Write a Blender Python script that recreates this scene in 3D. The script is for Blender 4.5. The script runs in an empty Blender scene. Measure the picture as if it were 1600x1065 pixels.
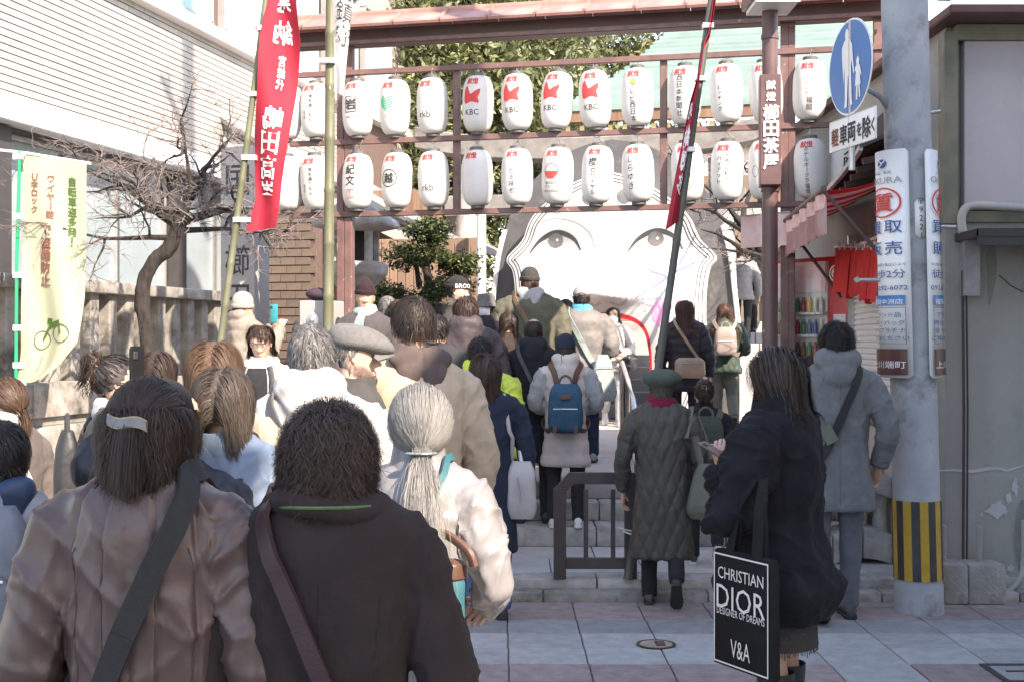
import bpy, bmesh, math, random
import numpy as np
from mathutils import Vector, Matrix, Quaternion
from mathutils.bvhtree import BVHTree
R = math.radians
random.seed(7); rng = np.random.default_rng(7)
scene = bpy.context.scene
COL = scene.collection

# ------------------------------------------------------------------ camera, sky, sun, exposure
F, CX, CY, H = 2005.0, 800.0, 532.5, 1.65
cam_data = bpy.data.cameras.new('camera')
cam_data.sensor_fit = 'HORIZONTAL'; cam_data.sensor_width = 36.0
cam_data.lens = 36.0 * F / 1600.0
cam_data.clip_start = 0.05; cam_data.clip_end = 600
cam = bpy.data.objects.new('camera', cam_data); COL.objects.link(cam)
cam.location = (0, 0, H); cam.rotation_euler = (R(90), 0, 0)
scene.camera = cam

SUN_EL = R(38); SUN_DIR = Vector((.590*math.cos(SUN_EL), -.807*math.cos(SUN_EL), math.sin(SUN_EL)))
world = bpy.data.worlds.new('World'); scene.world = world; world.use_nodes = True
nt = world.node_tree; nt.nodes.clear()
sky = nt.nodes.new('ShaderNodeTexSky'); sky.sky_type = 'NISHITA'; sky.sun_disc = False
sky.sun_elevation = SUN_EL; sky.sun_rotation = math.atan2(SUN_DIR.x, SUN_DIR.y)
sky.air_density = 1.0; sky.dust_density = .7; sky.ozone_density = 1.0
bg = nt.nodes.new('ShaderNodeBackground'); bg.inputs['Strength'].default_value = 0.15
wo = nt.nodes.new('ShaderNodeOutputWorld')
nt.links.new(sky.outputs[0], bg.inputs[0]); nt.links.new(bg.outputs[0], wo.inputs[0])
sl = bpy.data.lights.new('sun', 'SUN'); sl.energy = 3.1; sl.angle = R(0.5); sl.color = (1.0, .93, .84)
sun = bpy.data.objects.new('sun', sl); COL.objects.link(sun)
sun.rotation_euler = SUN_DIR.to_track_quat('Z', 'Y').to_euler()
vs = scene.view_settings
vs.view_transform = 'Standard'; vs.look = 'None'; vs.gamma = 1.0; vs.exposure = 2.0; vs.use_curve_mapping = False
vs.use_white_balance = True; vs.white_balance_temperature = 7500; vs.white_balance_tint = 15
scene.cycles.use_denoising = True
scene.cycles.max_bounces = 8; scene.cycles.diffuse_bounces = 4; scene.cycles.transparent_max_bounces = 6

def W(px, py, d): return Vector(((px-CX)/F*d, d, H-(py-CY)/F*d))
def PX(px, d): return (px-CX)/F*d
def PZ(py, d): return H-(py-CY)/F*d
A0 = math.atan2(.222, .975)
E1 = Vector((math.cos(A0), -math.sin(A0), 0)); E2 = Vector((math.sin(A0), math.cos(A0), 0)); UP = Vector((0, 0, 1))

# ------------------------------------------------------------------ materials
MATS = {}
def M(name, col, col2=None, scale=6, rough=.7, bump=.15, bscale=80, metal=0., sheen=0., stretch=(1,1,1), bstretch=None,
      var=0., spec=.5, coat=0., spots=None, trans=0., emis=None, wave=None, isl=0., bdist=.004, rvar=0., warp=None, world=False):
    if name in MATS: return MATS[name]
    m = bpy.data.materials.new(name); m.use_nodes = True; MATS[name] = m
    n, l = m.node_tree.nodes, m.node_tree.links
    b = n['Principled BSDF']; b.inputs['Roughness'].default_value = rough; b.inputs['Metallic'].default_value = metal
    b.inputs['Specular IOR Level'].default_value = spec
    b.inputs['Coat Weight'].default_value = coat
    b.inputs['Sheen Weight'].default_value = sheen
    tc = n.new('ShaderNodeTexCoord'); mp = n.new('ShaderNodeMapping'); mp.inputs['Scale'].default_value = stretch
    OBJ = n.new('ShaderNodeNewGeometry').outputs['Position'] if world else tc.outputs['Object']
    l.new(OBJ, mp.inputs[0])
    vec = mp.outputs[0]
    c1 = tuple(col)+(1,); c2 = tuple(col2 if col2 else [c*.78 for c in col])+(1,)
    nz = n.new('ShaderNodeTexNoise'); nz.inputs['Scale'].default_value = scale; nz.inputs['Detail'].default_value = 6; nz.inputs['Roughness'].default_value = .62
    l.new(vec, nz.inputs['Vector'])
    rp = n.new('ShaderNodeValToRGB'); rp.color_ramp.elements[0].position = .36; rp.color_ramp.elements[1].position = .64
    rp.color_ramp.elements[0].color = c2; rp.color_ramp.elements[1].color = c1
    l.new(nz.outputs[0], rp.inputs[0]); out = rp.outputs[0]
    def mix(a, bcol, fac_out, mode='MIX'):
        mx = n.new('ShaderNodeMix'); mx.data_type = 'RGBA'; mx.blend_type = mode
        if isinstance(fac_out, float): mx.inputs[0].default_value = fac_out
        else: l.new(fac_out, mx.inputs[0])
        l.new(a, mx.inputs[6])
        if isinstance(bcol, tuple): mx.inputs[7].default_value = bcol
        else: l.new(bcol, mx.inputs[7])
        return mx.outputs[2]
    if spots:   # (colour, scale, threshold, softness)
        s2 = n.new('ShaderNodeTexNoise'); s2.inputs['Scale'].default_value = spots[1]; s2.inputs['Detail'].default_value = 7; s2.inputs['Roughness'].default_value = .7
        l.new(OBJ, s2.inputs['Vector'])
        r2 = n.new('ShaderNodeValToRGB'); r2.color_ramp.elements[0].position = spots[2]; r2.color_ramp.elements[1].position = spots[2]+spots[3]
        l.new(s2.outputs[0], r2.inputs[0]); out = mix(out, tuple(spots[0])+(1,), r2.outputs[0])
    if var or isl:
        src = n.new('ShaderNodeObjectInfo').outputs['Random'] if var else n.new('ShaderNodeNewGeometry').outputs['Random Per Island']
        v = var or isl
        mr = n.new('ShaderNodeMapRange'); mr.inputs[3].default_value = 1-v; mr.inputs[4].default_value = 1+v
        l.new(src, mr.inputs[0])
        hs = n.new('ShaderNodeHueSaturation'); l.new(mr.outputs[0], hs.inputs['Value']); l.new(out, hs.inputs['Color']); out = hs.outputs[0]
    l.new(out, b.inputs['Base Color'])
    if rvar:
        mr = n.new('ShaderNodeMapRange'); mr.inputs[3].default_value = rough-rvar; mr.inputs[4].default_value = rough+rvar
        l.new(nz.outputs[0], mr.inputs[0]); l.new(mr.outputs[0], b.inputs['Roughness'])
    if bump:
        bm_ = n.new('ShaderNodeMapping'); bm_.inputs['Scale'].default_value = bstretch or stretch
        l.new(OBJ, bm_.inputs[0])
        bn = n.new('ShaderNodeTexNoise'); bn.inputs['Scale'].default_value = bscale; bn.inputs['Detail'].default_value = 5
        l.new(bm_.outputs[0], bn.inputs['Vector'])
        bp = n.new('ShaderNodeBump'); bp.inputs['Strength'].default_value = min(1., bump); bp.inputs['Distance'].default_value = bdist
        hgt = bn.outputs[0]
        if wave:  # (direction, scale, weight)
            wv = n.new('ShaderNodeTexWave'); wv.bands_direction = wave[0]; wv.inputs['Scale'].default_value = wave[1]; wv.inputs['Distortion'].default_value = 1.0
            l.new(tc.outputs['Object'], wv.inputs['Vector'])
            ma = n.new('ShaderNodeMath'); ma.operation = 'MULTIPLY_ADD'; ma.inputs[1].default_value = wave[2]
            l.new(wv.outputs['Fac'], ma.inputs[0]); l.new(hgt, ma.inputs[2]); hgt = ma.outputs[0]
        l.new(hgt, bp.inputs['Height']); l.new(bp.outputs[0], b.inputs['Normal'])
        if warp:   # large soft cloth creases: (scale, strength, distance)
            wn = n.new('ShaderNodeTexNoise'); wn.inputs['Scale'].default_value = warp[0]; wn.inputs['Detail'].default_value = 3; wn.inputs['Distortion'].default_value = .5
            wmp = n.new('ShaderNodeMapping'); wmp.inputs['Scale'].default_value = (1, 1, .8); wmp.inputs['Rotation'].default_value = (.3, .5, .2)
            l.new(tc.outputs['Object'], wmp.inputs[0]); l.new(wmp.outputs[0], wn.inputs['Vector'])
            wb = n.new('ShaderNodeBump'); wb.inputs['Strength'].default_value = warp[1]; wb.inputs['Distance'].default_value = warp[2]
            l.new(wn.outputs[0], wb.inputs['Height']); l.new(bp.outputs[0], wb.inputs['Normal']); l.new(wb.outputs[0], b.inputs['Normal'])
    if trans:
        tr = n.new('ShaderNodeBsdfTranslucent'); l.new(out, tr.inputs[0])
        ms = n.new('ShaderNodeMixShader'); ms.inputs[0].default_value = trans
        l.new(b.outputs[0], ms.inputs[1]); l.new(tr.outputs[0], ms.inputs[2]); l.new(ms.outputs[0], n['Material Output'].inputs[0])
    if emis: b.inputs['Emission Color'].default_value = tuple(emis[0])+(1,); b.inputs['Emission Strength'].default_value = emis[1]
    return m
def glass_mat(name, col, rough=.05):
    if name in MATS: return MATS[name]
    m = M(name, col, rough=rough, bump=0, spec=.9, scale=2); return m

# ------------------------------------------------------------------ objects
def link(o, parent=None):
    COL.objects.link(o)
    if parent is not None: o.parent = parent
    return o
def tag(o, label=None, cat=None, group=None, kind=None):
    if label: o['label'] = label
    if cat: o['category'] = cat
    if group: o['group'] = group
    if kind: o['kind'] = kind
    return o
def empty(name, loc=(0,0,0), rz=0., label=None, cat=None, group=None, parent=None):
    o = bpy.data.objects.new(name, None); o.empty_display_size = .1
    link(o, parent); o.location = loc; o.rotation_euler = (0, 0, rz)
    return tag(o, label, cat, group)
def mesh_obj(name, me, parent=None, loc=None, rz=None):
    o = bpy.data.objects.new(name, me); link(o, parent)
    if loc is not None: o.location = loc
    if rz is not None: o.rotation_euler = (0, 0, rz)
    return o
def me_from(verts, faces, mat=None, smooth=False, name='mesh', fmat=None):
    me = bpy.data.meshes.new(name)
    me.from_pydata([tuple(v) for v in verts], [], [tuple(f) for f in faces])
    if mat is not None:
        for m in (mat if isinstance(mat, (list, tuple)) else [mat]): me.materials.append(m)
    if fmat is not None: me.polygons.foreach_set('material_index', np.array(fmat, dtype=np.int32))
    if smooth: me.polygons.foreach_set('use_smooth', np.ones(len(me.polygons), dtype=bool))
    me.update(); return me
def np_mesh(V, Fq, mat, smooth=True, name='mesh'):
    """fast build from numpy: V (n,3), Fq (m,k)"""
    me = bpy.data.meshes.new(name); k = Fq.shape[1]; n = len(Fq)
    me.vertices.add(len(V)); me.vertices.foreach_set('co', np.ascontiguousarray(V, dtype=np.float32).ravel())
    me.loops.add(n*k); me.loops.foreach_set('vertex_index', np.ascontiguousarray(Fq, dtype=np.int32).ravel())
    me.polygons.add(n); me.polygons.foreach_set('loop_start', np.arange(0, n*k, k, dtype=np.int32))
    try: me.polygons.foreach_set('loop_total', np.full(n, k, dtype=np.int32))
    except Exception: pass
    me.materials.append(mat); me.update(calc_edges=True)
    if smooth: me.polygons.foreach_set('use_smooth', np.ones(n, dtype=bool))
    me.validate(); return me

class MB:
    """collects simple shapes into one mesh"""
    def __init__(s): s.v = []; s.f = []; s.m = []; s.cur = 0
    def add(s, vs_, fs):
        o = len(s.v); s.v += [tuple(v) for v in vs_]; s.f += [tuple(i+o for i in f) for f in fs]; s.m += [s.cur]*len(fs); return s
    def box(s, c, size, rz=0., rot=None, taper=1.):
        hx, hy, hz = [q/2 for q in size]; c = Vector(c)
        rm = rot if rot is not None else Matrix.Rotation(rz, 3, 'Z')
        vs_ = []
        for z in (-hz, hz):
            k = taper if z > 0 else 1.
            for x, y in ((-hx,-hy),(hx,-hy),(hx,hy),(-hx,hy)): vs_.append(c + rm @ Vector((x*k, y*k, z)))
        return s.add(vs_, [(3,2,1,0),(4,5,6,7),(0,1,5,4),(1,2,6,5),(2,3,7,6),(3,0,4,7)])
    def tube(s, pts, rad, n=10, cap=True, sx=1., sy=1.):
        pts = [Vector(p) for p in pts]; m = len(pts)
        rad = [rad]*m if isinstance(rad, (int, float)) else rad
        tang = [(pts[min(i+1, m-1)]-pts[max(i-1, 0)]).normalized() for i in range(m)]
        t0 = tang[0]; ref = Vector((0,0,1)) if abs(t0.z) < .9 else Vector((0,1,0))
        u = t0.cross(ref).normalized(); vs_ = []
        for i in range(m):
            t = tang[i]; u = (u - t*u.dot(t)).normalized(); w = t.cross(u)
            for k in range(n):
                a = 2*math.pi*k/n; vs_.append(pts[i] + (u*math.cos(a)*sx + w*math.sin(a)*sy)*rad[i])
        fs = [(i*n+k, i*n+(k+1)%n, (i+1)*n+(k+1)%n, (i+1)*n+k) for i in range(m-1) for k in range(n)]
        if cap: fs += [tuple(range(n))[::-1], tuple(range((m-1)*n, m*n))]
        return s.add(vs_, fs)
    def lathe(s, prof, c=(0,0,0), n=24, sx=1., sy=1., a0=0.):
        c = Vector(c); vs_ = []; m = len(prof)
        for r, z in prof:
            for k in range(n):
                a = a0+2*math.pi*k/n; vs_.append(c + Vector((r*math.cos(a)*sx, r*math.sin(a)*sy, z)))
        fs = [(i*n+k, i*n+(k+1)%n, (i+1)*n+(k+1)%n, (i+1)*n+k) for i in range(m-1) for k in range(n)]
        if prof[0][0] > 1e-5: fs.append(tuple(range(n))[::-1])
        if prof[-1][0] > 1e-5: fs.append(tuple(range((m-1)*n, m*n)))
        return s.add(vs_, fs)
    def loft(s, rings, cap=True):
        n = len(rings[0]); m = len(rings); vs_ = [p for r in rings for p in r]
        fs = [(i*n+k, i*n+(k+1)%n, (i+1)*n+(k+1)%n, (i+1)*n+k) for i in range(m-1) for k in range(n)]
        if cap: fs += [tuple(range(n))[::-1], tuple(range((m-1)*n, m*n))]
        return s.add(vs_, fs)
    def prism(s, poly, O, U, V, depth):
        """poly in (u,v) on plane O,U,V, extruded along depth vector"""
        O, U, V, D = Vector(O), Vector(U), Vector(V), Vector(depth)
        a = [O+U*p[0]+V*p[1] for p in poly]; n = len(a); vs_ = a + [p+D for p in a]
        return s.add(vs_, [tuple(range(n))[::-1], tuple(range(n, 2*n))] + [(i, (i+1)%n, n+(i+1)%n, n+i) for i in range(n)])
    def grid(s, fn, nu, nv):
        vs_ = [fn(i/nu, j/nv) for j in range(nv+1) for i in range(nu+1)]
        return s.add(vs_, [(j*(nu+1)+i, j*(nu+1)+i+1, (j+1)*(nu+1)+i+1, (j+1)*(nu+1)+i) for j in range(nv) for i in range(nu)])
    def mesh(s, mat, smooth=False, bevel=0., seg=2, weld=False, solid=0., autosm=False):
        me = me_from(s.v, s.f, mat, smooth, fmat=s.m)
        bm = bmesh.new(); bm.from_mesh(me)
        if weld: bmesh.ops.remove_doubles(bm, verts=bm.verts, dist=1e-5)
        bmesh.ops.recalc_face_normals(bm, faces=bm.faces)
        if solid: bmesh.ops.solidify(bm, geom=bm.faces[:], thickness=solid)
        if bevel:
            ed = [e for e in bm.edges if len(e.link_faces) == 2 and e.calc_face_angle(0) > .5]
            bmesh.ops.bevel(bm, geom=ed, offset=bevel, segments=seg, affect='EDGES', profile=.5)
            if seg > 1:
                for f in bm.faces: f.smooth = True
        bm.to_mesh(me); bm.free()
        if smooth or (bevel and seg > 1):
            me.polygons.foreach_set('use_smooth', np.ones(len(me.polygons), dtype=bool))
            me.set_sharp_from_angle(angle=R(42))
        return me
    def build(s, name, mat, parent=None, smooth=False, loc=None, rz=None, **k):
        return mesh_obj(name, s.mesh(mat, smooth, **k), parent, loc, rz)

def simple_box(name, c, size, mat, parent=None, rz=0., bevel=0.006, seg=1):
    c = Vector(c); b = MB().box((0,0,0), size)
    return b.build(name, mat, parent, loc=c, rz=rz, bevel=bevel, seg=seg)

# ------------------------------------------------------------------ lettering
_GL = {}
BOLD = ((.0,.0),(.022,.0),(-.022,.0),(.0,.022),(.0,-.022))
def glyph(ch, off=0.):
    if off > .009:      # heavy lettering: shifted copies instead of an outline offset
        V, Fc = glyph(ch, .006); k = min(1., off/.016)
        return [(V+np.array(b_)*k, Fc) for b_ in BOLD]
    key = (ch, off)
    if key in _GL: return _GL[key]
    cu = bpy.data.curves.new('t', 'FONT'); cu.body = ch; cu.size = 1.0; cu.align_x = 'CENTER'; cu.align_y = 'CENTER'
    cu.resolution_u = 2; cu.offset = off; cu.fill_mode = 'FRONT'
    o = bpy.data.objects.new('t', cu); COL.objects.link(o)
    dg = bpy.context.evaluated_depsgraph_get(); me = bpy.data.meshes.new_from_object(o.evaluated_get(dg))
    bm = bmesh.new(); bm.from_mesh(me); bmesh.ops.triangulate(bm, faces=bm.faces)
    V = np.array([v.co[:2] for v in bm.verts]) if len(bm.verts) else np.zeros((0,2))
    Fc = [tuple(v.index for v in f.verts) for f in bm.faces]; bm.free()
    if len(V):
        lo, hi = V.min(0), V.max(0)
        if len(ch) == 1 and ord(ch) > 0x2000 and ch not in 'ー・':
            V = V-(lo+hi)/2
            if ord(ch) > 0x4e00: V = V*(.92/max(hi-lo))
        else: V = V-np.array([(lo[0]+hi[0])/2, 0])
    bpy.data.objects.remove(o); bpy.data.curves.remove(cu); bpy.data.meshes.remove(me)
    _GL[key] = (V, Fc); return V, Fc
def vtext(s_, size, pitch=1.06, off=.0, wide=1., slant=0.):
    """vertical column centred on (0,0) reading downwards -> list of (V,F)"""
    out = []; n = len(s_)
    for i, ch in enumerate(s_):
        if ch == ' ': continue
        gl_ = glyph(ch, off)
        for V, Fc in (gl_ if isinstance(gl_, list) else [gl_]):
            V = V.copy()
            if ch == 'ー': V = V[:, ::-1]*np.array([1, -1])
            V[:, 0] += V[:, 1]*slant
            V = V*np.array([size*wide, size]); V[:, 1] += ((n-1)/2-i)*size*pitch
            out.append((V, Fc))
    return out
def htext(s_, size, off=0., wide=1.):
    gl_ = glyph(s_, off); return [(V*np.array([size*wide, size]), Fc) for V, Fc in (gl_ if isinstance(gl_, list) else [gl_])]
def shift(parts, dx, dy): return [(V+np.array([dx, dy]), Fc) for V, Fc in parts]
def ring2d(r, w, n=28, sx=1., sy=1.):
    V = [(math.cos(2*math.pi*k/n)*q*sx, math.sin(2*math.pi*k/n)*q*sy) for q in (r, r-w) for k in range(n)]
    return [(np.array(V), [(k, (k+1)%n, n+(k+1)%n, n+k) for k in range(n)])]
def disc2d(r, n=24, sx=1., sy=1.):
    V = [(math.cos(2*math.pi*k/n)*r*sx, math.sin(2*math.pi*k/n)*r*sy) for k in range(n)]
    return [(np.array(V), [tuple(range(n))])]
def poly2d(pts): return [(np.array(pts, float), [tuple(range(len(pts)))])]
def rect2d(w, h): return poly2d([(-w/2,-h/2),(w/2,-h/2),(w/2,h/2),(-w/2,h/2)])
def frame2d(w, h, t):
    V = [(-w/2,-h/2),(w/2,-h/2),(w/2,h/2),(-w/2,h/2),(-w/2+t,-h/2+t),(w/2-t,-h/2+t),(w/2-t,h/2-t),(-w/2+t,h/2-t)]
    return [(np.array(V), [(k,(k+1)%4,4+(k+1)%4,4+k) for k in range(4)])]
def stroke2d(pts, w):
    """polyline with per-point half width"""
    P = np.array(pts, float); T = np.gradient(P, axis=0); T /= np.linalg.norm(T, axis=1)[:, None]+1e-9
    N = np.stack([-T[:,1], T[:,0]], 1); w = np.broadcast_to(np.array(w, float), (len(P),))[:, None]
    V = np.concatenate([P+N*w, P-N*w]); n = len(P)
    return [(V, [(k, k+1, n+k+1, n+k) for k in range(n-1)])]
def flat_decal(name, parts, mat, O, U, V, parent, off=.003, fn=None):
    """2-D shapes laid on plane (O,U,V) or through fn(u,v)->point"""
    O, U, V = Vector(O), Vector(U), Vector(V); N = U.cross(V).normalized()*off
    vs_, fs = [], []
    for j, (P, Fc) in enumerate(parts):
        o = len(vs_); e = .0003*(j%5)
        for p in P: vs_.append(fn(p[0], p[1], e) if fn else O+U*float(p[0])+V*float(p[1])+N*(1+e/max(off,1e-4)))
        fs += [tuple(i+o for i in f) for f in Fc]
    if not fs: return None
    return mesh_obj(name, me_from(vs_, fs, mat), parent)
def cut2d(parts, step, step_v=None):
    """slice 2-D shapes by a lattice so that they can be draped"""
    if len(parts) > 1: return [q for p_ in parts for q in cut2d([p_], step, step_v)]
    bm = bmesh.new()
    for P, Fc in parts:
        vv = [bm.verts.new((p[0], p[1], 0)) for p in P]
        for f in Fc:
            try: bm.faces.new([vv[i] for i in f])
            except ValueError: pass
    if not bm.verts: bm.free(); return parts
    xs = [v.co.x for v in bm.verts]; ys = [v.co.y for v in bm.verts]
    for ax, lo, hi, st in ((0, min(xs), max(xs), step), (1, min(ys), max(ys), step_v)):
        if not st: continue
        k = math.ceil(lo/st)
        while k*st < hi:
            co = [0,0,0]; no = [0,0,0]; co[ax] = k*st; no[ax] = 1
            bmesh.ops.bisect_plane(bm, geom=bm.verts[:]+bm.edges[:]+bm.faces[:], plane_co=co, plane_no=no); k += 1
    bmesh.ops.triangulate(bm, faces=[f for f in bm.faces if len(f.verts) > 4])
    bm.verts.index_update()
    out = [(np.array([v.co[:2] for v in bm.verts]), [tuple(v.index for v in f.verts) for f in bm.faces])]
    bm.free(); return out
def fill2d(outer, holes=()):
    """polygon with holes -> triangulated 2-D parts"""
    cu = bpy.data.curves.new('p', 'CURVE'); cu.dimensions = '2D'; cu.fill_mode = 'BOTH'
    for loop in [outer, *holes]:
        sp = cu.splines.new('POLY'); sp.points.add(len(loop)-1); sp.use_cyclic_u = True
        for q, p in zip(sp.points, loop): q.co = (p[0], p[1], 0, 1)
    o = bpy.data.objects.new('p', cu); COL.objects.link(o)
    me = bpy.data.meshes.new_from_object(o.evaluated_get(bpy.context.evaluated_depsgraph_get()))
    V = np.array([v.co[:2] for v in me.vertices]); Fc = [tuple(p.vertices) for p in me.polygons]
    bpy.data.objects.remove(o); bpy.data.curves.remove(cu); bpy.data.meshes.remove(me)
    return [(V, Fc)]
def spline(pts, n=8, closed=False):
    P = [np.array(p, float) for p in pts]; m = len(P); out = []
    rngi = range(m) if closed else range(m-1)
    for i in rngi:
        if closed: p0, p1, p2, p3 = P[(i-1)%m], P[i], P[(i+1)%m], P[(i+2)%m]
        else: p0, p1, p2, p3 = P[max(i-1,0)], P[i], P[i+1], P[min(i+2,m-1)]
        for k in range(n):
            t = k/n; out.append(.5*((2*p1)+(-p0+p2)*t+(2*p0-5*p1+4*p2-p3)*t*t+(-p0+3*p1-3*p2+p3)*t**3))
    if not closed: out.append(P[-1])
    return out
def vnoise(P, seed=0):
    """smooth 3-D value noise in [-1,1] for an (n,3) array"""
    P = np.asarray(P, float)+seed*17.31; i = np.floor(P).astype(np.int64); f = P-i; f = f*f*(3-2*f); r = 0
    for dx in (0,1):
        for dy in (0,1):
            for dz in (0,1):
                h = (i[:,0]+dx)*374761393+(i[:,1]+dy)*668265263+(i[:,2]+dz)*2147483647+seed*1274126177
                h = (h ^ (h >> 13))*1274126177; h = (h ^ (h >> 16)) & 0xffff
                w = (f[:,0] if dx else 1-f[:,0])*(f[:,1] if dy else 1-f[:,1])*(f[:,2] if dz else 1-f[:,2])
                r = r+w*(h/32767.5-1)
    return r
# ------------------------------------------------------------------ shared materials
m_stone = M('granite', (.42,.40,.38), (.27,.26,.25), 9, .85, .35, 120, spots=((.12,.115,.10), 2.6, .56, .16), world=True, var=.10)
m_stone_l = M('pale_granite', (.36,.355,.35), (.26,.26,.26), 160, .8, .3, 140, spots=((.19,.185,.175), 2.2, .56, .2), world=True, var=.06)
m_old = M('weathered_stone', (.36,.34,.31), (.20,.19,.17), 5, .9, .5, 60, spots=((.07,.068,.06), 2.1, .50, .17), world=True, var=.14)
m_white = M('white_paint', (.80,.80,.79), (.74,.74,.72), 4, .5, .08, 60)
m_black = M('black_paint', (.035,.033,.034), (.055,.05,.05), 9, .5, .2, 60)
m_ink = M('black_ink', (.03,.03,.032), (.05,.05,.05), 30, .7, 0)
m_redink = M('red_ink', (.62,.06,.06), (.55,.05,.05), 30, .7, 0)
m_steel = M('galvanised_steel', (.50,.50,.51), (.38,.38,.40), 12, .42, .1, 80, metal=.7)
m_chrome = M('polished_steel', (.75,.75,.76), (.65,.65,.66), 12, .18, .03, 80, metal=1.)
m_rust = M('brown_painted_steel', (.175,.095,.085), (.115,.065,.06), 7, .55, .25, 70, spots=((.34,.26,.23), 16, .63, .05))
m_dkbrown = M('dark_brown_steel', (.10,.055,.055), (.075,.045,.045), 6, .5, .15, 70)
m_wood = M('brown_wood', (.22,.13,.08), (.13,.075,.05), 7, .75, .35, 40, stretch=(1,1,.12))
m_dark = M('dark_interior', (.03,.028,.027), (.045,.04,.04), 4, .9, 0)
m_green = M('green_ink', (.02,.45,.25), (.02,.40,.22), 30, .7, 0)
m_grey_ink = M('grey_ink', (.30,.30,.30), (.25,.25,.25), 30, .7, 0)
m_glass = M('window_glass', (.30,.36,.38), (.24,.29,.31), .7, .08, .05, 3, spec=.8, bdist=.02)

# ------------------------------------------------------------------ street
street = MB().box((0,-16,-.27), (90, 48.3, .5)).build('street', M('mortar', (.27,.265,.26), (.20,.195,.19), 30, .9, .4, 150))
tag(street, kind='structure')
gs = dict(scale=11, rough=.82, bump=.35, bscale=260, var=.10, bdist=.002, world=True)
pv = {'red': M('red_granite', (.31,.25,.245), (.22,.175,.17), spots=((.15,.13,.13), 75, .60, .08), **gs), 'grey': M('grey_granite', (.285,.285,.285), (.21,.21,.215), spots=((.16,.16,.16), 75, .60, .08), **gs),
      'pale': M('light_granite', (.38,.38,.375), (.29,.29,.29), spots=((.22,.215,.21), 75, .60, .08), **gs)}
PW, PD = .41, .345
pm = {}
for k, m in pv.items():
    pm[k] = MB().box((0,0,-.03), (PW-.007, PD-.007, .06)).mesh(m, bevel=.004, seg=1)
rows = ['red', 'grey', 'pale', 'pale', 'red', 'pale', 'grey', 'red']
for r in range(8):
    for c in range(-9, 12):
        kind = rows[r]
        if r == 4 and random.random() < .22: kind = 'pale'
        if r == 0 and random.random() < .15: kind = 'grey'
        x = -.03+PW*c+PW/2+.03*(r/8)
        o = mesh_obj('paver', pm[kind], street, (x, 7.955-.01-PD*(r+.5), .0+random.uniform(-.0015,.0015)))
        o.rotation_euler = (random.uniform(-.003,.003), random.uniform(-.003,.003), random.choice((0, math.pi)))
for c in range(-9, 12):
    mesh_obj('paver', MB().box((0,0,-.03), (PW-.007, .168, .06)).mesh(pv['red'], bevel=.004, seg=1), street, (-.03+PW*c+PW/2, 8.035, 0))
# covers set in the paving
mc = empty('manhole_cover', W(1025, 1007, 2005*1.65/474.5)+Vector((0,0,0)), label='small round brass edged valve cover set in the pale pavers', cat='manhole cover')
mc.location.z = .002
MB().lathe([(.105,0),(.108,.006),(.094,.007),(.092,.003),(0,.003)], n=32).build('rim', M('old_brass', (.16,.11,.06), (.09,.065,.04), 20, .5, .3, 90, metal=.6), mc, smooth=True)
MB().lathe([(.090,.002),(.088,.006),(0,.006)], n=32).build('disc', M('worn_tan', (.38,.32,.26), (.25,.21,.17), 15, .7, .3, 90), mc)
MB().box((.022,0,.008),(.05,.11,.004)).build('plate', m_dkbrown, mc)
flat_decal('lettering', shift(vtext('仕切', .03), .022, 0), m_grey_ink, (0,0,.0105), (1,0,0), (0,1,0), mc, .001)
dc = empty('drain_cover', (2.56, 6.36, .002), 0, 'square steel framed drain cover by the pavement edge', 'drain cover')
b = MB()
for x, y, sx, sy in ((0,.16,.36,.035),(0,-.16,.36,.035),(.165,0,.03,.29),(-.165,0,.03,.29)): b.box((x,y,.004),(sx,sy,.008))
b.build('frame', m_black, dc); MB().box((0,0,.002),(.3,.285,.006)).build('lid', m_stone_l, dc)
MB().box((0,.03,.0065),(.2,.02,.004)).build('handle_slot', m_black, dc)

# ------------------------------------------------------------------ kerb, landing, steps, terrace
kerb = MB().box((-.5, 8.32, -.02), (13, .28, .1)).build('kerb', m_stone); tag(kerb, kind='structure')
x = -6.6
while x < 5.2:
    L = random.uniform(.85, 1.15)
    for (y0, y1, zt, hh) in ((8.13, 8.29, .058, .12), (8.27, 8.50, .118, .1)):
        dx = .35 if zt > .1 else 0
        o = MB().box((0,0,0), (L-.008, y1-y0, hh)).build('kerb_stone', m_old if zt < .1 else m_stone, kerb, loc=(x+L/2+dx, (y0+y1)/2, zt-hh/2), bevel=.009, seg=2)
        o.rotation_euler = (random.uniform(-.004,.004), random.uniform(-.003,.003), 0)
    x += L
landing = MB().box((-.5, 9.05, .045), (13, 1.1, .1)).build('landing', m_stone); tag(landing, kind='structure')
m_slab = M('worn_slab', (.50,.485,.47), (.40,.385,.375), 3.5, .85, .3, 120, spots=((.28,.26,.25), 2.2, .55, .25), world=True, var=.10)
for r, (y0, y1) in enumerate(((8.505, 9.05), (9.055, 9.56))):
    x = -6.5+.3*r
    while x < 3.0:
        L = random.uniform(.55, .8)
        MB().box((0,0,-.03), (L-.008, y1-y0-.008, .06)).build('slab', m_slab, landing, loc=(x+L/2, (y0+y1)/2, .121+random.uniform(-.001,.002)), bevel=.005, seg=1); x += L
steps = MB().box((-.45, 9.95, .02), (5.3, .66, .2)).build('steps', m_old); tag(steps, kind='structure')
for zt, y0, y1 in ((.26, 9.56, 9.975), (.40, 9.97, 10.205), (.54, 10.2, 10.6)):
    x = -3.1+random.random()*.3
    while x < 2.3:
        L = random.uniform(.9, 1.4)
        MB().box((0,0,-.07), (L-.006, y1-y0, .142)).build('step_stone', m_stone if zt < .5 else m_stone_l, steps, loc=(x+L/2, (y0+y1)/2, zt+random.uniform(-.002,.001)), bevel=.012, seg=2); x += L
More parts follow.
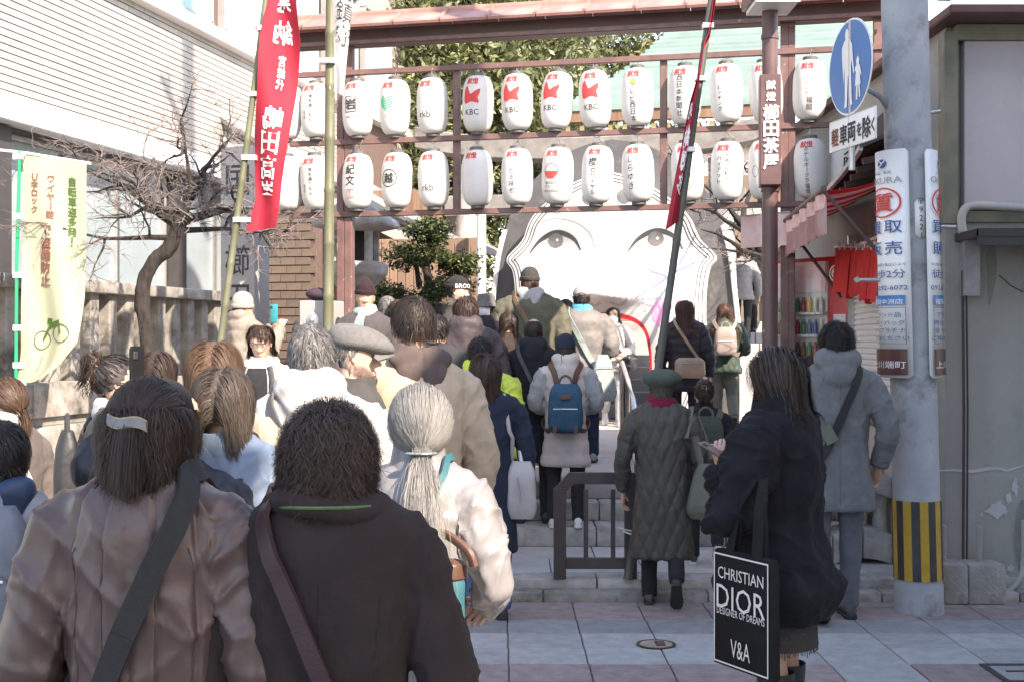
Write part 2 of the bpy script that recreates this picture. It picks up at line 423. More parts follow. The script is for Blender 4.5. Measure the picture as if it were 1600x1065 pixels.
m_terr = M('pinkish_paving', (.50,.43,.40), (.42,.36,.34), 3, .85, .25, 90, spots=((.30,.26,.25), 2., .58, .2))
ter = MB().box((-3, 25.9, .2), (46, 30.6, .672)).build('terrace', m_terr); tag(ter, kind='structure')
gl = MB().box((-9.9, 10.0, .3), (13.4, .5, .45)).build('terrace_edge', m_old); tag(gl, kind='structure')
# far ground so that the land goes on to the horizon
far = MB().box((0, 140, -.35), (700, 400, .5)).build('ground', M('town_ground', (.25,.24,.22), (.18,.18,.16), .2, .95, .2, 4)); tag(far, kind='structure')

# ------------------------------------------------------------------ building on the left
RZW = math.atan2(E2.y, E2.x)
bl = empty('building', (-5.4, 11, 0), RZW, 'pale tiled building with a white ledge over large ground floor windows', 'building')
m_grout = M('brown_grout', (.13,.085,.07), (.10,.065,.055), 20, .9, .3, 90)
m_tile = M('cream_tile', (.39,.36,.335), (.335,.305,.28), 3, .45, .12, 60, var=.09)
MB().box((7,.35,5.12),(24,.6,2.56)).build('wall', m_grout, bl)
TW, TH = .245, .076
tme = MB().box((0,0,0),(TW-.005,.03,TH-.0105)).mesh(m_tile, bevel=.003, seg=1)
pieces = []
for j in range(21):
    z = 4.055+TH*(j+.5)
    for i in range(-10, 44):
        a = i*TW+(TW/2 if j%2 else 0)+.7
        wx, wy = -5.4+a*E2.x, 11+a*E2.y
        px = CX+F*wx/wy; py = CY-F*(z-H)/wy
        vis = -10 < px < 470 and -10 < py
        pieces.append((-(1/wy) if vis else wy, a, z))
pieces.sort()
rest = MB()
for k, (_, a, z) in enumerate(pieces):
    if k < 300: mesh_obj('tile', tme, bl, (a, .052-.03+random.uniform(-.0015,.001), z))
    else: rest.box((a, .022, z), (TW-.005,.03,TH-.0105))
tag(rest.build('tile_field', M('cream_tile_field', (.39,.36,.335), (.335,.305,.28), 3, .45, .12, 60, isl=.09), bl), kind='stuff')
MB().box((7,.1,3.93),(24,.42,.235)).build('ledge', m_white, bl, bevel=.012, seg=1)
MB().box((7,.24,3.795),(24,.24,.04)).build('soffit', M('soffit_brown', (.09,.08,.075), None, 4, .7), bl)
MB().box((7,.0,5.72),(24,.30,.16)).build('ledge', m_white, bl, bevel=.01, seg=1)
m_frame = M('window_frame_alu', (.42,.42,.42), (.36,.36,.36), 6, .4, .05, metal=.4)
m_blind = M('pale_blind', (.55,.57,.57), (.48,.50,.51), 1.2, .8, .25, 6, stretch=(1,1,.15))
MB().box((7,.62,3.0),(24,.1,1.7)).build('back_panel', m_dark, bl)
for i, (a0, a1) in enumerate(((-3.4,-2.1),(-2.1,-.8),(-.8,.5),(.5,1.75),(1.95,3.15),(3.15,4.3),(4.3,5.45),(5.75,6.9),(6.9,8.1))):
    w = mesh_obj('window', MB().box((0,0,.74),(.05,.09,1.5)).box((a1-a0,0,.74),(.05,.09,1.5)).box(((a1-a0)/2,0,0),(a1-a0,.09,.07)).box(((a1-a0)/2,0,1.47),(a1-a0,.09,.06)).mesh(m_frame), bl, (a0, .28, 2.28))
    MB().box(((a1-a0)/2,.01,.74),(a1-a0-.04,.012,1.42)).build('pane', m_glass, w)
    MB().box(((a1-a0)/2,.16,.74),((a1-a0)*random.choice((.9,.9,.55)),.02,1.42)).build('blind', m_blind, w)
for a in (1.85, 5.6): MB().box((a,.22,3.0),(.2,.3,1.6)).build('column', M('brown_column', (.055,.05,.05), None, 5, .6), bl)
MB().box((7,.3,1.1),(24,.5,2.3)).build('base_wall', M('base_wall', (.32,.29,.27), (.25,.23,.21), 2, .85, .3), bl)
for i in range(5):   # first floor windows
    a = 4.7+i*1.9
    w = mesh_obj('window', MB().box((0,0,.9),(.07,.1,1.8)).box((1.5,0,.9),(.07,.1,1.8)).box((.75,0,0),(1.6,.1,.06)).box((.75,0,1.8),(1.6,.1,.06)).mesh(m_frame), bl, (a, .0, 5.86))
    MB().box((.75,.02,.9),(1.44,.012,1.74)).build('pane', M('sky_reflection_pane', (.30,.42,.50), (.26,.37,.45), .8, .06, .03, 3, spec=.9), w)  # sky reflection put into the pane's blue base colour
MB().box((7,.5,7.6),(24,.6,2.6)).build('upper_wall', m_tile, bl)
# lower brown tiled return beyond the pillar
m_btile = M('brown_tile', (.135,.10,.08), (.105,.078,.062), 5, .6, .2, 70, var=.10)
bt = MB().box((-.4,-.03,0),(.8,.05,.01)).mesh(m_btile)
cw = empty('side_wall', (PX(428,15.2), 15.2, .54), -A0, 'brown tiled wall end between the stone pillar and the lantern frame', 'wall')
MB().box((0,.2,1.35),(.95,.3,2.7)).build('backing', m_grout, cw)
bme = MB().box((0,0,0),(.185,.03,.088)).mesh(m_btile, bevel=.003, seg=1)
for j in range(27):
    for i in range(5):
        mesh_obj('tile', bme, cw, (-.38+i*.19+(.05 if j%2 else -.03), .045, .05+j*.1))

# ------------------------------------------------------------------ stone fence in front of it
sf = empty('stone_fence', (-4.45, 11, 0), RZW, 'weathered grey stone fence of square posts on a plinth below the windows', 'fence')
for i in range(8):
    a = -3+i*1.05
    MB().box((0,0,0),(1.04,.30,.12)).build('rail', m_old, sf, loc=(a+.5, 0, 2.17), bevel=.02, seg=2)
    MB().box((0,0,0),(1.04,.62,.30)).build('plinth_stone', m_old, sf, loc=(a+.5, 0, 1.13), bevel=.015, seg=2)
    MB().box((0,0,0),(1.04,.52,.09)).build('plinth_stone', m_old, sf, loc=(a+.5, 0, .94), bevel=.012, seg=1)
    MB().box((0,0,0),(1.04,.66,.9)).build('plinth_stone', m_old, sf, loc=(a+.5, 0, .45), bevel=.02, seg=2)
pme = MB().box((0,0,0),(.15,.15,.86)).mesh(m_old, bevel=.012, seg=1)
for i in range(24): 
    o = mesh_obj('post', pme, sf, (-2.85+i*.335, 0, 1.69)); o.rotation_euler = (0, 0, random.uniform(-.03,.03))

# ------------------------------------------------------------------ tall inscribed pillar
PLD = 13.2
sp = empty('stone_pillar', (PX(371,PLD), PLD, .0), -A0, 'tall square granite pillar carved with large black characters', 'pillar')
MB().box((0,.19,2.02),(.38,.38,3.25)).build('shaft', m_stone_l, sp, bevel=.012, seg=2)
MB().box((0,.19,3.66),(.372,.372,.06), taper=.25).build('cap', m_stone_l, sp)
MB().box((0,.19,.3),(.8,.8,.6)).build('base', m_stone, sp, bevel=.02, seg=2)
for i, ch in enumerate('国祐櫛田神社'):
    flat_decal('carved_character', vtext(ch, .34, off=.004, wide=.86), m_ink, (0, 0, 3.30-i*.41), (1,0,0), (0,0,1), sp, .004)

# ------------------------------------------------------------------ lantern frame
FD = 11.6
fr = empty('lantern_frame', (0, FD, .54), -A0, 'brown steel gate frame with a narrow roof carrying two rows of paper lanterns', 'gate frame')
def tq(px): return (px-CX)*FD/(F*math.cos(A0)+(px-CX)*math.sin(A0))
Zr = lambda z: z-.54
for px, w in ((534,.07),(546,.075),(1226,.07),(1237,.06),(1371,.07)):
    b = MB().box((tq(px), 0, Zr(4.40)/2), (w, .09, Zr(4.40))); b.build('post', m_rust, fr, bevel=.006, seg=1)
for px in (714, 1037): MB().box((tq(px), 0, Zr(3.475)), (.062,.06,1.31)).build('upright', m_rust, fr, bevel=.005, seg=1)
for z in (4.13, 3.49, 2.82): MB().box((tq(900), -.045, Zr(z)), (tq(1372)-tq(440), .045, .05)).build('bar', m_rust, fr, bevel=.004, seg=1)
tl, tr = tq(430), tq(1392)
MB().box(((tl+tr)/2, 0, Zr(4.45)), (tr-tl, .16, .14)).build('beam', m_dkbrown, fr, bevel=.006, seg=1)
MB().box(((tl+tr)/2, -.16, Zr(4.385)), (tr-tl, .03, .03)).build('batten', m_rust, fr)
m_roofp = M('faded_copper_brown', (.42,.22,.18), (.33,.165,.14), 2.2, .42, .15, 30, metal=.15, spots=((.52,.36,.31), 2.5, .5, .3))
n = 13; w = (tr-tl+.1)/n
for i in range(n):
    x = tl-.05+w*(i+.5)
    b = MB(); b.prism([(-w/2+.004,0),(w/2-.004,0),(w/2-.004,.36),(-w/2+.004,.36)], (0,-.30,-.02), (1,0,0), (0,.86,.46), (0,-.012,.022))
    b.build('roof_panel', m_roofp, fr, loc=(x, 0, Zr(4.51)))
    b = MB(); b.prism([(-w/2+.004,0),(w/2-.004,0),(w/2-.004,.36),(-w/2+.004,.36)], (0,.30,-.02), (1,0,0), (0,-.86,.46), (0,.012,.022))
    b.build('roof_panel', m_roofp, fr, loc=(x, 0, Zr(4.51)))
    MB().prism([(-.012,0),(.012,0),(.012,.36),(-.012,.36)], (0,-.312,.0), (1,0,0), (0,.86,.46), (0,-.006,.02)).build('roof_seam', m_roofp, fr, loc=(x-w/2, 0, Zr(4.512)))
MB().box(((tl+tr)/2, 0, Zr(4.675)), (tr-tl+.1, .07, .05)).build('ridge', m_roofp, fr, bevel=.01, seg=2)

# lanterns
m_paper = M('lantern_paper', (.68,.672,.655), (.61,.602,.58), 3.5, .6, .2, 30, trans=.12, world=True, var=.05)
LR, LH = .141, .50
def lprof(z):   # radius at height z in [-.25,.25]
    q = abs(z)/(LH/2); return .066+(LR-.066)*max(0., 1-q**3.2)**.55 if q < 1 else .066
prof = []
NR = 46
for i in range(NR+1):
    z = -LH/2+LH*i/NR; prof.append((lprof(z)+(.0026 if i%2 else 0), z))
lan_body = MB().lathe(prof, n=36).mesh(m_paper, smooth=True)
lan_body.set_sharp_from_angle(angle=3.1)
capm = MB().lathe([(.055,0),(.064,.002),(.064,.030),(.058,.034),(.03,.034)], n=28).mesh(M('cap_grey', (.10,.098,.095), None, 9, .5, .1), smooth=True)
hook = MB().tube([(0,0,0),(.0,0,.03),(.012,0,.05),(0,0,.066),(-.012,0,.05)], .004, 6).mesh(m_steel, smooth=True)
ring = MB().tube([(math.cos(a)*.04, 0, -.02-math.sin(a)*.05) for a in [k*math.pi/8 for k in range(9)]], .003, 5).mesh(m_steel, smooth=True)
m_yel = M('yellow_ink', (.75,.60,.10), None, 20, .7, 0)
m_pur = M('purple_ink', (.55,.30,.60), None, 20, .7, 0)
def lan(px, row, lab, decs, grp=None, tw=-24):
    z = (3.79 if row == 0 else 3.12)
    t = tq(px); o = empty('paper_lantern', Vector((0,FD,0))+E1*t+Vector((0,0,z))-E2*.05, R(tw)+R(random.uniform(-5,5)), lab, 'lantern', grp or 'paper lanterns hung on the gate frame')
    o.rotation_euler = (R(random.uniform(-2.5,2.5)), R(random.uniform(-3,3)), o.rotation_euler.z)
    MB().tube([(0,0,LH/2+.10),(.004,.02,LH/2+.04)], .003, 5).tube([(-.05,0,LH/2+.035),(0,.01,LH/2+.08),(.05,0,LH/2+.035)], .0025, 5).build('cord', m_steel, o)
    mesh_obj('shade', lan_body, o); mesh_obj('top_cap', capm, o, (0,0,LH/2-.004))
    c = mesh_obj('bottom_cap', capm, o, (0,0,-LH/2+.004)); c.rotation_euler = (math.pi, 0, 0)
    mesh_obj('hook', hook, o, (0,0,LH/2+.04)); mesh_obj('handle', ring, o, (0,0,-LH/2-.02))
    def wrap(u, v, e=0.):
        v = max(-.24, min(.24, v)); rr = lprof(v)+.0035+e; a = u/LR
        return Vector((rr*math.sin(a), -rr*math.cos(a), v))
    for parts, mat in [(shift(htext('献燈', .062, .012), .0, .187), m_redink)]+decs:
        flat_decal('lettering', cut2d(parts, .02, .03), mat, (0,0,0), (1,0,0), (0,0,1), o, fn=wrap)
    return o
def V_(s_, size, y=-.03, x=0., off=.006, mat=None, pitch=1.04, wide=1., slant=0.): return (shift(vtext(s_, size, pitch, off, wide, slant), x, y), mat or m_ink)
def H_(s_, size, y, x=0., off=.0, mat=None, wide=1.): return (shift(htext(s_, size, off, wide), x, y), mat or m_ink)
red_mark = [(fill2d(spline([(-.075,-.05),(-.082,.05),(-.055,.105),(-.03,.06),(-.012,.03),(.03,.055),(.075,.075),(.07,.03),(.055,.0),(.062,-.05),(.0,-.04)], 5, True)), m_redink)]
kbc = [(shift(red_mark[0][0], 0, .045), m_redink), H_('KBC', .072, -.09, 0, .002)]
stripes = [(fill2d([(.07*math.cos(a), .035+.07*math.sin(a)) for a in np.linspace(2.0, 4.4, 14)]), m_green)]
for k in range(6):
    yy = .075-k*.022; xx = math.sqrt(max(0, .07**2-(yy-.035)**2)); stripes.append((shift(stroke2d([(-.02, -.012),(xx, .012)], .0045), 0, yy), m_green))
box_iwa = [(shift(frame2d(.11,.15,.008), 0, .02), m_ink), V_('岩', .11, .02, off=.016), H_('IWATA', .03, -.10)]
BL = 'white paper lantern '
lan(452, 0, BL+'of the upper row nearest the red nobori banner', [])
lan(497, 0, BL+'of the upper row with one thin column of characters beside bamboo pole', [V_('博多通りもん', .042, -.0, .02), V_('明月堂', .024, -.06, -.045)])
lan(562, 0, BL+'with a boxed black character beside the frame post', box_iwa)
lan(620, 0, BL+'with a green striped disc mark', stripes+[H_('SDC', .03, -.09, 0, 0, m_grey_ink)])
lan(678, 0, BL+'of the upper row with three handwritten letters beside the thin upright', [H_('rkb', .085, -.09, 0, .0)])
for px, wh in ((749, 'with a red two lobed mark beside the thin upright'), (810, 'with a red two lobed mark, second from the thin upright'), (872, 'with a red two lobed mark, third from the thin upright'), (931, 'with a red two lobed mark beside the yellow dot lantern')): lan(px, 0, BL+wh, kbc)
lan(997, 0, BL+'with a yellow dot above a column of characters', [(shift(disc2d(.022, sx=1.2), 0, .12), m_yel), V_('テレビ西日本', .056, -.055, off=.006)])
lan(1071, 0, BL+'of the upper row with six large characters beside the leaning pole', [V_('西日本新聞社', .058, -.015, .0, .006)])
lan(1136, 0, BL+'of the upper row with two faint columns beside the lamp post', [V_('ヒッチング', .044, -.06, -.02), V_('はかたの', .04, .02, .05, mat=m_grey_ink)])
lan(1197, 0, BL+'of the upper row hidden behind the lamp post sign', [])
lan(1265, 0, BL+'of the upper row beside the round blue sign', [V_('福岡', .056, -.13, .02, .004), V_('ホテルニュー', .04, .03, .0, 0, m_grey_ink)])
lan(452, 1, BL+'of the lower row nearest the red nobori banner', [])
lan(497, 1, BL+'of the lower row with one thin column of characters beside bamboo pole', [V_('博多通りもん', .042, -.0, .02), V_('明月堂', .024, -.06, -.045)])
lan(562, 1, BL+'with two large black characters and a red square seal', [V_('紀文', .10, .045, off=.014), (shift(frame2d(.07,.085,.006), 0, -.13), m_redink), V_('紀文', .035, -.13, .0, .006, m_redink)])
lan(623, 1, BL+'with a black character inside a ring', [(shift(ring2d(.082,.009), 0, .01), m_ink), V_('越', .10, .01, off=.016)])
lan(680, 1, BL+'of the lower row with three handwritten letters beside the thin upright', [H_('rkb', .085, -.09, 0, .0)])
lan(748, 1, BL+'of the lower row that is nearly blank beside the thin upright', [])
lan(810, 1, BL+'with loose brush writing in its lower half', [V_('たる味也', .055, -.05, .0, .0, slant=.15)])
lan(873, 1, BL+'with a pale red disc and small black lines of writing', [(shift(ring2d(.068,.006), 0, .03), m_redink), (shift(fill2d([(.06*math.cos(a), .06*math.sin(a)) for a in np.linspace(math.pi, 2*math.pi, 14)]), 0, .03), m_redink), H_('株式会社', .028, -.075), H_('グループ', .032, -.108), H_('HOLDINGS', .03, -.145)])
lan(935, 1, BL+'with one large dark character over a slim column', [V_('櫻', .085, .10, -.01, .006), V_('ロワイヤル', .046, -.07, .0), V_('西日本本店', .026, -.05, .07, 0, m_grey_ink)])
lan(998, 1, BL+'with flowing brush letters beside a faint grey column', [V_('しらゆき', .075, .0, -.02, .0, slant=.1, wide=.9), V_('西日本本店', .026, -.05, .07, 0, m_grey_ink)])
lan(1075, 1, BL+'with a small grey flower crest partly behind the leaning pole', [V_('西日本本店', .03, -.02, .05, 0, m_grey_ink), (shift(ring2d(.026,.005), .05, -.14), m_grey_ink), (shift(disc2d(.012), .05, -.14), m_grey_ink)])
lan(1137, 1, BL+'with two neat columns of small black letters', [V_('グランド・', .048, .02, .04), V_('ハイアット', .048, .0, -.03)])
lan(1195, 1, BL+'of the lower row hidden behind the lamp post sign', [(shift(ring2d(.05,.006, sx=.6), -.05, -.02), m_grey_ink)])
lan(1267, 1, BL+'with a column of nine black letters under the round blue sign', [V_('ホテルオークラ福岡', .043, -.03, .0, .005)])
lan(1325, 1, BL+'with one wide character behind the exemption plate', [V_('大阪屋', .12, .02, .03, .01)])

# ------------------------------------------------------------------ giant face mask gate
MD, MPX = 17.5, 955
mk = empty('mask_gate', (PX(MPX,MD), MD, .54), -A0, 'giant white smiling face mask with black hair forming a walk-through gate', 'mask gate')
def mxz(px, py): return ((px-MPX)/F*MD/.975, H-(py-CY)/F*MD)
def gz(x, z, cx_, cz, sx, sz): return np.exp(-((x-cx_)/sx)**2-((z-cz)/sz)**2)
def face_h(x, z):
    h = .30*np.sqrt(np.maximum(0, 1-(x/1.75)**2))
    h = h+.26*gz(x,z,-.78,1.85,.50,.62)+.26*gz(x,z,.78,1.85,.50,.62)
    h = h+.10*gz(x,z,0,3.5,.8,.5)-.07*gz(x,z,-.75,2.95,.42,.2)-.07*gz(x,z,.75,2.95,.42,.2)
    t = np.clip((3.05-z)/.80, 0, 1); nb = 1/(1+np.exp(-(z-2.16)/.035))
    h = h+(.10+.30*t**1.4)*np.exp(-(x/(.13+.20*t))**2)*nb*(z < 3.3)*np.clip((3.3-z)/.5,0,1)
    return h
face_L = [(0,3.92),(.45,3.78),(.85,3.52),(1.07,3.30),(1.20,3.02),(1.42,2.78),(1.33,2.60),(1.29,2.35),(1.28,2.0),(1.30,1.6),(1.22,1.1),(1.05,.62)]
mouth = [(.57,.58),(.575,1.2),(.56,1.55),(.50,1.78),(.36,1.90),(.15,1.955),(0,1.96)]
half = spline(face_L, 6)
outl = [tuple(p) for p in half]+[tuple(p) for p in spline(mouth, 5)]
full = outl+[(-x_, z_) for x_, z_ in outl[::-1]]
cl = []
for p in full:
    if not cl or (p[0]-cl[-1][0])**2+(p[1]-cl[-1][1])**2 > 1e-5: cl.append(p)
if (cl[0][0]-cl[-1][0])**2+(cl[0][1]-cl[-1][1])**2 < 1e-5: cl.pop()
m_face = M('mask_white', (.60,.595,.58), (.56,.555,.54), 2, .55, .05, 20)
def drape(name, parts, mat, off=0., parent=mk, solid=0., step=.06, smooth=True):
    P, Fc = cut2d(parts, step, step)[0]
    bm = bmesh.new(); hh = face_h(P[:,0], P[:,1])
    vv = [bm.verts.new((p[0], -h_-off, p[1]-.54)) for p, h_ in zip(P, hh)]
    for f in Fc:
        try: bm.faces.new([vv[i] for i in f])
        except ValueError: pass
    bmesh.ops.remove_doubles(bm, verts=bm.verts, dist=1e-4)
    if solid:
        bmesh.ops.recalc_face_normals(bm, faces=bm.faces)
        r = bmesh.ops.extrude_face_region(bm, geom=bm.faces[:])
        for v in r['geom']:
            if isinstance(v, bmesh.types.BMVert): v.co.y = .12
        bmesh.ops.recalc_face_normals(bm, faces=bm.faces)
    me = bpy.data.meshes.new(name); bm.to_mesh(me); bm.free(); me.materials.append(mat)
    if smooth:
        me.polygons.foreach_set('use_smooth', np.ones(len(me.polygons), dtype=bool)); me.set_sharp_from_angle(angle=R(50))
    return mesh_obj(name, me, parent)
face = drape('face', fill2d(cl), m_face, solid=1)
m_hair = M('mask_hair_black', (.055,.055,.06), (.09,.09,.09), 3, .6, .15, 30, spots=((.17,.17,.17), 3, .55, .25))
hairp = [(0,4.41),(.5,4.30),(1.0,3.98),(1.35,3.55),(1.50,3.2),(1.60,2.8),(1.66,2.3),(1.72,1.7),(1.75,1.1),(1.75,.56),(.62,.56)]
hp = [tuple(p) for p in spline(hairp[:-1], 6)]+[(.62,.56),(.62,2.0)]
hfull = hp+[(-x_, z_) for x_, z_ in hp[::-1]][:-1]
b = MB()
P, Fc = fill2d(hfull)[0]; n0 = len(P)
b.add([(p[0], .10, p[1]-.54) for p in P]+[(p[0], .75, p[1]-.54) for p in P], [f for f in Fc]+[tuple(i+n0 for i in f[::-1]) for f in Fc]+[(i, (i+1)%len(hfull), n0+(i+1)%len(hfull), n0+i) for i in range(len(hfull))] )
b.build('hair', m_hair, mk, weld=True)
m_trim = M('mask_trim_white', (.72,.72,.70), None, 3, .5, .05)
for sgn in (1, -1):
    ed = [(sgn*p[0], .06, p[1]-.54) for p in spline(hairp[4:-1], 5)]; MB().tube(ed, .035, 8).build('edge_trim', m_trim, mk, smooth=True)
m_line = M('mask_line', (.06,.065,.07), None, 10, .6, 0)
for k, ins in enumerate((.025, .075, .115)):
    pts = []
    H2 = np.array(half+[]); T = np.gradient(H2, axis=0); T /= np.linalg.norm(T, axis=1)[:,None]; N = np.stack([T[:,1], -T[:,0]], 1)
    L2 = H2-N*(-ins if N[3][1] < 0 else ins); L2[0,0] = 0
    if L2[10,0] > H2[10,0]: L2 = H2-(L2-H2); L2[0,0] = 0
    for sgn in (1, -1):
        q = L2*np.array([sgn, 1]); drape('outline_stripe', stroke2d(q[:-2], .0065), m_line, .006)
m_iris = M('mask_iris', (.10,.10,.10), (.16,.16,.16), 6, .5, 0); m_soft = M('mask_soft_grey', (.40,.39,.385), (.48,.47,.46), 3, .6, 0)
for sgn in (-1, 1):
    e0 = -.72 if sgn < 0 else .64
    def E(u, v): return (e0+u, 2.98+v)
    lid = [E(*p) for p in spline([(-.37,-.14),(-.24,.02),(-.06,.12),(.10,.125),(.26,.04),(.35,-.11)], 6)]
    drape('eye_line', stroke2d(lid, .004+.030*np.sin(np.linspace(.12,3.0,len(lid)))), m_line, .008)
    low = [E(*p) for p in spline([(-.34,-.125),(-.15,-.06),(.05,-.045),(.2,-.06),(.35,-.12)], 5)]
    drape('eye_shadow', fill2d(lid[8:]+low[::-1][:12]), m_soft, .004)
    drape('iris', fill2d([E(.0+.105*math.cos(a), .03+.095*math.sin(a)) for a in np.linspace(-2.9, 6.1-3.0, 22)]), m_iris, .010, step=.04)
    drape('eye_glint', fill2d([E(.02+.02*math.cos(a), .035+.02*math.sin(a)) for a in np.linspace(0, 5.9, 10)]), m_face, .014, step=.02)
    drape('brow_dot', fill2d([(sgn*.235+.10*math.cos(a), 3.57+.10*math.sin(a)) for a in np.linspace(0, 6.1, 20)]), m_iris, .006)
    drape('cheek', fill2d([(sgn*.86+.25*math.cos(a), 2.02+.22*math.sin(a)) for a in np.linspace(0, 6.1, 28)]), M('mask_pink', (.80,.26,.50), (.82,.34,.56), 2.5, .5, 0), .006)
    crease = [(sgn*p[0], p[1]) for p in spline([(.30,2.55),(.42,2.3),(.50,2.12)], 6)]
    drape('brow_shade', stroke2d([(sgn*p[0], p[1]) for p in spline([(.16,2.9),(.22,3.12),(.42,3.28),(.72,3.33),(.98,3.26)], 6)], .004+.035*np.sin(np.linspace(.2,3.0,25))), M('mask_pale_grey', (.47,.465,.455), (.55,.545,.535), 2.5, .6, 0), .005)
    drape('nostril_line', stroke2d([(sgn*p[0], p[1]) for p in spline([(.06,2.16),(.16,2.12),(.27,2.17),(.30,2.28)], 5)], .014), m_soft, .006)
lip_o = spline(mouth, 5); lip = [tuple(p) for p in lip_o]
band = []
for sgn in (1, -1):
    q = np.array([(sgn*p[0], p[1]) for p in lip]); T = np.gradient(q, axis=0); T /= np.linalg.norm(T, axis=1)[:,None]+1e-9
    wdt = np.linspace(.018, .075, len(q)); N = np.stack([-T[:,1], T[:,0]], 1)*(-sgn)
    q2 = q+N*wdt[:,None]; 
    drape('lip', [(np.concatenate([q, q2]), [(i, i+1, len(q)+i+1, len(q)+i) for i in range(len(q)-1)])], M('mask_red', (.62,.03,.045), (.55,.03,.04), 3, .45, 0), .008)
# ------------------------------------------------------------------ stairs behind the mask
st = MB().box((1.6, 21.6, .3),(9, 5, .4)).build('upper_steps', m_stone); tag(st, kind='structure')
for i in range(8):
    for k in range(4):
        MB().box((0,0,0),(1.46,.5,.19)).build('step_stone', m_stone_l, st, loc=(-1.3+k*1.47+PX(955,19.0), 18.55+i*.33, .64+i*.175), bevel=.012, seg=1)
hall = empty('shrine_hall', (6.0, 24.2, .54), -A0, 'shrine hall with a pale green copper roof and gold tipped rafters', 'shrine hall')
m_cop = M('copper_green', (.19,.27,.25), (.15,.22,.205), 1.2, .7, .2, 14, spots=((.12,.17,.165), .9, .56, .2), var=.10)
m_plaster = M('cream_plaster', (.66,.62,.56), (.58,.54,.49), 1.5, .85, .1)
def hz(py, d): return PZ(py, d)-.54
eave_z, ridge_z = 5.45, 8.6
for j in range(26):   # courses of the copper roof
    t0, t1 = j/26, (j+1)/26
    def rp(t): return (-1.2+5.2*t, eave_z+(ridge_z-eave_z)*(.72*t+.28*t*t))
    (y0, z0), (y1, z1) = rp(t0), rp(t1)
    xl = -5.3+2.3*t0**.8; xr = 1.6-.6*t0
    MB().add([(xl,y0-.02,z0+.02),(xr,y0-.02,z0+.02),(xr,y1,z1-.03),(xl,y1,z1-.03),(xl,y0-.02,z0-.04),(xr,y0-.02,z0-.04),(xr,y1,z1-.1),(xl,y1,z1-.1)], [(0,1,2,3),(4,5,1,0),(5,6,2,1),(7,4,0,3),(6,7,3,2),(7,6,5,4)]).build('roof_course', m_cop, hall)
MB().box((-.9,4.1,ridge_z+.1),(3.6,.5,.6)).build('ridge', m_cop, hall, bevel=.06)
MB().box((-1.85,-1.1,eave_z-.14),(6.9,.16,.2)).build('fascia', m_wood, hall)
rme = MB().box((0,0,0),(.10,.7,.10)).mesh(m_wood); gme = MB().box((0,0,0),(.085,.012,.09)).mesh(M('gold_paint', (.62,.47,.20), None, 8, .4, .05, metal=.3))
for i in range(25):
    r_ = mesh_obj('rafter', rme, hall, (-5.1+i*.27, -.7, eave_z-.34)); mesh_obj('tip', gme, r_, (0,-.357,0))
MB().box((-1.85,1.6,2.55),(5.4,4.4,5.1)).build('wall', m_plaster, hall)
for i in range(4): MB().box((-4.3+i*1.65,-.7,2.5),(.22,.22,5.0)).build('column', m_wood, hall)
MB().box((-1.85,-.72,4.9),(5.4,.2,.35)).build('lintel', m_wood, hall)
for i in range(3): MB().box((-3.45+i*1.65,-.62,2.6),(1.5,.06,3.2)).build('screen', M('hall_screen', (.20,.15,.11), None, 4, .8), hall)

# torii behind the mask
to = empty('stone_torii', (PX(925,18.6), 18.6, .54), -A0, 'grey stone torii with a broad lintel behind the giant mask', 'torii')
for sx in (-1, 1): MB().tube([(sx*1.95,0,0),(sx*1.83,0,3.7)], [.2,.165], 20).build('column', m_stone, to, smooth=True)
b = MB()
pr = [(-2.6,.30),(-1.6,.10),(0,.03),(1.6,.10),(2.6,.30)]
b.grid(lambda u, v: (0,0,0), 1, 1) if False else None
kas = []
for k in range(13):
    x_ = -2.62+k*5.24/12; c_ = .24*abs(x_/2.62)**2.6
    kas.append([(x_, -.22, 3.72+c_), (x_, .22, 3.72+c_), (x_, .26, 4.03+c_), (x_, -.26, 4.03+c_)])
MB().loft([[Vector(p) for p in r_] for r_ in kas]).build('lintel', M('torii_stone', (.24,.225,.21), (.17,.16,.15), 6, .85, .35, 90, spots=((.09,.085,.08), 2.2, .56, .16)), to, bevel=.015, seg=1)
MB().box((0,0,3.1),(4.4,.18,.30)).build('tie_beam', MATS['torii_stone'], to, bevel=.01, seg=1)
MB().box((0,0,3.42),(.3,.16,.36)).build('strut', m_stone, to, bevel=.01, seg=1)
gp = empty('stone_gateway', (PX(1190,19.2), 19.2, .54), -A0, 'pale stone post and lintel beside the mask over the stairs', 'gateway')
MB().box((.35,0,2.95),(1.9,.3,.32)).build('lintel', m_stone_l, gp, bevel=.01, seg=1)
MB().box((-.48,0,1.4),(.16,.3,2.8)).build('post', m_stone_l, gp, bevel=.01, seg=1)
MB().box((1.2,0,1.4),(.2,.3,2.8)).build('post', m_stone_l, gp, bevel=.01, seg=1)
hr = empty('stair_handrail', (PX(990,10.9), 10.9, .54), 0, 'polished steel handrail beside the pink landing', 'handrail')
MB().tube([(.06,1.9,.02),(.06,1.9,.86),(.055,1.75,.9),(.0,.0,.62),(-.03,-.35,.50),(-.035,-.42,.42),(-.035,-.42,.0)], .021, 10).build('rail', m_chrome, hr, smooth=True)
MB().tube([(.03,.85,.0),(.03,.85,.74)], .017, 8).build('baluster', m_chrome, hr, smooth=True)
MB().tube([(.045,1.35,.0),(.045,1.35,.82)], .017, 8).build('baluster', m_chrome, hr, smooth=True)

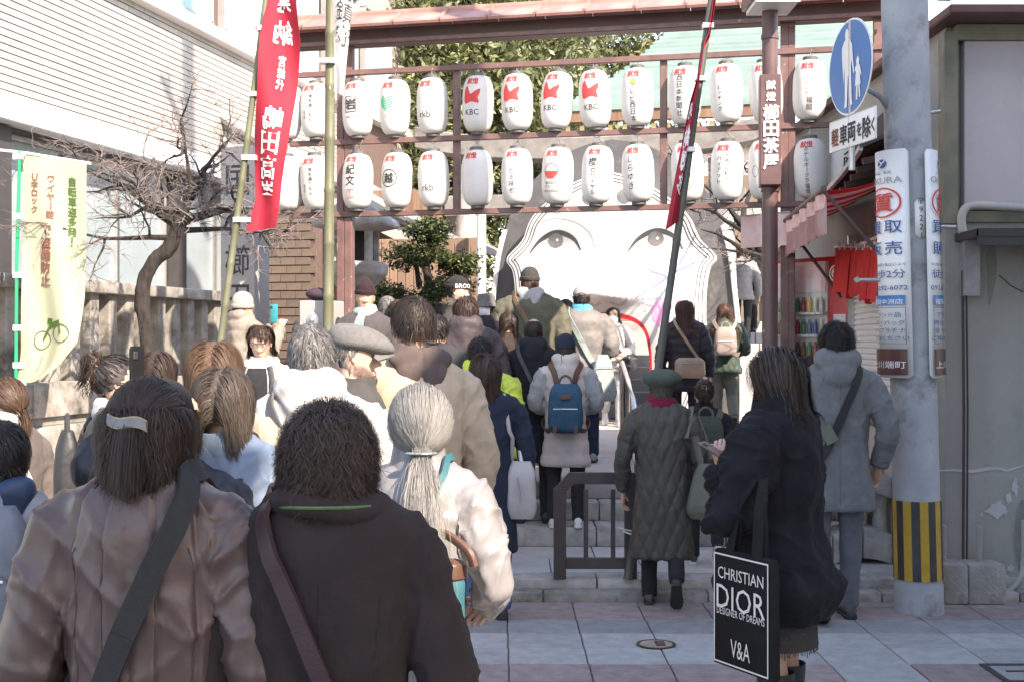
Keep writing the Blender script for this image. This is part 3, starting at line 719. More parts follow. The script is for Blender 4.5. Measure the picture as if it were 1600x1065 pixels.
# left background: house, plank wall, stone lantern, clipped tree
hs = empty('wooden_house', (PX(610,17.6), 17.6, .54), -A0, 'old wooden house with a sloping tiled roof behind the lantern frame', 'house')
MB().box((-1.2,2.2,1.6),(3.0,4.0,3.2)).build('wall', m_wood, hs)
m_rt = M('grey_roof_tile', (.30,.29,.29), (.22,.215,.21), 4, .6, .2, 40, var=.08)
for k in range(12):
    u0, u1 = k/12, (k+1)/12
    P0 = Vector((-2.8+3.55*u0, -.6, 4.55-2.0*u0**.85)); P1 = Vector((-2.8+3.55*u1, -.6, 4.55-2.0*u1**.85))
    MB().add([P0, P1, P1+Vector((0,4.6,0)), P0+Vector((0,4.6,0)), P0-Vector((0,0,.1)), P1-Vector((0,0,.1)), P1+Vector((0,4.6,-.1)), P0+Vector((0,4.6,-.1))],
             [(0,1,2,3),(7,6,5,4),(4,5,1,0),(5,6,2,1),(6,7,3,2),(7,4,0,3)]).build('roof_course', m_rt, hs, bevel=.012, seg=1)
    MB().tube([P0+Vector((0,-.05,.05)), P1+Vector((0,-.05,.03))], .07, 8).build('edge_tile', m_rt, hs, smooth=True)
    MB().prism([(0,-.12),(0,-.34),((P1-P0).x,-.34+(P1-P0).z),((P1-P0).x,-.12+(P1-P0).z)], P0, (1,0,0), (0,0,1), (0,.06,0)).build('barge_board', M('grey_board', (.42,.39,.36), None, 5, .8, .3, stretch=(.2,1,1)), hs)
pw = empty('plank_wall', (PX(690,15.6), 15.6, .54), -A0, 'brown vertical plank wall behind the clipped tree', 'wall')
m_plank = M('tan_plank', (.27,.18,.125), (.20,.13,.09), 6, .8, .35, 40, stretch=(1,1,.1), var=.14)
for i in range(14): MB().box((0,0,0),(.095,.03,2.35)).build('plank', m_plank, pw, loc=(-.92+i*.103, random.uniform(-.004,.004), 1.18), bevel=.003, seg=1)
for z in (.4, 2.2): MB().box((-.25,.045,z),(1.44,.05,.08)).build('rail', m_wood, pw)
pp = MB().tube([(0,0,.0),(0,0,2.6)], .055, 12).tube([(0,0,1.42),(0,0,1.5)], .085, 12).tube([(0,0,1.28),(0,0,1.32)], .08, 12).build('drain_pipe', m_white, smooth=True, loc=(PX(752,15.2), 15.2, .54)); tag(pp, 'white drain pipe with a collar beside the giant mask', 'pipe')

SD = 13.0
sl_ = empty('stone_lantern', (PX(556,SD), SD, .54), -A0, 'large mossy stone lantern behind the lantern frame post', 'stone lantern')
b = MB(); b.lathe([(.42,0),(.42,.18),(.34,.22),(.30,.3)], n=6); b.build('base', m_stone, sl_, bevel=.012, seg=1)
MB().lathe([(.20,.3),(.155,.5),(.15,1.4),(.18,1.66)], n=20).build('shaft', m_stone, sl_, smooth=True)
MB().lathe([(.18,1.64),(.33,1.78),(.34,1.88),(.26,1.91)], n=6, a0=.5).build('platform', m_stone, sl_, bevel=.012, seg=1)
for k in range(6):
    a = math.pi/3*k+.5; MB().box((.2*math.cos(a), .2*math.sin(a), 2.06),(.07,.07,.32), rz=a).build('light_box_post', m_stone, sl_, bevel=.01, seg=1)
MB().lathe([(.13,1.90),(.13,2.22)], n=12).build('light_box', m_dark, sl_)
MB().lathe([(.24,2.21),(.46,2.26),(.45,2.32),(.30,2.41),(.17,2.52),(.09,2.56)], n=6, a0=.5).build('roof', m_stone, sl_, bevel=.015, seg=1)
MB().lathe([(.07,2.55),(.11,2.62),(.09,2.71),(0,2.80)], n=12).build('finial', m_stone, sl_, smooth=True)

def leaf_cloud(name, centres, mat, parent, per, spread, size, flat=.6, seed=1):
    g = np.random.default_rng(seed); C = np.repeat(np.array(centres, float), per, axis=0); n = len(C)
    P = C+g.normal(size=(n,3))*np.array(spread)
    nrm = g.normal(size=(n,3)); nrm[:,2] = np.abs(nrm[:,2])*(1+flat); nrm /= np.linalg.norm(nrm, axis=1)[:,None]
    t = np.cross(nrm, g.normal(size=(n,3))); t /= np.linalg.norm(t, axis=1)[:,None]+1e-9; s_ = np.cross(nrm, t)
    L = size*g.uniform(.6,1.3,(n,1)); Wd = L*g.uniform(.32,.5,(n,1))
    V = np.stack([P-t*L, P-s_*Wd+nrm*L*.12, P+t*L, P+s_*Wd+nrm*L*.12], 1).reshape(-1,3)
    me = np_mesh(V, np.arange(4*n).reshape(-1,4), mat, smooth=False)
    return mesh_obj(name, me, parent)
def shell_points(n, rad, seed, hollow=.55, nz=.35):
    g = np.random.default_rng(seed); d = g.normal(size=(n,3)); d /= np.linalg.norm(d, axis=1)[:,None]
    r = g.uniform(hollow, 1, (n,1))*(1+nz*vnoise(d*2.3, seed)[:,None]); return d*r*np.array(rad)
m_leaf = M('evergreen_leaf', (.085,.115,.04), (.045,.065,.025), 1.3, .5, 0, isl=.5, trans=.25)
m_leaf2 = M('camphor_leaf', (.20,.21,.10), (.11,.13,.06), .7, .5, 0, isl=.45, trans=.25)
m_leaf3 = M('dry_leaf', (.20,.19,.09), (.13,.13,.06), .7, .5, 0, isl=.4, trans=.25)
m_bark = M('dark_bark', (.038,.031,.027), (.015,.012,.011), 26, .95, 1., 24, stretch=(1,1,.35), bdist=.02)
m_twig = M('twig_bark', (.22,.185,.18), (.13,.11,.105), 20, .85, .3, 60)
# clipped garden tree
ct = empty('clipped_tree', (PX(655,14.0), 14.0, .54), 0, 'clipped evergreen garden tree with layered foliage pads beside the mask', 'tree')
b = MB(); b.tube([(-.1,0,0),(-.08,0,.6),(0,.05,1.1),(.12,.0,1.6),(.05,.05,2.1)], [.11,.09,.08,.06,.03], 10)
pads = [(-.05,0,2.05,.42,.20),(.28,-.1,1.62,.36,.17),(-.32,.05,1.58,.34,.17),(.55,-.1,1.25,.42,.15),(-.42,-.15,1.18,.42,.16),(.05,-.2,1.30,.40,.16),(.75,-.05,1.02,.28,.12),(.12,0,2.32,.26,.14),(.42,.1,1.95,.26,.13)]
for x_, y_, z_, r_, h_ in pads: b.tube([(0,.02,max(.7,z_-.35)),(x_*.5,y_*.5,z_-.16),(x_,y_,z_-.05)], [.035,.025,.012], 6)
b.build('trunk', m_bark, ct, smooth=True)
cs = np.concatenate([shell_points(120, (r_, r_*.8, h_), 3+i, .35)+np.array((x_,y_,z_)) for i, (x_,y_,z_,r_,h_) in enumerate(pads)])
leaf_cloud('crown', cs, m_leaf, ct, 16, (.035,.035,.03), .030, 1.0, 4)
bush = empty('low_bush', (PX(700,13.4), 13.4, .54), 0, 'low green bush under the clipped tree', 'bush')
MB().tube([(0,0,0),(.02,0,.7)], [.03,.015], 6).build('stem', m_bark, bush)
leaf_cloud('foliage', shell_points(260,(.5,.35,.28),9,.2)+np.array((0,0,.95)), m_leaf2, bush, 14, (.04,.04,.04), .035, .8, 5)
# big trees behind
def big_tree(x, y, z0, rad, h, mat, seed, label, ncl=420, per=46, size=.095, trunk=.35):
    t = empty('tree', (x, y, z0), 0, label, 'tree', 'trees rising behind the shrine')
    b = MB(); b.tube([(0,0,0),(.1,0,h*.35),(-.1,.1,h*.7),(0,0,h)], [trunk,trunk*.8,trunk*.55,trunk*.2], 10)
    g = random.Random(seed)
    for k in range(9):
        a = g.uniform(0,6.28); zz = h*g.uniform(.45,.95)
        b.tube([(0,0,zz*.9),(math.cos(a)*rad[0]*.4, math.sin(a)*rad[1]*.4, zz+rad[2]*.1),(math.cos(a)*rad[0]*.8, math.sin(a)*rad[1]*.8, zz+rad[2]*g.uniform(-.1,.4))], [trunk*.4,trunk*.25,.03], 6)
    b.build('trunk', m_bark, t, smooth=True)
    leaf_cloud('crown', shell_points(ncl, rad, seed, .5, .45)+np.array((0,0,h)), mat, t, per, np.array(rad)*.085, size, .5, seed)
big_tree(PX(690,27), 27, .54, (3.3,2.4,4.2), 6.4, m_leaf2, 11, 'large bushy evergreen tree seen through the lanterns', 800, 60)
big_tree(PX(860,36), 36, .54, (5.0,3.0,3.2), 9.4, m_leaf2, 12, 'wide evergreen tree rising above the green copper roof', 420, 50, .13)
big_tree(PX(575,30), 30, .54, (2.2,2.0,3.2), 7.6, m_leaf, 13, 'darker evergreen tree behind the wooden house roof', 260, 46, .10)
big_tree(PX(1408,25), 25, .54, (1.9,1.6,2.4), 4.6, m_leaf3, 14, 'dry yellowish tree behind the utility pole', 200, 34, .085, .2)

# bare plum trees
def bare_tree(root, trunk_pts, trunk_r, seeds, spread, seed, droop=0., twig_len=.5, levels=3, nchild=5, parent=None):
    g = random.Random(seed); tb, lb, tw = MB(), MB(), MB()
    tb.tube(spline(trunk_pts, 12), list(np.interp(np.linspace(0,1,12*(len(trunk_pts)-1)+1), np.linspace(0,1,len(trunk_r)), trunk_r)), 18)
    def grow(p, d, L, r, lev):
        n = 5; pts = [p]; q = p.copy(); dd = d.copy()
        for i in range(n):
            dd = (dd+Vector((g.gauss(0,.22), g.gauss(0,.22), g.gauss(0,.18)-droop*.1*lev))).normalized(); q = q+dd*(L/n); pts.append(q.copy())
        (lb if lev < 2 else tw).tube(pts, [r*(1-.85*i/n) for i in range(n+1)], 6 if lev < 2 else 4)
        if lev >= levels: return
        for k in range(nchild+(2 if lev == 2 else 0) if lev else nchild-1):
            i = g.randint(1, n); base = pts[i]
            nd = (dd*.55+Vector((g.gauss(0,.6), g.gauss(0,.6), g.gauss(.12,.5)))).normalized()
            grow(base, nd, L*g.uniform(.42,.70), r*.42, lev+1)
    for p, d, L, r in seeds: grow(Vector(p), Vector(d).normalized(), L, r, 0)
    A_ = np.array(tb.v); N1 = vnoise(A_*np.array([14,14,7]), seed); N2 = vnoise(A_*np.array([40,40,14]), seed+1)
    tb.v = [tuple(a+np.array([n1*.013+n2*.006, n1*-.009+n2*.006, 0])) for a, n1, n2 in zip(A_, N1, N2)]
    tb.build('trunk', m_bark, root, smooth=True); tag(lb.build('branches', m_bark, root, smooth=True), kind='stuff'); tag(tw.build('twigs', m_twig, root, smooth=True), kind='stuff')
TD = 10.95; tx = PX(232,TD)
def tp(px, py, dy=0): return Vector(((px-CX)/F*TD-tx, dy, PZ(py,TD)))
pt = empty('plum_tree', (tx, TD, 0), 0, 'gnarled leafless plum tree with a crooked trunk before the stone fence', 'tree')
tk = [tp(232,780), tp(236,620), tp(229,520), tp(222,455), tp(240,410), tp(266,385), tp(276,350)]
sd = [(tp(276,350), (-.8,-.1,.5), .75, .05), (tp(270,372), (-1,-.2,.12), .95, .03), (tp(276,350), (.9,.1,.25), .70, .05), (tp(276,352), (.1,.1,1), .55, .05),
      (tp(262,330), (-.9,.1,.55), .95, .03), (tp(285,345), (.7,-.2,.75), .75, .035), (tp(290,360),(1,.1,-.05), .85,.03), (tp(268,345),(-.9,.2,.55),.85,.03), (tp(280,330),(.8,.1,.9),.75,.03)]
bare_tree(pt, tk, [.072,.064,.06,.062,.058,.064,.044], sd, 0, 21, .25, levels=3, nchild=6)
PD2 = 15.2; t2x = PX(1215,PD2)
def tp2(px, py, dy=0): return Vector(((px-CX)/F*PD2-t2x, dy, PZ(py,PD2)-.54))
p2 = empty('plum_tree', (t2x, PD2, .54), 0, 'leafless plum tree with pink buds behind the lamp post', 'tree')
bare_tree(p2, [tp2(1215,668), tp2(1212,520), tp2(1205,420), tp2(1175,370), tp2(1150,340)], [.12,.10,.08,.06,.04],
          [(tp2(1205,420),(-.6,0,.8),1.0,.05),(tp2(1175,370),(-.8,-.1,.3),.9,.04),(tp2(1150,340),(-.5,0,.8),.9,.035),(tp2(1205,415),(.5,0,.9),1.3,.05),(tp2(1190,390),(-.2,-.2,1),1.2,.04),(tp2(1160,350),(.3,.1,1),1.1,.04),(tp2(1205,400),(.8,.2,.6),1.1,.04)], 0, 5, -.3, levels=3, nchild=4)

# ------------------------------------------------------------------ banners
def cloth(fn, nu, nv, name, mat, parent, th=.003):
    b = MB(); b.grid(fn, nu, nv); me = b.mesh(mat, smooth=True, solid=th); return mesh_obj(name, me, parent)
m_bam = M('green_bamboo', (.135,.14,.085), (.10,.105,.062), 5, .5, .1, 40, stretch=(1,1,.3), spots=((.20,.19,.14), 4, .55, .2))
m_bamd = M('dark_bamboo', (.085,.095,.075), (.055,.06,.05), 5, .5, .1, 40, stretch=(1,1,.3))
def bamboo(p0, p1, r0, r1, parent, mat, every=.32):
    p0, p1 = Vector(p0), Vector(p1); L = (p1-p0).length; pts, rr = [], []; n = int(L/every)
    for i in range(n):
        for t, k in ((i/n,1.12),((i+.05)/n,.97),((i+.95)/n,.98)):
            pts.append(p0.lerp(p1, t)); rr.append((r0+(r1-r0)*t)*k)
    pts.append(p1); rr.append(r1)
    return MB().tube(pts, rr, 10).build('pole', mat, parent, smooth=True)
# green/white nobori
ND = 10.5
nb = empty('nobori_banner', (PX(22,ND), ND, 0), 0, 'pale yellow green street banner on a bright green pole before the stone fence', 'banner')
def nl(px, py, dy=0): return Vector((PX(px,ND)-PX(22,ND), dy, PZ(py,ND)))
MB().tube([nl(23,860), nl(26,420), nl(31,236)], .014, 10).build('pole', M('bright_green_pole', (.0,.42,.16), None, 8, .35, .05), nb, smooth=True)
MB().tube([nl(-40,231), nl(31,238), nl(142,256)], .011, 8).build('cross_arm', m_white, nb, smooth=True)
def nbf(u, v):
    py = 244+(1-v)*356
    left = np.interp(1-v, [0,.5,.85,1], [38,36,33,26]); right = np.interp(1-v, [0,.3,.6,.8,.93,1], [137,136,132,124,96,62])
    pyb = py+(u*10 if v > .9 else u*10)-max(0,(1-v)-.75)*u*60
    return nl(left+(right-left)*u, pyb, -.03+.05*math.sin(u*5+v*4)*(1-v)+.04*math.sin(u*9+2+v*7)*(1-v))
m_nob = M('pale_banner', (.55,.575,.44), (.52,.545,.40), 2, .7, .15, 40, trans=.45)
cloth(nbf, 14, 34, 'cloth', m_nob, nb)
for py in (245, 338, 430, 512, 570, 597): MB().box(nl(31,py,-.004),(.10,.03,.045)).build('tab', m_white, nb)
def on(fn, nx, nv, eps=.006):
    def g(u, v, e=0.):
        u = min(1., max(0., u)); v = min(1., max(0., v)); p = fn(u, v); a = fn(min(1,u+.02), v)-fn(max(0,u-.02), v); c = fn(u, min(1,v+.02))-fn(u, max(0,v-.02)); n = a.cross(c).normalized()
        if n.y > 0: n = -n
        return p+n*(eps+e)
    return g
def cloth_text(name, s_, u, v0, v1, fn, mat, parent, aspect, off=.01, wfac=1.):
    """vertical characters between v0 (top) and v1 on cloth fn; aspect = width/height of the cloth in metres"""
    n = len(s_); size = (v0-v1)/n
    parts = vtext(s_, 1., 1.0, off); out = []
    for V, Fc in parts:
        V = V*np.array([size/aspect*.86*wfac, size*.86/.98]); V[:,1] += (v0+v1)/2; V[:,0] += u; out.append((V, Fc))
    g = on(fn, 0, 0)
    return flat_decal(name, out, mat, (0,0,0), (1,0,0), (0,0,1), parent, fn=g)
m_olive = M('olive_ink', (.05,.11,.012), None, 20, .7, 0); m_brn = M('brown_ink', (.20,.075,.05), None, 20, .7, 0)
cloth_text('lettering', '自転車盗多発！', .78, .95, .60, nbf, m_olive, nb, .29, .014)
cloth_text('lettering', 'ワイヤー錠', .45, .94, .72, nbf, m_brn, nb, .29, .014)
cloth_text('lettering', 'Ｕ字ロック', .20, .94, .74, nbf, m_brn, nb, .29, .014)
cloth_text('lettering', 'で盗難防止', .40, .73, .42, nbf, m_brn, nb, .29, .02)
bike = shift(ring2d(.15, .016, sx=1, sy=.30), .38, .20)+shift(ring2d(.15,.016, sx=1, sy=.30), .72, .24)+stroke2d([(.38,.20),(.5,.27),(.68,.29),(.72,.24)], .012)+stroke2d([(.45,.29),(.55,.29)], .012)
g_ = on(nbf, 0, 0); flat_decal('bicycle_picture', bike, m_olive, (0,0,0), (1,0,0), (0,0,1), nb, fn=g_)
cloth_text('lettering', '福岡県警', .45, .13, .05, nbf, m_olive, nb, .29, 0., .6)

# big red nobori on bamboo
RD = 9.9; rx0 = PX(345,RD)
rb = empty('nobori_banner', (rx0, RD, 0), 0, 'tall red banner with large white characters on a green bamboo pole', 'banner')
def rl(px, py, dy=0): return Vector((PX(px,RD)-rx0, dy, PZ(py,RD)))
bamboo(rl(318,735), rl(438,-170), .030, .022, rb, m_bam)
def rbf(u, v):
    py = 362-(v)*520
    left = np.interp(py, [-160,0,60,140,210,280,315,335,362], [438,420,408,404,398,397,398,392,386])
    right = np.interp(py, [-160,0,60,140,210,280,362], [490,466,470,462,452,441,434])
    return rl(left+(right-left)*u, py+u*6-(12*u if py > 330 else 0), -.02+.05*math.sin(u*4.2+v*9)+.03*u*math.sin(v*16))
m_redcloth = M('red_banner_cloth', (.44,.020,.045), (.39,.017,.04), 3, .75, .2, 70, trans=.25)
m_wcloth = M('white_print', (.82,.80,.80), None, 3, .75, .1)
cloth(rbf, 10, 60, 'cloth', m_redcloth, rb)
for s_, v0, v1, u_, wf in (('奉納', .73, .555, .55, 1.0), ('宮総代', .545, .42, .55, .75), ('嶋田高峯', .40, .065, .50, 1.05)):
    cloth_text('lettering', s_, u_, v0, v1, rbf, m_wcloth, rb, .135, .0095, -wf)   # read from the back
for py in (45, 148, 247, 344): 
    l = np.interp(py, [0,60,140,210,280,344], [420,408,404,398,397,388]); pxp = np.interp(py, [-170,735], [438,318])
    MB().box(rl((l+pxp)/2, py, -.01),(max(.06,(l-pxp+8)/F*RD), .06, .035)).build('tab', m_white, rb)
# bamboo pole with white banner and its granite post
BD = 10.7
gpst = empty('granite_post', (PX(503,BD), BD, .54), -A0, 'short granite post holding the bamboo banner pole', 'post')
MB().box((0,0,.72),(.29,.29,1.44)).build('block', m_stone_l, gpst, bevel=.01, seg=1)
zb = PZ(500,BD)-.54
b = MB(); bt_ = b.lathe([(.0,0),(.052,.0),(.052,.010),(.02,.014),(.018,.04),(0,.046)], n=20); o = b.build('bolt_plate', m_steel, gpst, smooth=True); o.location = (-.02,-.145,zb); o.rotation_euler = (R(90),0,0)
wb = empty('nobori_banner', (PX(519,BD), BD-.24, .54), 0, 'white banner on a thick bamboo pole fixed to the granite post', 'banner')
bamboo((0,0,1.05), (.03,0,4.9), .044, .04, wb, m_bam, .42)
MB().tube([(0,0,1.2),(0,.15,1.2)], .015, 8).build('bracket', m_steel, wb)
def wbf(u, v):
    z = PZ(150,BD)-.54+v*1.9; wdt = .20*(.5+.5*min(1, v*1.6+.15))
    return Vector((.02+u*wdt, -.045+.03*math.sin(u*5+v*6), z-.06*u))
cloth(wbf, 8, 24, 'cloth', M('white_cloth', (.80,.80,.80), None, 3, .75, .15, 60, trans=.3), wb)
cloth_text('lettering', '奉納博多総鎮守', .72, .95, .15, wbf, m_ink, wb, .1, 0., .8)
for v in (.12, .42): MB().box((-.0, -.03, PZ(150,BD)-.54+v*1.9),(.13,.10,.035)).build('tab', m_white, wb)
# leaning right pole with narrow red banner
lb0, lb1 = Vector((PX(981,8.24), 8.24, .122)), W(1113,-10,8.6)
rr_ = empty('nobori_banner', lb0, 0, 'furled red banner on a dark leaning pole tied to the black railing', 'banner')
bamboo((0,0,0), (lb1-lb0)*1.25, .029, .022, rr_, m_bamd, .42)
ax = (lb1-lb0)
def rrf(u, v):
    t = .60+.62*v; p = ax*t; wd = np.interp(v, [0,.2,.5,1], [.085,.06,.03,.06])
    left = np.interp(v, [0,.35,.55,1], [1,1,-.2,-1])
    return p+Vector((-.01-wd*u*left if left > 0 else .01+wd*u*abs(left), -.035+.03*math.sin(u*6+v*10), -.06*u*(1-v)))
cloth(rrf, 6, 40, 'cloth', m_redcloth, rr_)
cloth_text('lettering', '奉納博多', .5, .36, .06, rrf, m_wcloth, rr_, .1, .03, .6)
for v in (.2, .40, .55): MB().box(ax*(.60+.62*v)+Vector((0,-.01,0)),(.07,.07,.03)).build('tab', m_white, rr_)
# ------------------------------------------------------------------ utility pole and its signs
m_conc = M('pole_concrete', (.40,.42,.44), (.31,.33,.36), 3.5, .8, .3, 90, spots=((.15,.148,.14), 1.7, .53, .14))
UX, UY = 2.487, 7.84
up_ = empty('utility_pole', (UX, UY, 0), 0, 'thick leaning concrete utility pole with black and yellow striped guard', 'utility pole')
LEAN = Vector((-.030, .0, 1.))
def ua(z): return Vector((-.024*z, 0, z))
MB().tube([ua(.17), ua(.17+2), ua(5), ua(9), ua(14.5)], [.140,.139,.138,.136,.130], 28).build('shaft', m_conc, up_, smooth=True)
MB().tube([ua(-.02), ua(.17)], [.148,.146], 28).build('footing', m_conc, up_, smooth=True)
m_yel2 = M('worn_yellow', (.50,.31,.03), (.40,.24,.03), 9, .6, .5, 160, spots=((.25,.2,.1), 7, .62, .1)); m_blk2 = M('guard_black', (.03,.03,.033), (.05,.05,.05), 9, .6, .6, 160)
for k in range(18):
    a0, a1 = 2*math.pi*k/18, 2*math.pi*(k+1)/18; b = MB()
    vs_ = []
    for z in (.205, .685):
        for rr in (.1405, .147):
            for a in (a0, (a0+a1)/2, a1): vs_.append(ua(z)+Vector((math.cos(a)*rr, math.sin(a)*rr, 0)))
    b.add(vs_, [(3,4,10,9),(4,5,11,10),(0,6,7,1),(1,7,8,2),(9,10,7,6),(10,11,8,7),(0,1,4,3),(1,2,5,4),(0,3,9,6),(2,8,11,5)])
    b.build('guard_stripe', m_yel2 if k%2 else m_blk2, up_)
MB().tube([ua(3.02), ua(3.06)], .136, 28).tube([ua(3.02)+Vector((.13,0,.02)), ua(3.02)+Vector((.2,-.01,.03))], .012, 8).build('clamp_band', m_steel, up_, smooth=True)
for z in (3.75, 2.35): MB().tube([ua(z), ua(z)+Vector((.30,.06,0))], .012, 8).build('step_bolt', m_steel, up_, smooth=True)
MB().tube([ua(2.02), ua(2.02)+Vector((-.33,-.02,0))], .012, 8).tube([ua(2.02)+Vector((-.33,-.02,-.012)), ua(2.02)+Vector((-.345,-.02,.012))], .018, 8).build('step_bolt', m_steel, up_, smooth=True)
MB().box(ua(12.6)+Vector((.05,0,0)),(1.5,.1,.1)).build('cross_arm', m_steel, up_)
MB().tube([ua(10.6)+Vector((.32,.0,0)), ua(11.5)+Vector((.32,0,0))], .24, 18).build('transformer', m_steel, up_, smooth=True)
for k in range(3): MB().tube([ua(12.65)+Vector((-.5+.5*k,0,0)), ua(12.85)+Vector((-.5+.5*k,0,0))], .04, 10).build('insulator', m_white, up_)

m_plate = M('sign_white', (.78,.78,.77), (.74,.74,.73), 3, .35, .03, 30)
m_blue = M('sign_blue', (.02,.17,.44), (.018,.15,.40), 4, .35, .02, 30); m_maroon = M('sign_maroon', (.10,.035,.035), None, 6, .4, .05); m_navy = M('navy_ink', (.03,.10,.30), None, 10, .6, 0)
def pole_sign(name, label, z0, z1, am, half, rr, decs):
    zc = (z0+z1)/2; hh = (z1-z0)/2
    s_ = empty(name, Vector((UX, UY, 0))+ua(zc), 0, label, 'sign')
    def wr(u, v, e=0.): a = am+u/rr; return Vector((math.cos(a)*(rr+e), math.sin(a)*(rr+e), v))+Vector((-.024*v,0,0))
    out = [(-half+.02,-hh),(half-.02,-hh),(half,-hh+.02),(half,hh-.02),(half-.02,hh),(-half+.02,hh),(-half,hh-.02),(-half,-hh+.02)]
    P, Fc = cut2d(poly2d(out), .03)[0]
    me = me_from([wr(p[0], p[1]) for p in P], Fc, m_plate, True); bm = bmesh.new(); bm.from_mesh(me); bmesh.ops.remove_doubles(bm, verts=bm.verts, dist=1e-5); bmesh.ops.recalc_face_normals(bm, faces=bm.faces)
    bmesh.ops.solidify(bm, geom=bm.faces[:], thickness=.006); bm.to_mesh(me); bm.free(); mesh_obj('plate', me, s_)
    for e, (parts, mat) in enumerate(decs): flat_decal('lettering', cut2d(parts, .025), mat, (0,0,0), (1,0,0), (0,0,1), s_, fn=lambda u, v, e2=0., e=e: wr(u, v, .008+.0005*e+e2))
    b = MB()
    for z in (-hh*.8, hh*.8): b.tube([wr(0,z,-.012), Vector((math.cos(am)*.10, math.sin(am)*.10, z))], .012, 6)
    b.build('bracket', m_steel, s_)
def ad(zt):
    """advert layout, top at +.88"""
    D = []
    D += [(shift(disc2d(.034), -.0, .78), m_navy), (shift(stroke2d([(-.03,-.03),(.03,.03)], .004), 0, .78), m_plate), (shift(stroke2d([(-.03,.03),(.0,0)], .004), 0, .78), m_plate)]
    D += [H_('買取・販売', .026, .705, 0, 0, m_navy), H_('OKURA', .072, .645, 0, .0, m_grey_ink)]
    D += [(shift(ring2d(.118,.012), 0, .475), m_redink), (shift(vtext('質', .155, off=.012), 0, .475), m_redink)]
    for y, s_ in ((.285,'買取'),(.12,'販売')):
        D += [(shift(vtext(s_[0], .115, off=.006), -.065, y), m_navy), (shift(vtext(s_[1], .115, off=.006), .065, y), m_navy)]
    D += [H_('中洲川端駅1番出口より', .026, -.01, 0, .0, m_navy), H_('徒歩2分', .075, -.085, 0, .002, m_navy), H_('092-292-6072', .05, -.19, 0, .002, m_navy)]
    D += [(shift(rect2d(.25,.075), 0, -.285), m_blue), H_('福岡中洲店', .046, -.30, 0, .002, m_plate)]
    D += [(shift(frame2d(.255,.28,.003), 0, -.48), m_navy)]
    for y, s_ in ((-.40,'ブランド品'),(-.46,'時計・バッグ'),(-.52,'金・プラチナ'),(-.58,'ご相談ください')): D.append(H_(s_, .042, y, 0, 0, m_navy))
    D += [(shift(rect2d(.26,.20), 0, -.76), m_maroon), H_('上川端町', .062, -.785, 0, .004, m_plate)]
    return [([(V*np.array([1.08,.775]), Fc) for V, Fc in parts], mat) for parts, mat in D]
z0, z1 = PZ(590, UY-.15), PZ(233, UY-.15)
pole_sign('advert_sign', 'tall curved white pawnshop sign on the shutter side of the utility pole', z0, z1, R(-157), .17, .195, ad(0))
pole_sign('advert_sign', 'tall curved white pawnshop sign on the wall side of the utility pole', z0, z1, R(-20), .16, .172, ad(0))
pole_sign('number_plate', 'small white number plate fixed on the utility pole between the tall signs', PZ(371,UY-.15), PZ(312,UY-.15), R(-82), .036, .148, [V_('〒9221', .05, -.0, 0, 0), H_('177', .026, .10)])
# round blue sign and its plate
SU = Vector((.19,-.982,0)); SN = Vector((-.982,-.19,0))
RC = W(1328, 105, 7.7); rs = empty('round_sign', RC, 0, 'round blue pedestrian sign showing a white adult and child', 'sign')
def discs(r, y, th, n=40): return [RC*0+SU*(r*math.cos(2*math.pi*k/n))+UP*(r*math.sin(2*math.pi*k/n))+SN*y for k in range(n)]
MB().loft([discs(.288,-.006,0), discs(.288,.0,0)]).build('rim', m_plate, rs); MB().loft([discs(.276,.0005,0), discs(.276,.003,0)]).build('face', m_blue, rs)
adult = [(-.04,.0),(-.055,-.10),(-.075,.06),(-.075,.12),(-.045,.155),(-.03,.16),(-.032,.20),(-.018,.225),(.0,.225),(.014,.20),(.012,.16),(.03,.155),(.06,.12),(.075,.02),(.088,-.055),(.078,-.06),(.05,.03),(.045,-.02),(.055,-.2),(.065,-.24),(.035,-.245),(.01,-.06),(.004,-.06),(-.01,-.245),(-.045,-.25),(-.035,-.2)]
child = [(.10,-.02),(.095,-.035),(.112,-.05),(.10,-.13),(.115,-.13),(.11,-.215),(.13,-.215),(.135,-.13),(.142,-.13),(.15,-.205),(.168,-.205),(.16,-.13),(.172,-.13),(.158,-.05),(.178,-.085),(.184,-.075),(.16,-.015),(.15,-.01),(.155,.02),(.135,.045),(.115,.02),(.12,-.01)]
flat_decal('adult_figure', shift(fill2d(adult), -.02, .01), m_plate, SN*.0045, SU, UP, rs, .0015); flat_decal('child_figure', shift(fill2d(child), -.02, .0), m_plate, SN*.0045, SU, UP, rs, .0015)
MB().tube([SN*-.012+UP*.28, SN*-.012-UP*.62], .02, 8).build('mast', m_steel, rs, smooth=True)
arm_end = Vector((UX,UY,0))+ua(3.04)-RC
MB().tube([SN*-.02+UP*(-.08), arm_end*.5+SN*-.01+UP*(-.04), arm_end+Vector((-.1,0,0))], .018, 8).build('bracket', m_steel, rs, smooth=True)
PC = W(1331, 204, 7.66); ps = empty('exemption_plate', PC, 0, 'white rectangular plate with black characters under the round blue sign', 'sign')
MB().prism([(-.30,-.095),(.30,-.095),(.30,.095),(-.30,.095)], (0,0,0), SU, UP, SN*-.006).build('plate', m_plate, ps, bevel=.01, seg=2)
for ch, u, sz, mt in (('軽',-.225,.12,m_brn),('車',-.11,.13,m_ink),('両',.0,.13,m_ink),('を',.10,.09,m_ink),('除',.195,.135,m_ink),('く',.275,.09,m_ink)):
    flat_decal('lettering', shift(vtext(ch, sz, off=.012, wide=.85), u, -.01), mt, (0,0,0), SU, UP, ps, .003)
e_ = Vector((UX,UY,0))+ua(2.88)-PC
MB().tube([e_*.55+SN*-.02, e_], .012, 8).build('bracket', m_steel, ps)

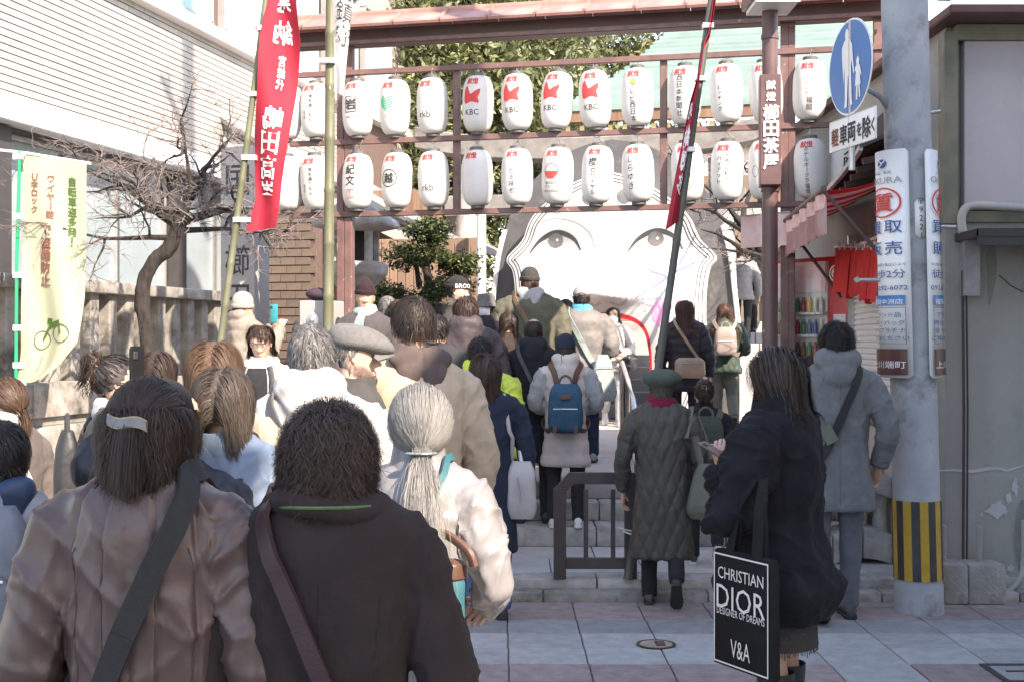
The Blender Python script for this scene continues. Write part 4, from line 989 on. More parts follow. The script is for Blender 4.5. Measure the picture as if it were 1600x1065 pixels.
# lamp post with sign box
LD = 9.3; lx = PX(1203,LD)
lp = empty('lamp_post', (lx, LD, .12), 0, 'brown street lamp post with a vertical shop sign box and peeling paint', 'lamp post')
m_post = M('brown_post_paint', (.135,.075,.075), (.10,.055,.055), 5, .42, .1, 60)
MB().tube([(0,0,0),(0,0,1.62)], .058, 20).build('lower_tube', M('peeled_post', (.135,.075,.075), (.11,.06,.06), 5, .45, .15, 60, spots=((.42,.46,.48), 4.2, .53, .03)), lp, smooth=True)
MB().tube([(0,0,1.62),(0,0,PZ(14,LD)-.12)], .057, 20).build('upper_tube', m_post, lp, smooth=True)
MB().tube([(0,0,PZ(62,LD)-.12),(0,0,PZ(55,LD)-.12)], .064, 20).build('collar', m_post, lp, smooth=True); MB().tube([(0,0,PZ(300,LD)-.12),(0,0,PZ(294,LD)-.12)], .066, 20).build('collar', m_post, lp, smooth=True)
zc = (PZ(122,LD)+PZ(293,LD))/2-.12; hh = PZ(122,LD)-PZ(293,LD)
MB().box((-.005,-.04,zc),(.15,.20,hh)).build('sign_box', m_post, lp, bevel=.006, seg=1, rz=R(-8))
cs_, sn_ = math.cos(R(-8)), math.sin(R(-8))
for s_, y, sz in (('献燈', .275, .070), ('櫛田茶屋', -.055, .118)):
    flat_decal('lettering', vtext(s_, sz, 1.18 if sz < .1 else 1.0, .018), m_plate, Vector((-.02, -.143, zc+y)), Vector((cs_, sn_, 0)), UP, lp, .003)
zt = PZ(14,LD)-.12
MB().box((0,-.08,zt+.06),(.36,.46,.10)).build('lamp_housing', m_post, lp, bevel=.01, seg=1); MB().box((0,-.08,zt-.005),(.30,.40,.03)).box((.0,-.29,zt+.02),(.31,.012,.09)).build('diffuser', m_white, lp)

# black iron railing with its pole tie
GD = 8.28
gt = empty('iron_railing', (PX(930,GD), GD, .12), 0, 'low black iron railing panel with a cut corner on the kerb', 'railing')
m_iron = M('black_iron', (.045,.035,.036), (.06,.045,.045), 12, .5, .2, 80, spots=((.30,.24,.22), 9, .72, .03))
gw = 130/F*GD/2; gh = PZ(737,GD)-.12
MB().box((-gw+.04,0,(gh-.10)/2),(.08,.05,gh-.10)).build('post', m_iron, gt, bevel=.004, seg=1); MB().box((gw-.04,0,gh/2),(.08,.05,gh)).build('post', m_iron, gt, bevel=.004, seg=1)
MB().prism([(-gw,gh-.11),(-gw+.08,gh-.12),(-gw+.13,gh-.075),(gw-.08,gh-.075),(gw-.08,gh),(-gw+.10,gh)], (0,.022,0), (1,0,0), (0,0,1), (0,-.044,0)).build('top_rail', m_iron, gt, bevel=.003, seg=1)
MB().box((0,0,.10),(2*gw-.16,.045,.07)).build('bottom_rail', m_iron, gt, bevel=.003, seg=1)
for x_ in (-.06, .115): MB().box((x_-.0,0,gh/2),(.028,.03,gh-.22)).build('bar', m_iron, gt)
tie = MB().tube([(-.06,-.06,.33),(0,-.07,.32),(.06,-.05,.30),(.09,0,.29),(.05,.06,.29),(-.02,.06,.30),(-.05,-.02,.31),(0,-.085,.30),(.05,-.09,.25)], .005, 6).tube([(0,-.07,.32),(-.09,-.10,.345)], .004, 5).build('plastic_tie', m_white, smooth=True, loc=(PX(985,GD), GD-.02, .12))
tag(tie, 'white plastic string tying the banner pole to the black railing', 'string')

# ------------------------------------------------------------------ right hand building
rbld = empty('building', (2.80, 8.38, 0), 0, 'low stucco building with mauve upper wall and stained grey green lower wall', 'building')
m_mauve = M('mauve_stucco', (.48,.445,.46), (.44,.405,.425), 2, .95, .8, 150, spots=((.32,.29,.31), 1.5, .58, .2), bdist=.003)
m_gstuc = M('grey_green_stucco', (.345,.34,.315), (.29,.287,.265), 1.6, .95, .7, 150, spots=((.16,.16,.14), 1.1, .56, .2), bdist=.003)
m_trimb = M('olive_trim', (.24,.23,.17), (.17,.165,.13), 5, .85, .4, 60)
MB().box((3.2,2.3,1.87),(6.3,4.5,3.7)).build('core', m_gstuc, rbld)
MB().box((3.2,.02,1.22),(6.36,.10,2.40)).build('lower_wall', m_gstuc, rbld)
MB().box((3.24,.0,3.05),(6.2,.08,1.10)).build('upper_panel', m_mauve, rbld, bevel=.006, seg=1)
MB().box((.045,-.01,3.03),(.09,.12,1.24)).build('corner_trim', m_trimb, rbld); MB().box((3.24,-.005,2.455),(6.3,.11,.07)).build('trim', m_trimb, rbld); MB().box((3.24,-.005,3.65),(6.3,.12,.10)).build('trim', m_trimb, rbld)
MB().box((3.2,2.1,3.735),(6.5,4.85,.06)).build('roof', M('roof_edge_brown', (.13,.06,.055), None, 5, .6, .2), rbld, bevel=.01, seg=1)
MB().box((.68,-.22,2.32),(1.2,.48,.05)).box((.68,-.44,2.29),(1.2,.03,.10)).build('canopy', M('dark_canopy', (.05,.045,.045), None, 5, .6, .3), rbld)
MB().box((.16,-.08,2.12),(.10,.10,.36)).build('canopy_bracket', m_steel, rbld)
MB().tube(spline([(.15,-.10,2.28),(.10,-.12,2.36),(.10,-.12,2.47),(.17,-.12,2.52),(.4,-.12,2.51),(1.0,-.12,2.48),(1.6,-.12,2.49)], 5), .028, 10).build('pipe', M('dirty_pvc', (.46,.45,.42), (.36,.35,.33), 5, .6, .2), rbld, smooth=True)
m_patch = M('bare_plaster', (.52,.50,.52), (.42,.41,.43), 6, .9, .4, 90)
def blob(cx_, cy_, rx_, ry_, seed):
    g = random.Random(seed); return [(cx_+rx_*math.cos(a)*g.uniform(.45,1.25), cy_+ry_*math.sin(a)*g.uniform(.45,1.25)) for a in np.linspace(0, 6.0, 15)]
def wz(py): return PZ(py, 8.33)
def wxp(px): return PX(px, 8.33)-2.80
for i, (px, py, rx_, ry_) in enumerate(((1588,760,5,18),(1578,778,5,10),(1560,795,20,14),(1548,905,26,16),(1570,905,14,10),(1580,888,8,8),(1535,803,3,3))):
    flat_decal('plaster_patch', fill2d(blob(wxp(px), wz(py), rx_*8.33/F, ry_*8.33/F, i+2)), m_patch, (0,-.031,0), (1,0,0), (0,0,1), rbld, .004)
crk = [(wxp(p[0]), wz(p[1])) for p in ((1468,735),(1490,734),(1520,736),(1545,732),(1560,731),(1575,735),(1600,727),(1660,722))]
flat_decal('crack', stroke2d(crk, [.004,.008,.010,.012,.006,.008,.005,.003]), m_patch, (0,-.031,0), (1,0,0), (0,0,1), rbld, .004)
crk2 = [(wxp(p[0]), wz(p[1])) for p in ((1562,430),(1570,436),(1580,446),(1600,456))]
flat_decal('crack', stroke2d(crk2, .004), m_black, (0,-.031,0), (1,0,0), (0,0,1), rbld, .004)
for k_, (x_, zz, L_) in enumerate(((.30,2.38,.5),(.75,2.30,.8),(1.05,2.34,.4),(.52,.62,.5),(.95,.5,.42))):
    pts = [(x_+.02*math.sin(q*3+k_), zz-L_*q) for q in np.linspace(0,1,9)]
    flat_decal('rain_streak', stroke2d(pts, .03*np.sin(np.linspace(.3,3.1,9))+.004), M('streak_grime', (.19,.195,.17), (.235,.24,.21), 9, .95, .4, 90), (0,-.031,0), (1,0,0), (0,0,1), rbld, .0025)
for x_, r_ in ((.115,.009),(.14,.006)): MB().tube([(x_,-.085,.1),(x_+.006,-.085,1.2),(x_-.004,-.085,2.1)], r_, 6).build('cable', m_black, rbld, smooth=True)
m_blockc = M('block_concrete', (.36,.345,.325), (.26,.25,.235), 6, .95, .7, 50, spots=((.13,.13,.12), 4, .56, .15), bdist=.01)
for px, w_, lab in ((1490, .15, 'narrow concrete block with a grey pipe against the striped pole guard'), (1537, .245, 'wide chipped concrete block with a grey pipe at the stained wall')):
    c = empty('concrete_block', (PX(px,8.12), 8.12, 0), R(random.uniform(-4,4)), lab, 'concrete block')
    MB().box((0,.04,.125),(w_,.24,.25), taper=.94).build('block', m_blockc, c, bevel=.016, seg=2); MB().tube([(-.01 if w_ > .2 else -.05,.05,.24),(-.01 if w_ > .2 else -.05,.05,.48)], .019, 10).build('pipe', M('grey_pipe', (.33,.33,.32), None, 6, .6, .1), c, smooth=True)
pv_ = MB().tube(spline([(PX(1560,8.2),8.24,.03),(PX(1580,8.2),8.24,.05),(PX(1596,8.2),8.24,.12),(PX(1604,8.2),8.25,.22),(PX(1607,8.2),8.27,.5)], 5), .019, 10).build('drain_hose', M('pale_hose', (.42,.42,.41), None, 6, .6, .1), smooth=True); tag(pv_, 'pale grey hose curving up the stained wall', 'hose')

# ------------------------------------------------------------------ little shop: shutter, curtain, awning, roof
SA = math.atan2(.995, .1); shp = empty('shop', (2.60, 8.75, .12), SA, 'small shop with a closed white shutter under a dark tiled eave', 'shop')
# local x runs away from the camera along the front, local y points left towards the path is +y? -> outward = +y
def so(y): return y
MB().box((.92,-.20,.44),(2.0,.36,.92)).build('base_wall', M('cream_base', (.58,.53,.46), (.50,.45,.39), 2, .85, .2, 60, spots=((.40,.35,.30), 2, .6, .2)), shp)
m_brick = M('shop_brick', (.33,.17,.12), (.22,.12,.09), 8, .85, .4, 50, var=.15)
for i in range(9):
    for j in range(2): MB().box((0,0,0),(.205,.10,.055)).build('brick', m_brick, shp, loc=(.05+i*.215+(.1 if j else 0), -.06, .925+j*.062), bevel=.004, seg=1)
m_shut = M('shutter_white', (.80,.785,.77), (.74,.72,.70), 2, .4, .05, 40, spots=((.47,.44,.42), 1.5, .6, .2))
slat = MB().prism([(0,0),(.018,.010),(.018,.030),(0,.044),(-.01,.044),(-.01,0)], (-.9,0,0), (0,1,0), (0,0,1), (1.80,0,0)).mesh(m_shut)
for j in range(28): mesh_obj('slat', slat, shp, (.97, -.06, 1.07+j*.045))
MB().box((.97,-.045,1.035),(1.84,.05,.055)).build('shutter_foot', m_shut, shp, bevel=.004, seg=1); MB().box((.35,-.018,1.04),(.06,.01,.025)).build('shutter_lock', m_black, shp)
MB().box((.03,-.04,1.7),(.05,.08,1.4)).build('shutter_guide', m_steel, shp); MB().box((1.9,-.04,1.7),(.06,.09,1.4)).build('shutter_guide', m_steel, shp)
MB().box((.97,-.20,1.9),(1.9,.10,1.9)).build('front_panel', M('red_panel', (.50,.04,.04), None, 4, .5, .05), shp)
m_dtile = M('dark_shingle', (.075,.06,.058), (.05,.042,.04), 9, .75, .4, 50, var=.25); m_etile = M('eave_tile', (.55,.53,.50), (.43,.41,.39), 6, .7, .3, 50, var=.12)
EA = [(.08,2.84),(.2,2.82),(.9,2.765),(1.6,2.735),(2.4,2.715),(3.2,2.72)]
def ez(x_): return float(np.interp(x_, [e[0] for e in EA], [e[1] for e in EA]))
nx = 24
for i in range(nx):
    x0 = .08+3.1*i/nx; x1 = x0+3.1/nx
    MB().add([(x0,.22,ez(x0)),(x1-.006,.22,ez(x1)),(x1-.006,.22,ez(x1)+.035),(x0,.22,ez(x0)+.035),(x0,.19,ez(x0)),(x1-.006,.19,ez(x1)),(x1-.006,.19,ez(x1)+.035),(x0,.19,ez(x0)+.035)], [(0,1,2,3),(7,6,5,4),(4,5,1,0),(3,2,6,7),(1,5,6,2),(4,0,3,7)]).build('eave_tile', m_etile, shp)
    for j in range(5):
        y0, y1 = .21-j*.2, .0-j*.2; dz0, dz1 = j*.115+.035, (j+1)*.115+.02
        MB().add([(x0,y0,ez(x0)+dz0),(x1-.008,y0,ez(x1)+dz0),(x1-.008,y1,ez(x1)+dz1),(x0,y1,ez(x0)+dz1),(x0,y0,ez(x0)+dz0-.02),(x1-.008,y0,ez(x1)+dz0-.02),(x1-.008,y1,ez(x1)+dz1-.03),(x0,y1,ez(x0)+dz1-.03)], [(0,1,2,3),(7,6,5,4),(4,5,1,0),(5,6,2,1),(6,7,3,2),(7,4,0,3)]).build('roof_tile', m_dtile, shp)
b = MB()
for i in range(nx//2):
    x0 = .12+3.1*i/(nx/2); b = MB().box((x0,-.18,ez(x0)+.0),(.05,.74,.045), rot=Matrix.Rotation(R(-10), 3, 'X')); b.build('rafter', M('eave_wood', (.06,.042,.038), (.04,.03,.028), 7, .8, .3), shp)
MB().box((1.6,-.3,2.95),(2.9,.5,.5)).build('gable_wall', M('eave_wood', (0,0,0)), shp)
# noren curtain
nr = empty('shop_curtain', (2.60, 8.75, .12), SA, 'red split shop curtain hung on a rod above the white shutter', 'curtain')
MB().tube([(-.05,.09,2.17),(2.05,.09,2.32)], .009, 8).build('rod', m_steel, nr, smooth=True)
m_noren = M('red_curtain', (.74,.05,.045), (.64,.04,.04), 4, .8, .2, 70, trans=.3)
for k in range(7):
    def nf(u, v, k=k):
        x_ = .0+k*.285+u*.27; top = 2.15+.075*x_/1; return Vector((x_+.02*math.sin(v*5+k)*(1-v), .09+.035*math.sin(u*7+k*2)*(1-v*.6)+.02*(1-v), top-(1-v)*(.35+.03*math.sin(k*2.1))-.012*math.sin(u*6.28)))
    p_ = cloth(nf, 8, 10, 'curtain_panel', m_noren, nr)
    g2 = on(nf, 0, 0, .006); flat_decal('lettering', shift(vtext('梅ヶ枝餅や'[k%5], .55, off=.03), .5, .55), m_wcloth, (0,0,0), (1,0,0), (0,0,1), nr, fn=lambda a, b_, e=0.: g2(1-a, b_, e))
    for q in (.15, .85): MB().tube([nf(q,1), nf(q,1)+Vector((0,0,.05))], .006, 5).build('curtain_loop', m_wcloth, nr)
# awning
aw = empty('awning', (2.60, 8.75, .12), SA, 'faded red and white striped awning over the path beside the vending machine', 'awning')
AX0, AX1 = -.16, 2.35
m_awr = M('awning_red', (.72,.07,.08), (.66,.06,.07), 3, .7, .1, 40, trans=.6); m_aww = M('awning_pale', (.80,.56,.54), (.72,.46,.45), 5, .7, .1, 40, trans=.6, spots=((.75,.70,.68), 5, .5, .2))
for k in range(9):
    x0 = AX0+(AX1-AX0)*k/9; x1 = AX0+(AX1-AX0)*(k+1)/9; mt = m_awr if k%2 == 0 else m_aww
    cloth(lambda u, v, x0=x0, x1=x1: Vector((x0+(x1-x0)*u, -.02+.50*v, 2.66-.12*v-.03*math.sin(v*math.pi))), 2, 6, 'canopy_strip', mt, aw)
def val(u, v):
    x_ = AX0+(AX1-AX0)*u; return Vector((x_, .485+.018*math.sin(x_*14), 2.535-(1-v)*(.27+.02*abs(math.sin(x_*32)))))
cloth(val, 70, 6, 'valance', m_aww, aw)
flat_decal('valance_stripe', [(np.array([(u, v) for v in (.62,.98) for u in np.linspace(0,1,41)]), [(i,i+1,42+i,41+i) for i in range(40)])], M('awning_faded', (.70,.34,.34), (.78,.62,.60), 14, .7, 0), (0,0,0), (1,0,0), (0,0,1), aw, fn=lambda a, b_, e=0.: val(a, b_)+Vector((0,.004+e,0)))
MB().tube([(AX0-.03,.49,2.55),(AX1+.03,.49,2.55)], .02, 10).build('front_bar', m_dkbrown, aw, smooth=True)
for x_, zz in ((AX0,2.0),(AX1-.2,1.9)): MB().tube([(x_,.49,2.54),(x_,.02,zz)], .013, 8).build('arm', m_dkbrown, aw, smooth=True)

# vending machine
VN = Vector((-.74,-.67,0)); VU = Vector((.67,-.74,0))
vm = empty('vending_machine', (2.56, 11.1, .54), math.atan2(VU.y, VU.x), 'red and white drinks vending machine beside the shop shutter', 'vending machine')
m_vred = M('vending_red', (.56,.02,.025), (.50,.02,.022), 3, .28, .02, 30); m_vw = M('vending_white', (.72,.70,.69), None, 3, .35, .02, 30)
MB().box((0,.36,.93),(.80,.66,1.80)).build('cabinet', m_vred, vm, bevel=.015, seg=2)
MB().box((-.09,.02,1.34),(.56,.02,.90)).build('display_back', m_vw, vm); MB().box((-.09,.015,.42),(.58,.03,.72)).build('lower_panel', m_vw, vm, bevel=.006, seg=1)
MB().box((-.09,-.001,.30),(.40,.02,.16)).build('dispense_flap', m_black, vm); MB().box((-.09,-.004,.62),(.40,.02,.18)).build('poster', m_vred, vm)
MB().box((-.09,.0,1.66),(.54,.012,.26)).build('poster', M('pink_poster', (.80,.45,.52), (.82,.70,.72), 5, .4, 0), vm)
g = random.Random(4)
dcol = [M('drink_%d' % i, c, None, 6, .3, 0) for i, c in enumerate(((.5,.05,.05),(.1,.3,.12),(.75,.7,.6),(.25,.12,.06),(.1,.15,.4),(.7,.45,.1)))]
for r_ in range(3):
    zz = .98+r_*.19
    MB().box((-.09,-.02,zz-.015),(.56,.09,.02)).build('shelf', m_vw, vm)
    b = MB()
    for i in range(9): b.cur = g.randint(0,5); x_ = -.33+i*.06; b.lathe([(.019,0),(.021,.01),(.021,.085),(.011,.105),(.010,.125)], (x_,-.02,zz), 8)
    tag(b.build('drinks', dcol, vm, smooth=True), kind='stuff')
    b = MB()
    for i in range(9): b.box((-.33+i*.06,-.068,zz-.016),(.035,.008,.018))
    tag(b.build('price_tags', m_plate, vm), kind='stuff')
MB().box((-.09,-.085,1.33),(.56,.006,.86)).build('glass', M('vending_glass', (.8,.8,.8), None, 3, .05, 0, trans=0), vm)
gm = bpy.data.materials.new('clear_glass'); gm.use_nodes = True; nn = gm.node_tree.nodes; ll = gm.node_tree.links; nn.remove(nn['Principled BSDF'])
t1 = nn.new('ShaderNodeBsdfTransparent'); t2 = nn.new('ShaderNodeBsdfGlossy'); t2.inputs['Roughness'].default_value = .05; mxs = nn.new('ShaderNodeMixShader'); fz = nn.new('ShaderNodeFresnel'); fz.inputs[0].default_value = 1.5
ll.new(fz.outputs[0], mxs.inputs[0]); ll.new(t1.outputs[0], mxs.inputs[1]); ll.new(t2.outputs[0], mxs.inputs[2]); ll.new(mxs.outputs[0], nn['Material Output'].inputs[0])
for o in vm.children:
    if o.name.startswith('glass'): o.data.materials[0] = gm
flat_decal('round_logo', ring2d(.075,.012)+disc2d(.05), m_plate, (.31,.0,1.68), (1,0,0), (0,0,1), vm, .032)
flat_decal('logo_letter', htext('W', .07, .01), m_vred, (.31,-.004,1.655), (1,0,0), (0,0,1), vm, .032)
for z_ in (1.30, 1.18): MB().box((.31,.02,z_),(.12,.02,.07)).build('coin_panel', m_vw, vm)
pk = empty('shop_banner', (2.22, 11.0, .54), math.atan2(VU.y, VU.x), 'small pink paper banner hanging above the vending machine', 'banner')
cloth(lambda u, v: Vector((-.32+.5*u, .02*math.sin(u*8), 1.92+.28*v)), 8, 4, 'sheet', M('pink_paper', (.82,.52,.50), (.84,.70,.68), 6, .7, 0, trans=.3), pk)
MB().tube([(-.34,0,2.2),(.2,0,2.2)], .006, 6).build('rod', m_steel, pk)
# stone drum bridge rail
br = empty('stone_bridge', (PX(1340,8.95), 8.95, .12), 0, 'small arched stone bridge with stout balusters behind the utility pole', 'bridge')
def arc(u, base, rise): return base+rise*math.cos(u*1.45)
def arcb(u0, u1, r0, r1, y0, y1, n=10):
    rings = []
    for i in range(n+1):
        u = u0+(u1-u0)*i/n; x_ = u*.62; d_ = .0
        za, zb2 = arc(u, r0, .42), arc(u, r1, .42); rings.append([Vector((x_,y0,za)), Vector((x_,y1,za)), Vector((x_,y1,zb2)), Vector((x_,y0,zb2))])
    return MB().loft(rings)
for i in range(6):
    u0 = -1+i/3; arcb(u0+.004, u0+1/3-.004, .07, .22, -.14, .14, 4).build('coping_stone', m_stone, br, bevel=.02, seg=2)
    arcb(u0+.004, u0+1/3-.004, -.38, -.17, -.15, .15, 4).build('arch_stone', m_stone, br, bevel=.015, seg=2)
for u in (-.8,-.45,-.1,.25,.6,.92): MB().tube([(u*.62,0,arc(u,-.19,.42)),(u*.62,0,arc(u,-.06,.42)),(u*.62,0,arc(u,.09,.42))], [.062,.045,.07], 12).build('baluster', m_stone, br, smooth=True)
for px, c_, lab in ((1362, m_old, 'grey stone slab leaning behind the bridge rail'), (1381, M('rusty_plate', (.20,.085,.05), (.13,.06,.04), 8, .8, .3), 'rusty brown plate leaning behind the bridge rail')):
    p_ = simple_box('leaning_plate', (PX(px,9.2), 9.2, .47), (.085,.03,.68), c_); p_.rotation_euler = (R(-6),0,0); tag(p_, lab, 'plate')

# ------------------------------------------------------------------ unseen buildings beside and behind the viewer, placed and sized to shade the street
def block(name, label, x0, x1, y0, y1, zt, mat):
    b_ = empty(name, (x0, y0, 0), 0, label, 'building')
    MB().box(((x1-x0)/2,(y1-y0)/2,zt/2),(x1-x0,y1-y0,zt)).build('wall', mat, b_); MB().box(((x1-x0)/2,(y1-y0)/2,zt-.06),(x1-x0+.1,y1-y0+.1,.1)).build('roof', m_dkbrown, b_)
    for fl in range(int(zt//3)):
        n_ = max(1, int((y1-y0)//2))
        for k in range(n_):
            w = mesh_obj('window', MB().box((0,0,0),(.06,1.2,1.4)).mesh(m_frame), b_, (-.02, (k+.5)*(y1-y0)/n_, 1.7+fl*3)); MB().box((-.02,0,0),(.04,1.08,1.28)).build('pane', m_glass, w)
m_wallb = M('beige_render', (.52,.48,.43), (.46,.42,.38), 1, .9, .2)
block('building', 'unseen two storey beige building added right of the lane to shade the street', 3.2, 11, .5, 5.5, 6.22, m_wallb)  # added shadow caster: corner and height set by where its shade falls
block('building', 'unseen two storey grey building added behind the viewer to shade the foreground', 0, 3.2, -12, -1.78, 6.6, M('grey_render', (.55,.53,.50), None, 1, .9, .2))  # added shadow caster: kept narrow for sky light, wall paled for bounce
# ================================================================== people
def CM(name, col, kind='wool'):
    c2 = [c*.80 for c in col]
    if kind == 'wool': return M(name, col, c2, 14, .95, .35, 420, sheen=.03, spec=.18, warp=(7, .45, .03))
    if kind == 'nylon': return M(name, col, c2, 5, .50, .12, 300, spec=.32, warp=(6.5, .5, .030), rvar=.08)
    if kind == 'puffer': return M(name, col, c2, 5, .58, .10, 300, spec=.3, warp=(16, .45, .014), rvar=.06)
    if kind == 'knit': return M(name, col, c2, 40, .95, .6, 130, sheen=.05, spec=.15, bstretch=(1,1,2.2))
    if kind == 'denim': return M(name, col, c2, 18, .92, .3, 500, spec=.18, warp=(12, .5, .02))
    if kind == 'leather': return M(name, col, c2, 8, .42, .25, 220)
    return M(name, col, c2)
def SKIN(name, col=(.56,.37,.285)): return M(name, col, (col[0]*.9, col[1]*.78, col[2]*.74), 16, .52, .12, 260, spec=.35)
def HAIR(name, col, var=.35, rough=.50, trans=0.):
    m = M(name, col, [c*.75 for c in col], 6, rough, 0, isl=var, spec=.28, trans=trans); return m
sk_a = SKIN('skin_light'); sk_b = SKIN('skin_tan', (.50,.32,.24)); sk_c = SKIN('skin_pale', (.62,.43,.35))
m_eye_w = M('eye_white', (.72,.70,.68), None, 10, .25, 0); m_iris_d = M('dark_iris', (.03,.02,.015), None, 10, .2, 0); m_lip = M('lips', (.48,.20,.18), None, 20, .5, .1); m_brow = M('eyebrow', (.05,.04,.035), None, 30, .8, .2)
m_shoe_b = CM('black_shoe', (.035,.035,.038), 'leather'); m_sole_w = M('white_sole', (.68,.67,.65), None, 8, .7, .2); m_sole_b = M('dark_sole', (.03,.03,.03), None, 8, .8, .2)

def voxel(mb, vox, smooth_it=6, fac=.6):
    me = me_from(mb.v, mb.f); bm = bmesh.new(); bm.from_mesh(me); bmesh.ops.recalc_face_normals(bm, faces=bm.faces); bm.to_mesh(me); bm.free()
    o = bpy.data.objects.new('tmp', me); COL.objects.link(o)
    md = o.modifiers.new('r', 'REMESH'); md.mode = 'VOXEL'; md.voxel_size = vox
    if smooth_it:
        s2 = o.modifiers.new('s', 'SMOOTH'); s2.factor = fac; s2.iterations = smooth_it
    out = bpy.data.meshes.new_from_object(o.evaluated_get(bpy.context.evaluated_depsgraph_get()))
    bpy.data.objects.remove(o); bpy.data.meshes.remove(me)
    n = len(out.vertices); V = np.empty(n*3, np.float32); out.vertices.foreach_get('co', V)
    N = np.empty(n*3, np.float32); out.vertices.foreach_get('normal', N)
    return out, V.reshape(-1,3).astype(float), N.reshape(-1,3).astype(float)
def ell(c, rx, ry, n=28, p=2.3, fy=1., by=1.):
    out = []
    for k in range(n):
        a = 2*math.pi*k/n; ca, sa = math.cos(a), math.sin(a)
        x_ = math.copysign(abs(ca)**(2/p), ca)*rx; y_ = math.copysign(abs(sa)**(2/p), sa)*ry*(fy if sa > 0 else by)
        out.append(Vector((c[0]+x_, c[1]+y_, c[2])))
    return out
def rotm(pitch=0, yaw=0, roll=0):
    return np.array(Matrix.Rotation(R(yaw),3,'Z') @ Matrix.Rotation(R(-pitch),3,'X') @ Matrix.Rotation(R(roll),3,'Y'))

# ---- head: returns verts/faces in units of metres, chin at z=0, facing +y
KZ = np.array([-.02, .03, .09, .16, .25, .35, .5, .62, .75, .86, .94, .985, 1.0])
KW = np.array([.13, .18, .225, .26, .288, .315, .338, .345, .322, .252, .165, .080, .0])
KF = np.array([.30, .375, .385, .372, .362, .355, .350, .372, .345, .265, .172, .085, .0])
KB = np.array([.02, .05, .09, .14, .20, .27, .370, .425, .415, .340, .225, .11, .0])
def head_geo(hd, n=40, m=44, nose=1., female=0.):
    t = np.linspace(0, 1, m); zz = -.02+1.02*np.sin(t*math.pi/2)**1.15
    zz[-1] = 1.
    V = []
    for z in zz:
        w, f, b = (np.interp(z, KZ, k) for k in (KW, KF, KB)); w *= (1-.03*female)
        a = np.linspace(0, 2*math.pi, n, endpoint=False)
        x_ = np.sin(a); y_ = np.cos(a)
        pw = 2/2.35
        X = np.sign(x_)*np.abs(x_)**pw*w; Y = np.sign(y_)*np.abs(y_)**pw*np.where(y_ > 0, f, b)
        fr = (y_ > 0)*np.clip(y_*1.6, 0, 1)
        # nose
        np_ = np.clip((.56-z)/.24, 0, 1)*(1/(1+np.exp(-(z-.295)/.012)))
        Y += fr*nose*(.125*np_**1.25)*np.exp(-(X/(.035+.05*np_))**2)
        Y += fr*(.020*np.exp(-((z-.60)/.035)**2)*np.exp(-((np.abs(X)-.12)/.09)**2))      # brow
        Y -= fr*(.040*np.exp(-((z-.51)/.05)**2)*np.exp(-((np.abs(X)-.135)/.065)**2))      # socket
        Y += fr*(.022*np.exp(-((z-.51)/.028)**2)*np.exp(-((np.abs(X)-.135)/.055)**2))     # lids
        Y += fr*.018*np.exp(-((z-.40)/.08)**2)*np.exp(-((np.abs(X)-.19)/.07)**2)          # cheek
        Y += fr*(.030*np.exp(-((z-.205)/.018)**2)+.032*np.exp(-((z-.155)/.02)**2)-.016*np.exp(-((z-.181)/.008)**2))*np.exp(-(X/.10)**2)  # lips
        Y -= fr*.020*np.exp(-((z-.105)/.02)**2)*np.exp(-(X/.1)**2)
        Y += fr*.020*np.exp(-((z-.045)/.035)**2)*np.exp(-(X/.10)**2)                      # chin
        V.append(np.stack([X, Y, np.full(n, z)], 1))
    V = np.concatenate(V)*hd
    Fc = [(i*n+k, (i+1)*n+k, (i+1)*n+(k+1)%n, i*n+(k+1)%n) for i in range(m-1) for k in range(n)]
    Fc.append(tuple(range(n)))
    return V, Fc
def ear_geo(hd, s_):
    b = MB(); pts = spline([(0,.035,.33),(.01,.0,.36),(.02,-.06,.47),(.02,-.075,.54),(.015,-.03,.585),(.0,.03,.57),(-.01,.05,.52)], 4)
    b.tube([(s_*(.318+p[0])*hd, (p[1]-.0)*hd, p[2]*hd) for p in pts], .022*hd, 6)
    b.loft([[Vector((s_*(.315+(.015 if j else -.02))*hd, (.0+.05*math.cos(a))*hd*(1-.15*j), (.46+.11*math.sin(a))*hd)) for a in np.linspace(0,2*math.pi,10,endpoint=False)] for j in (0,1)])
    return b
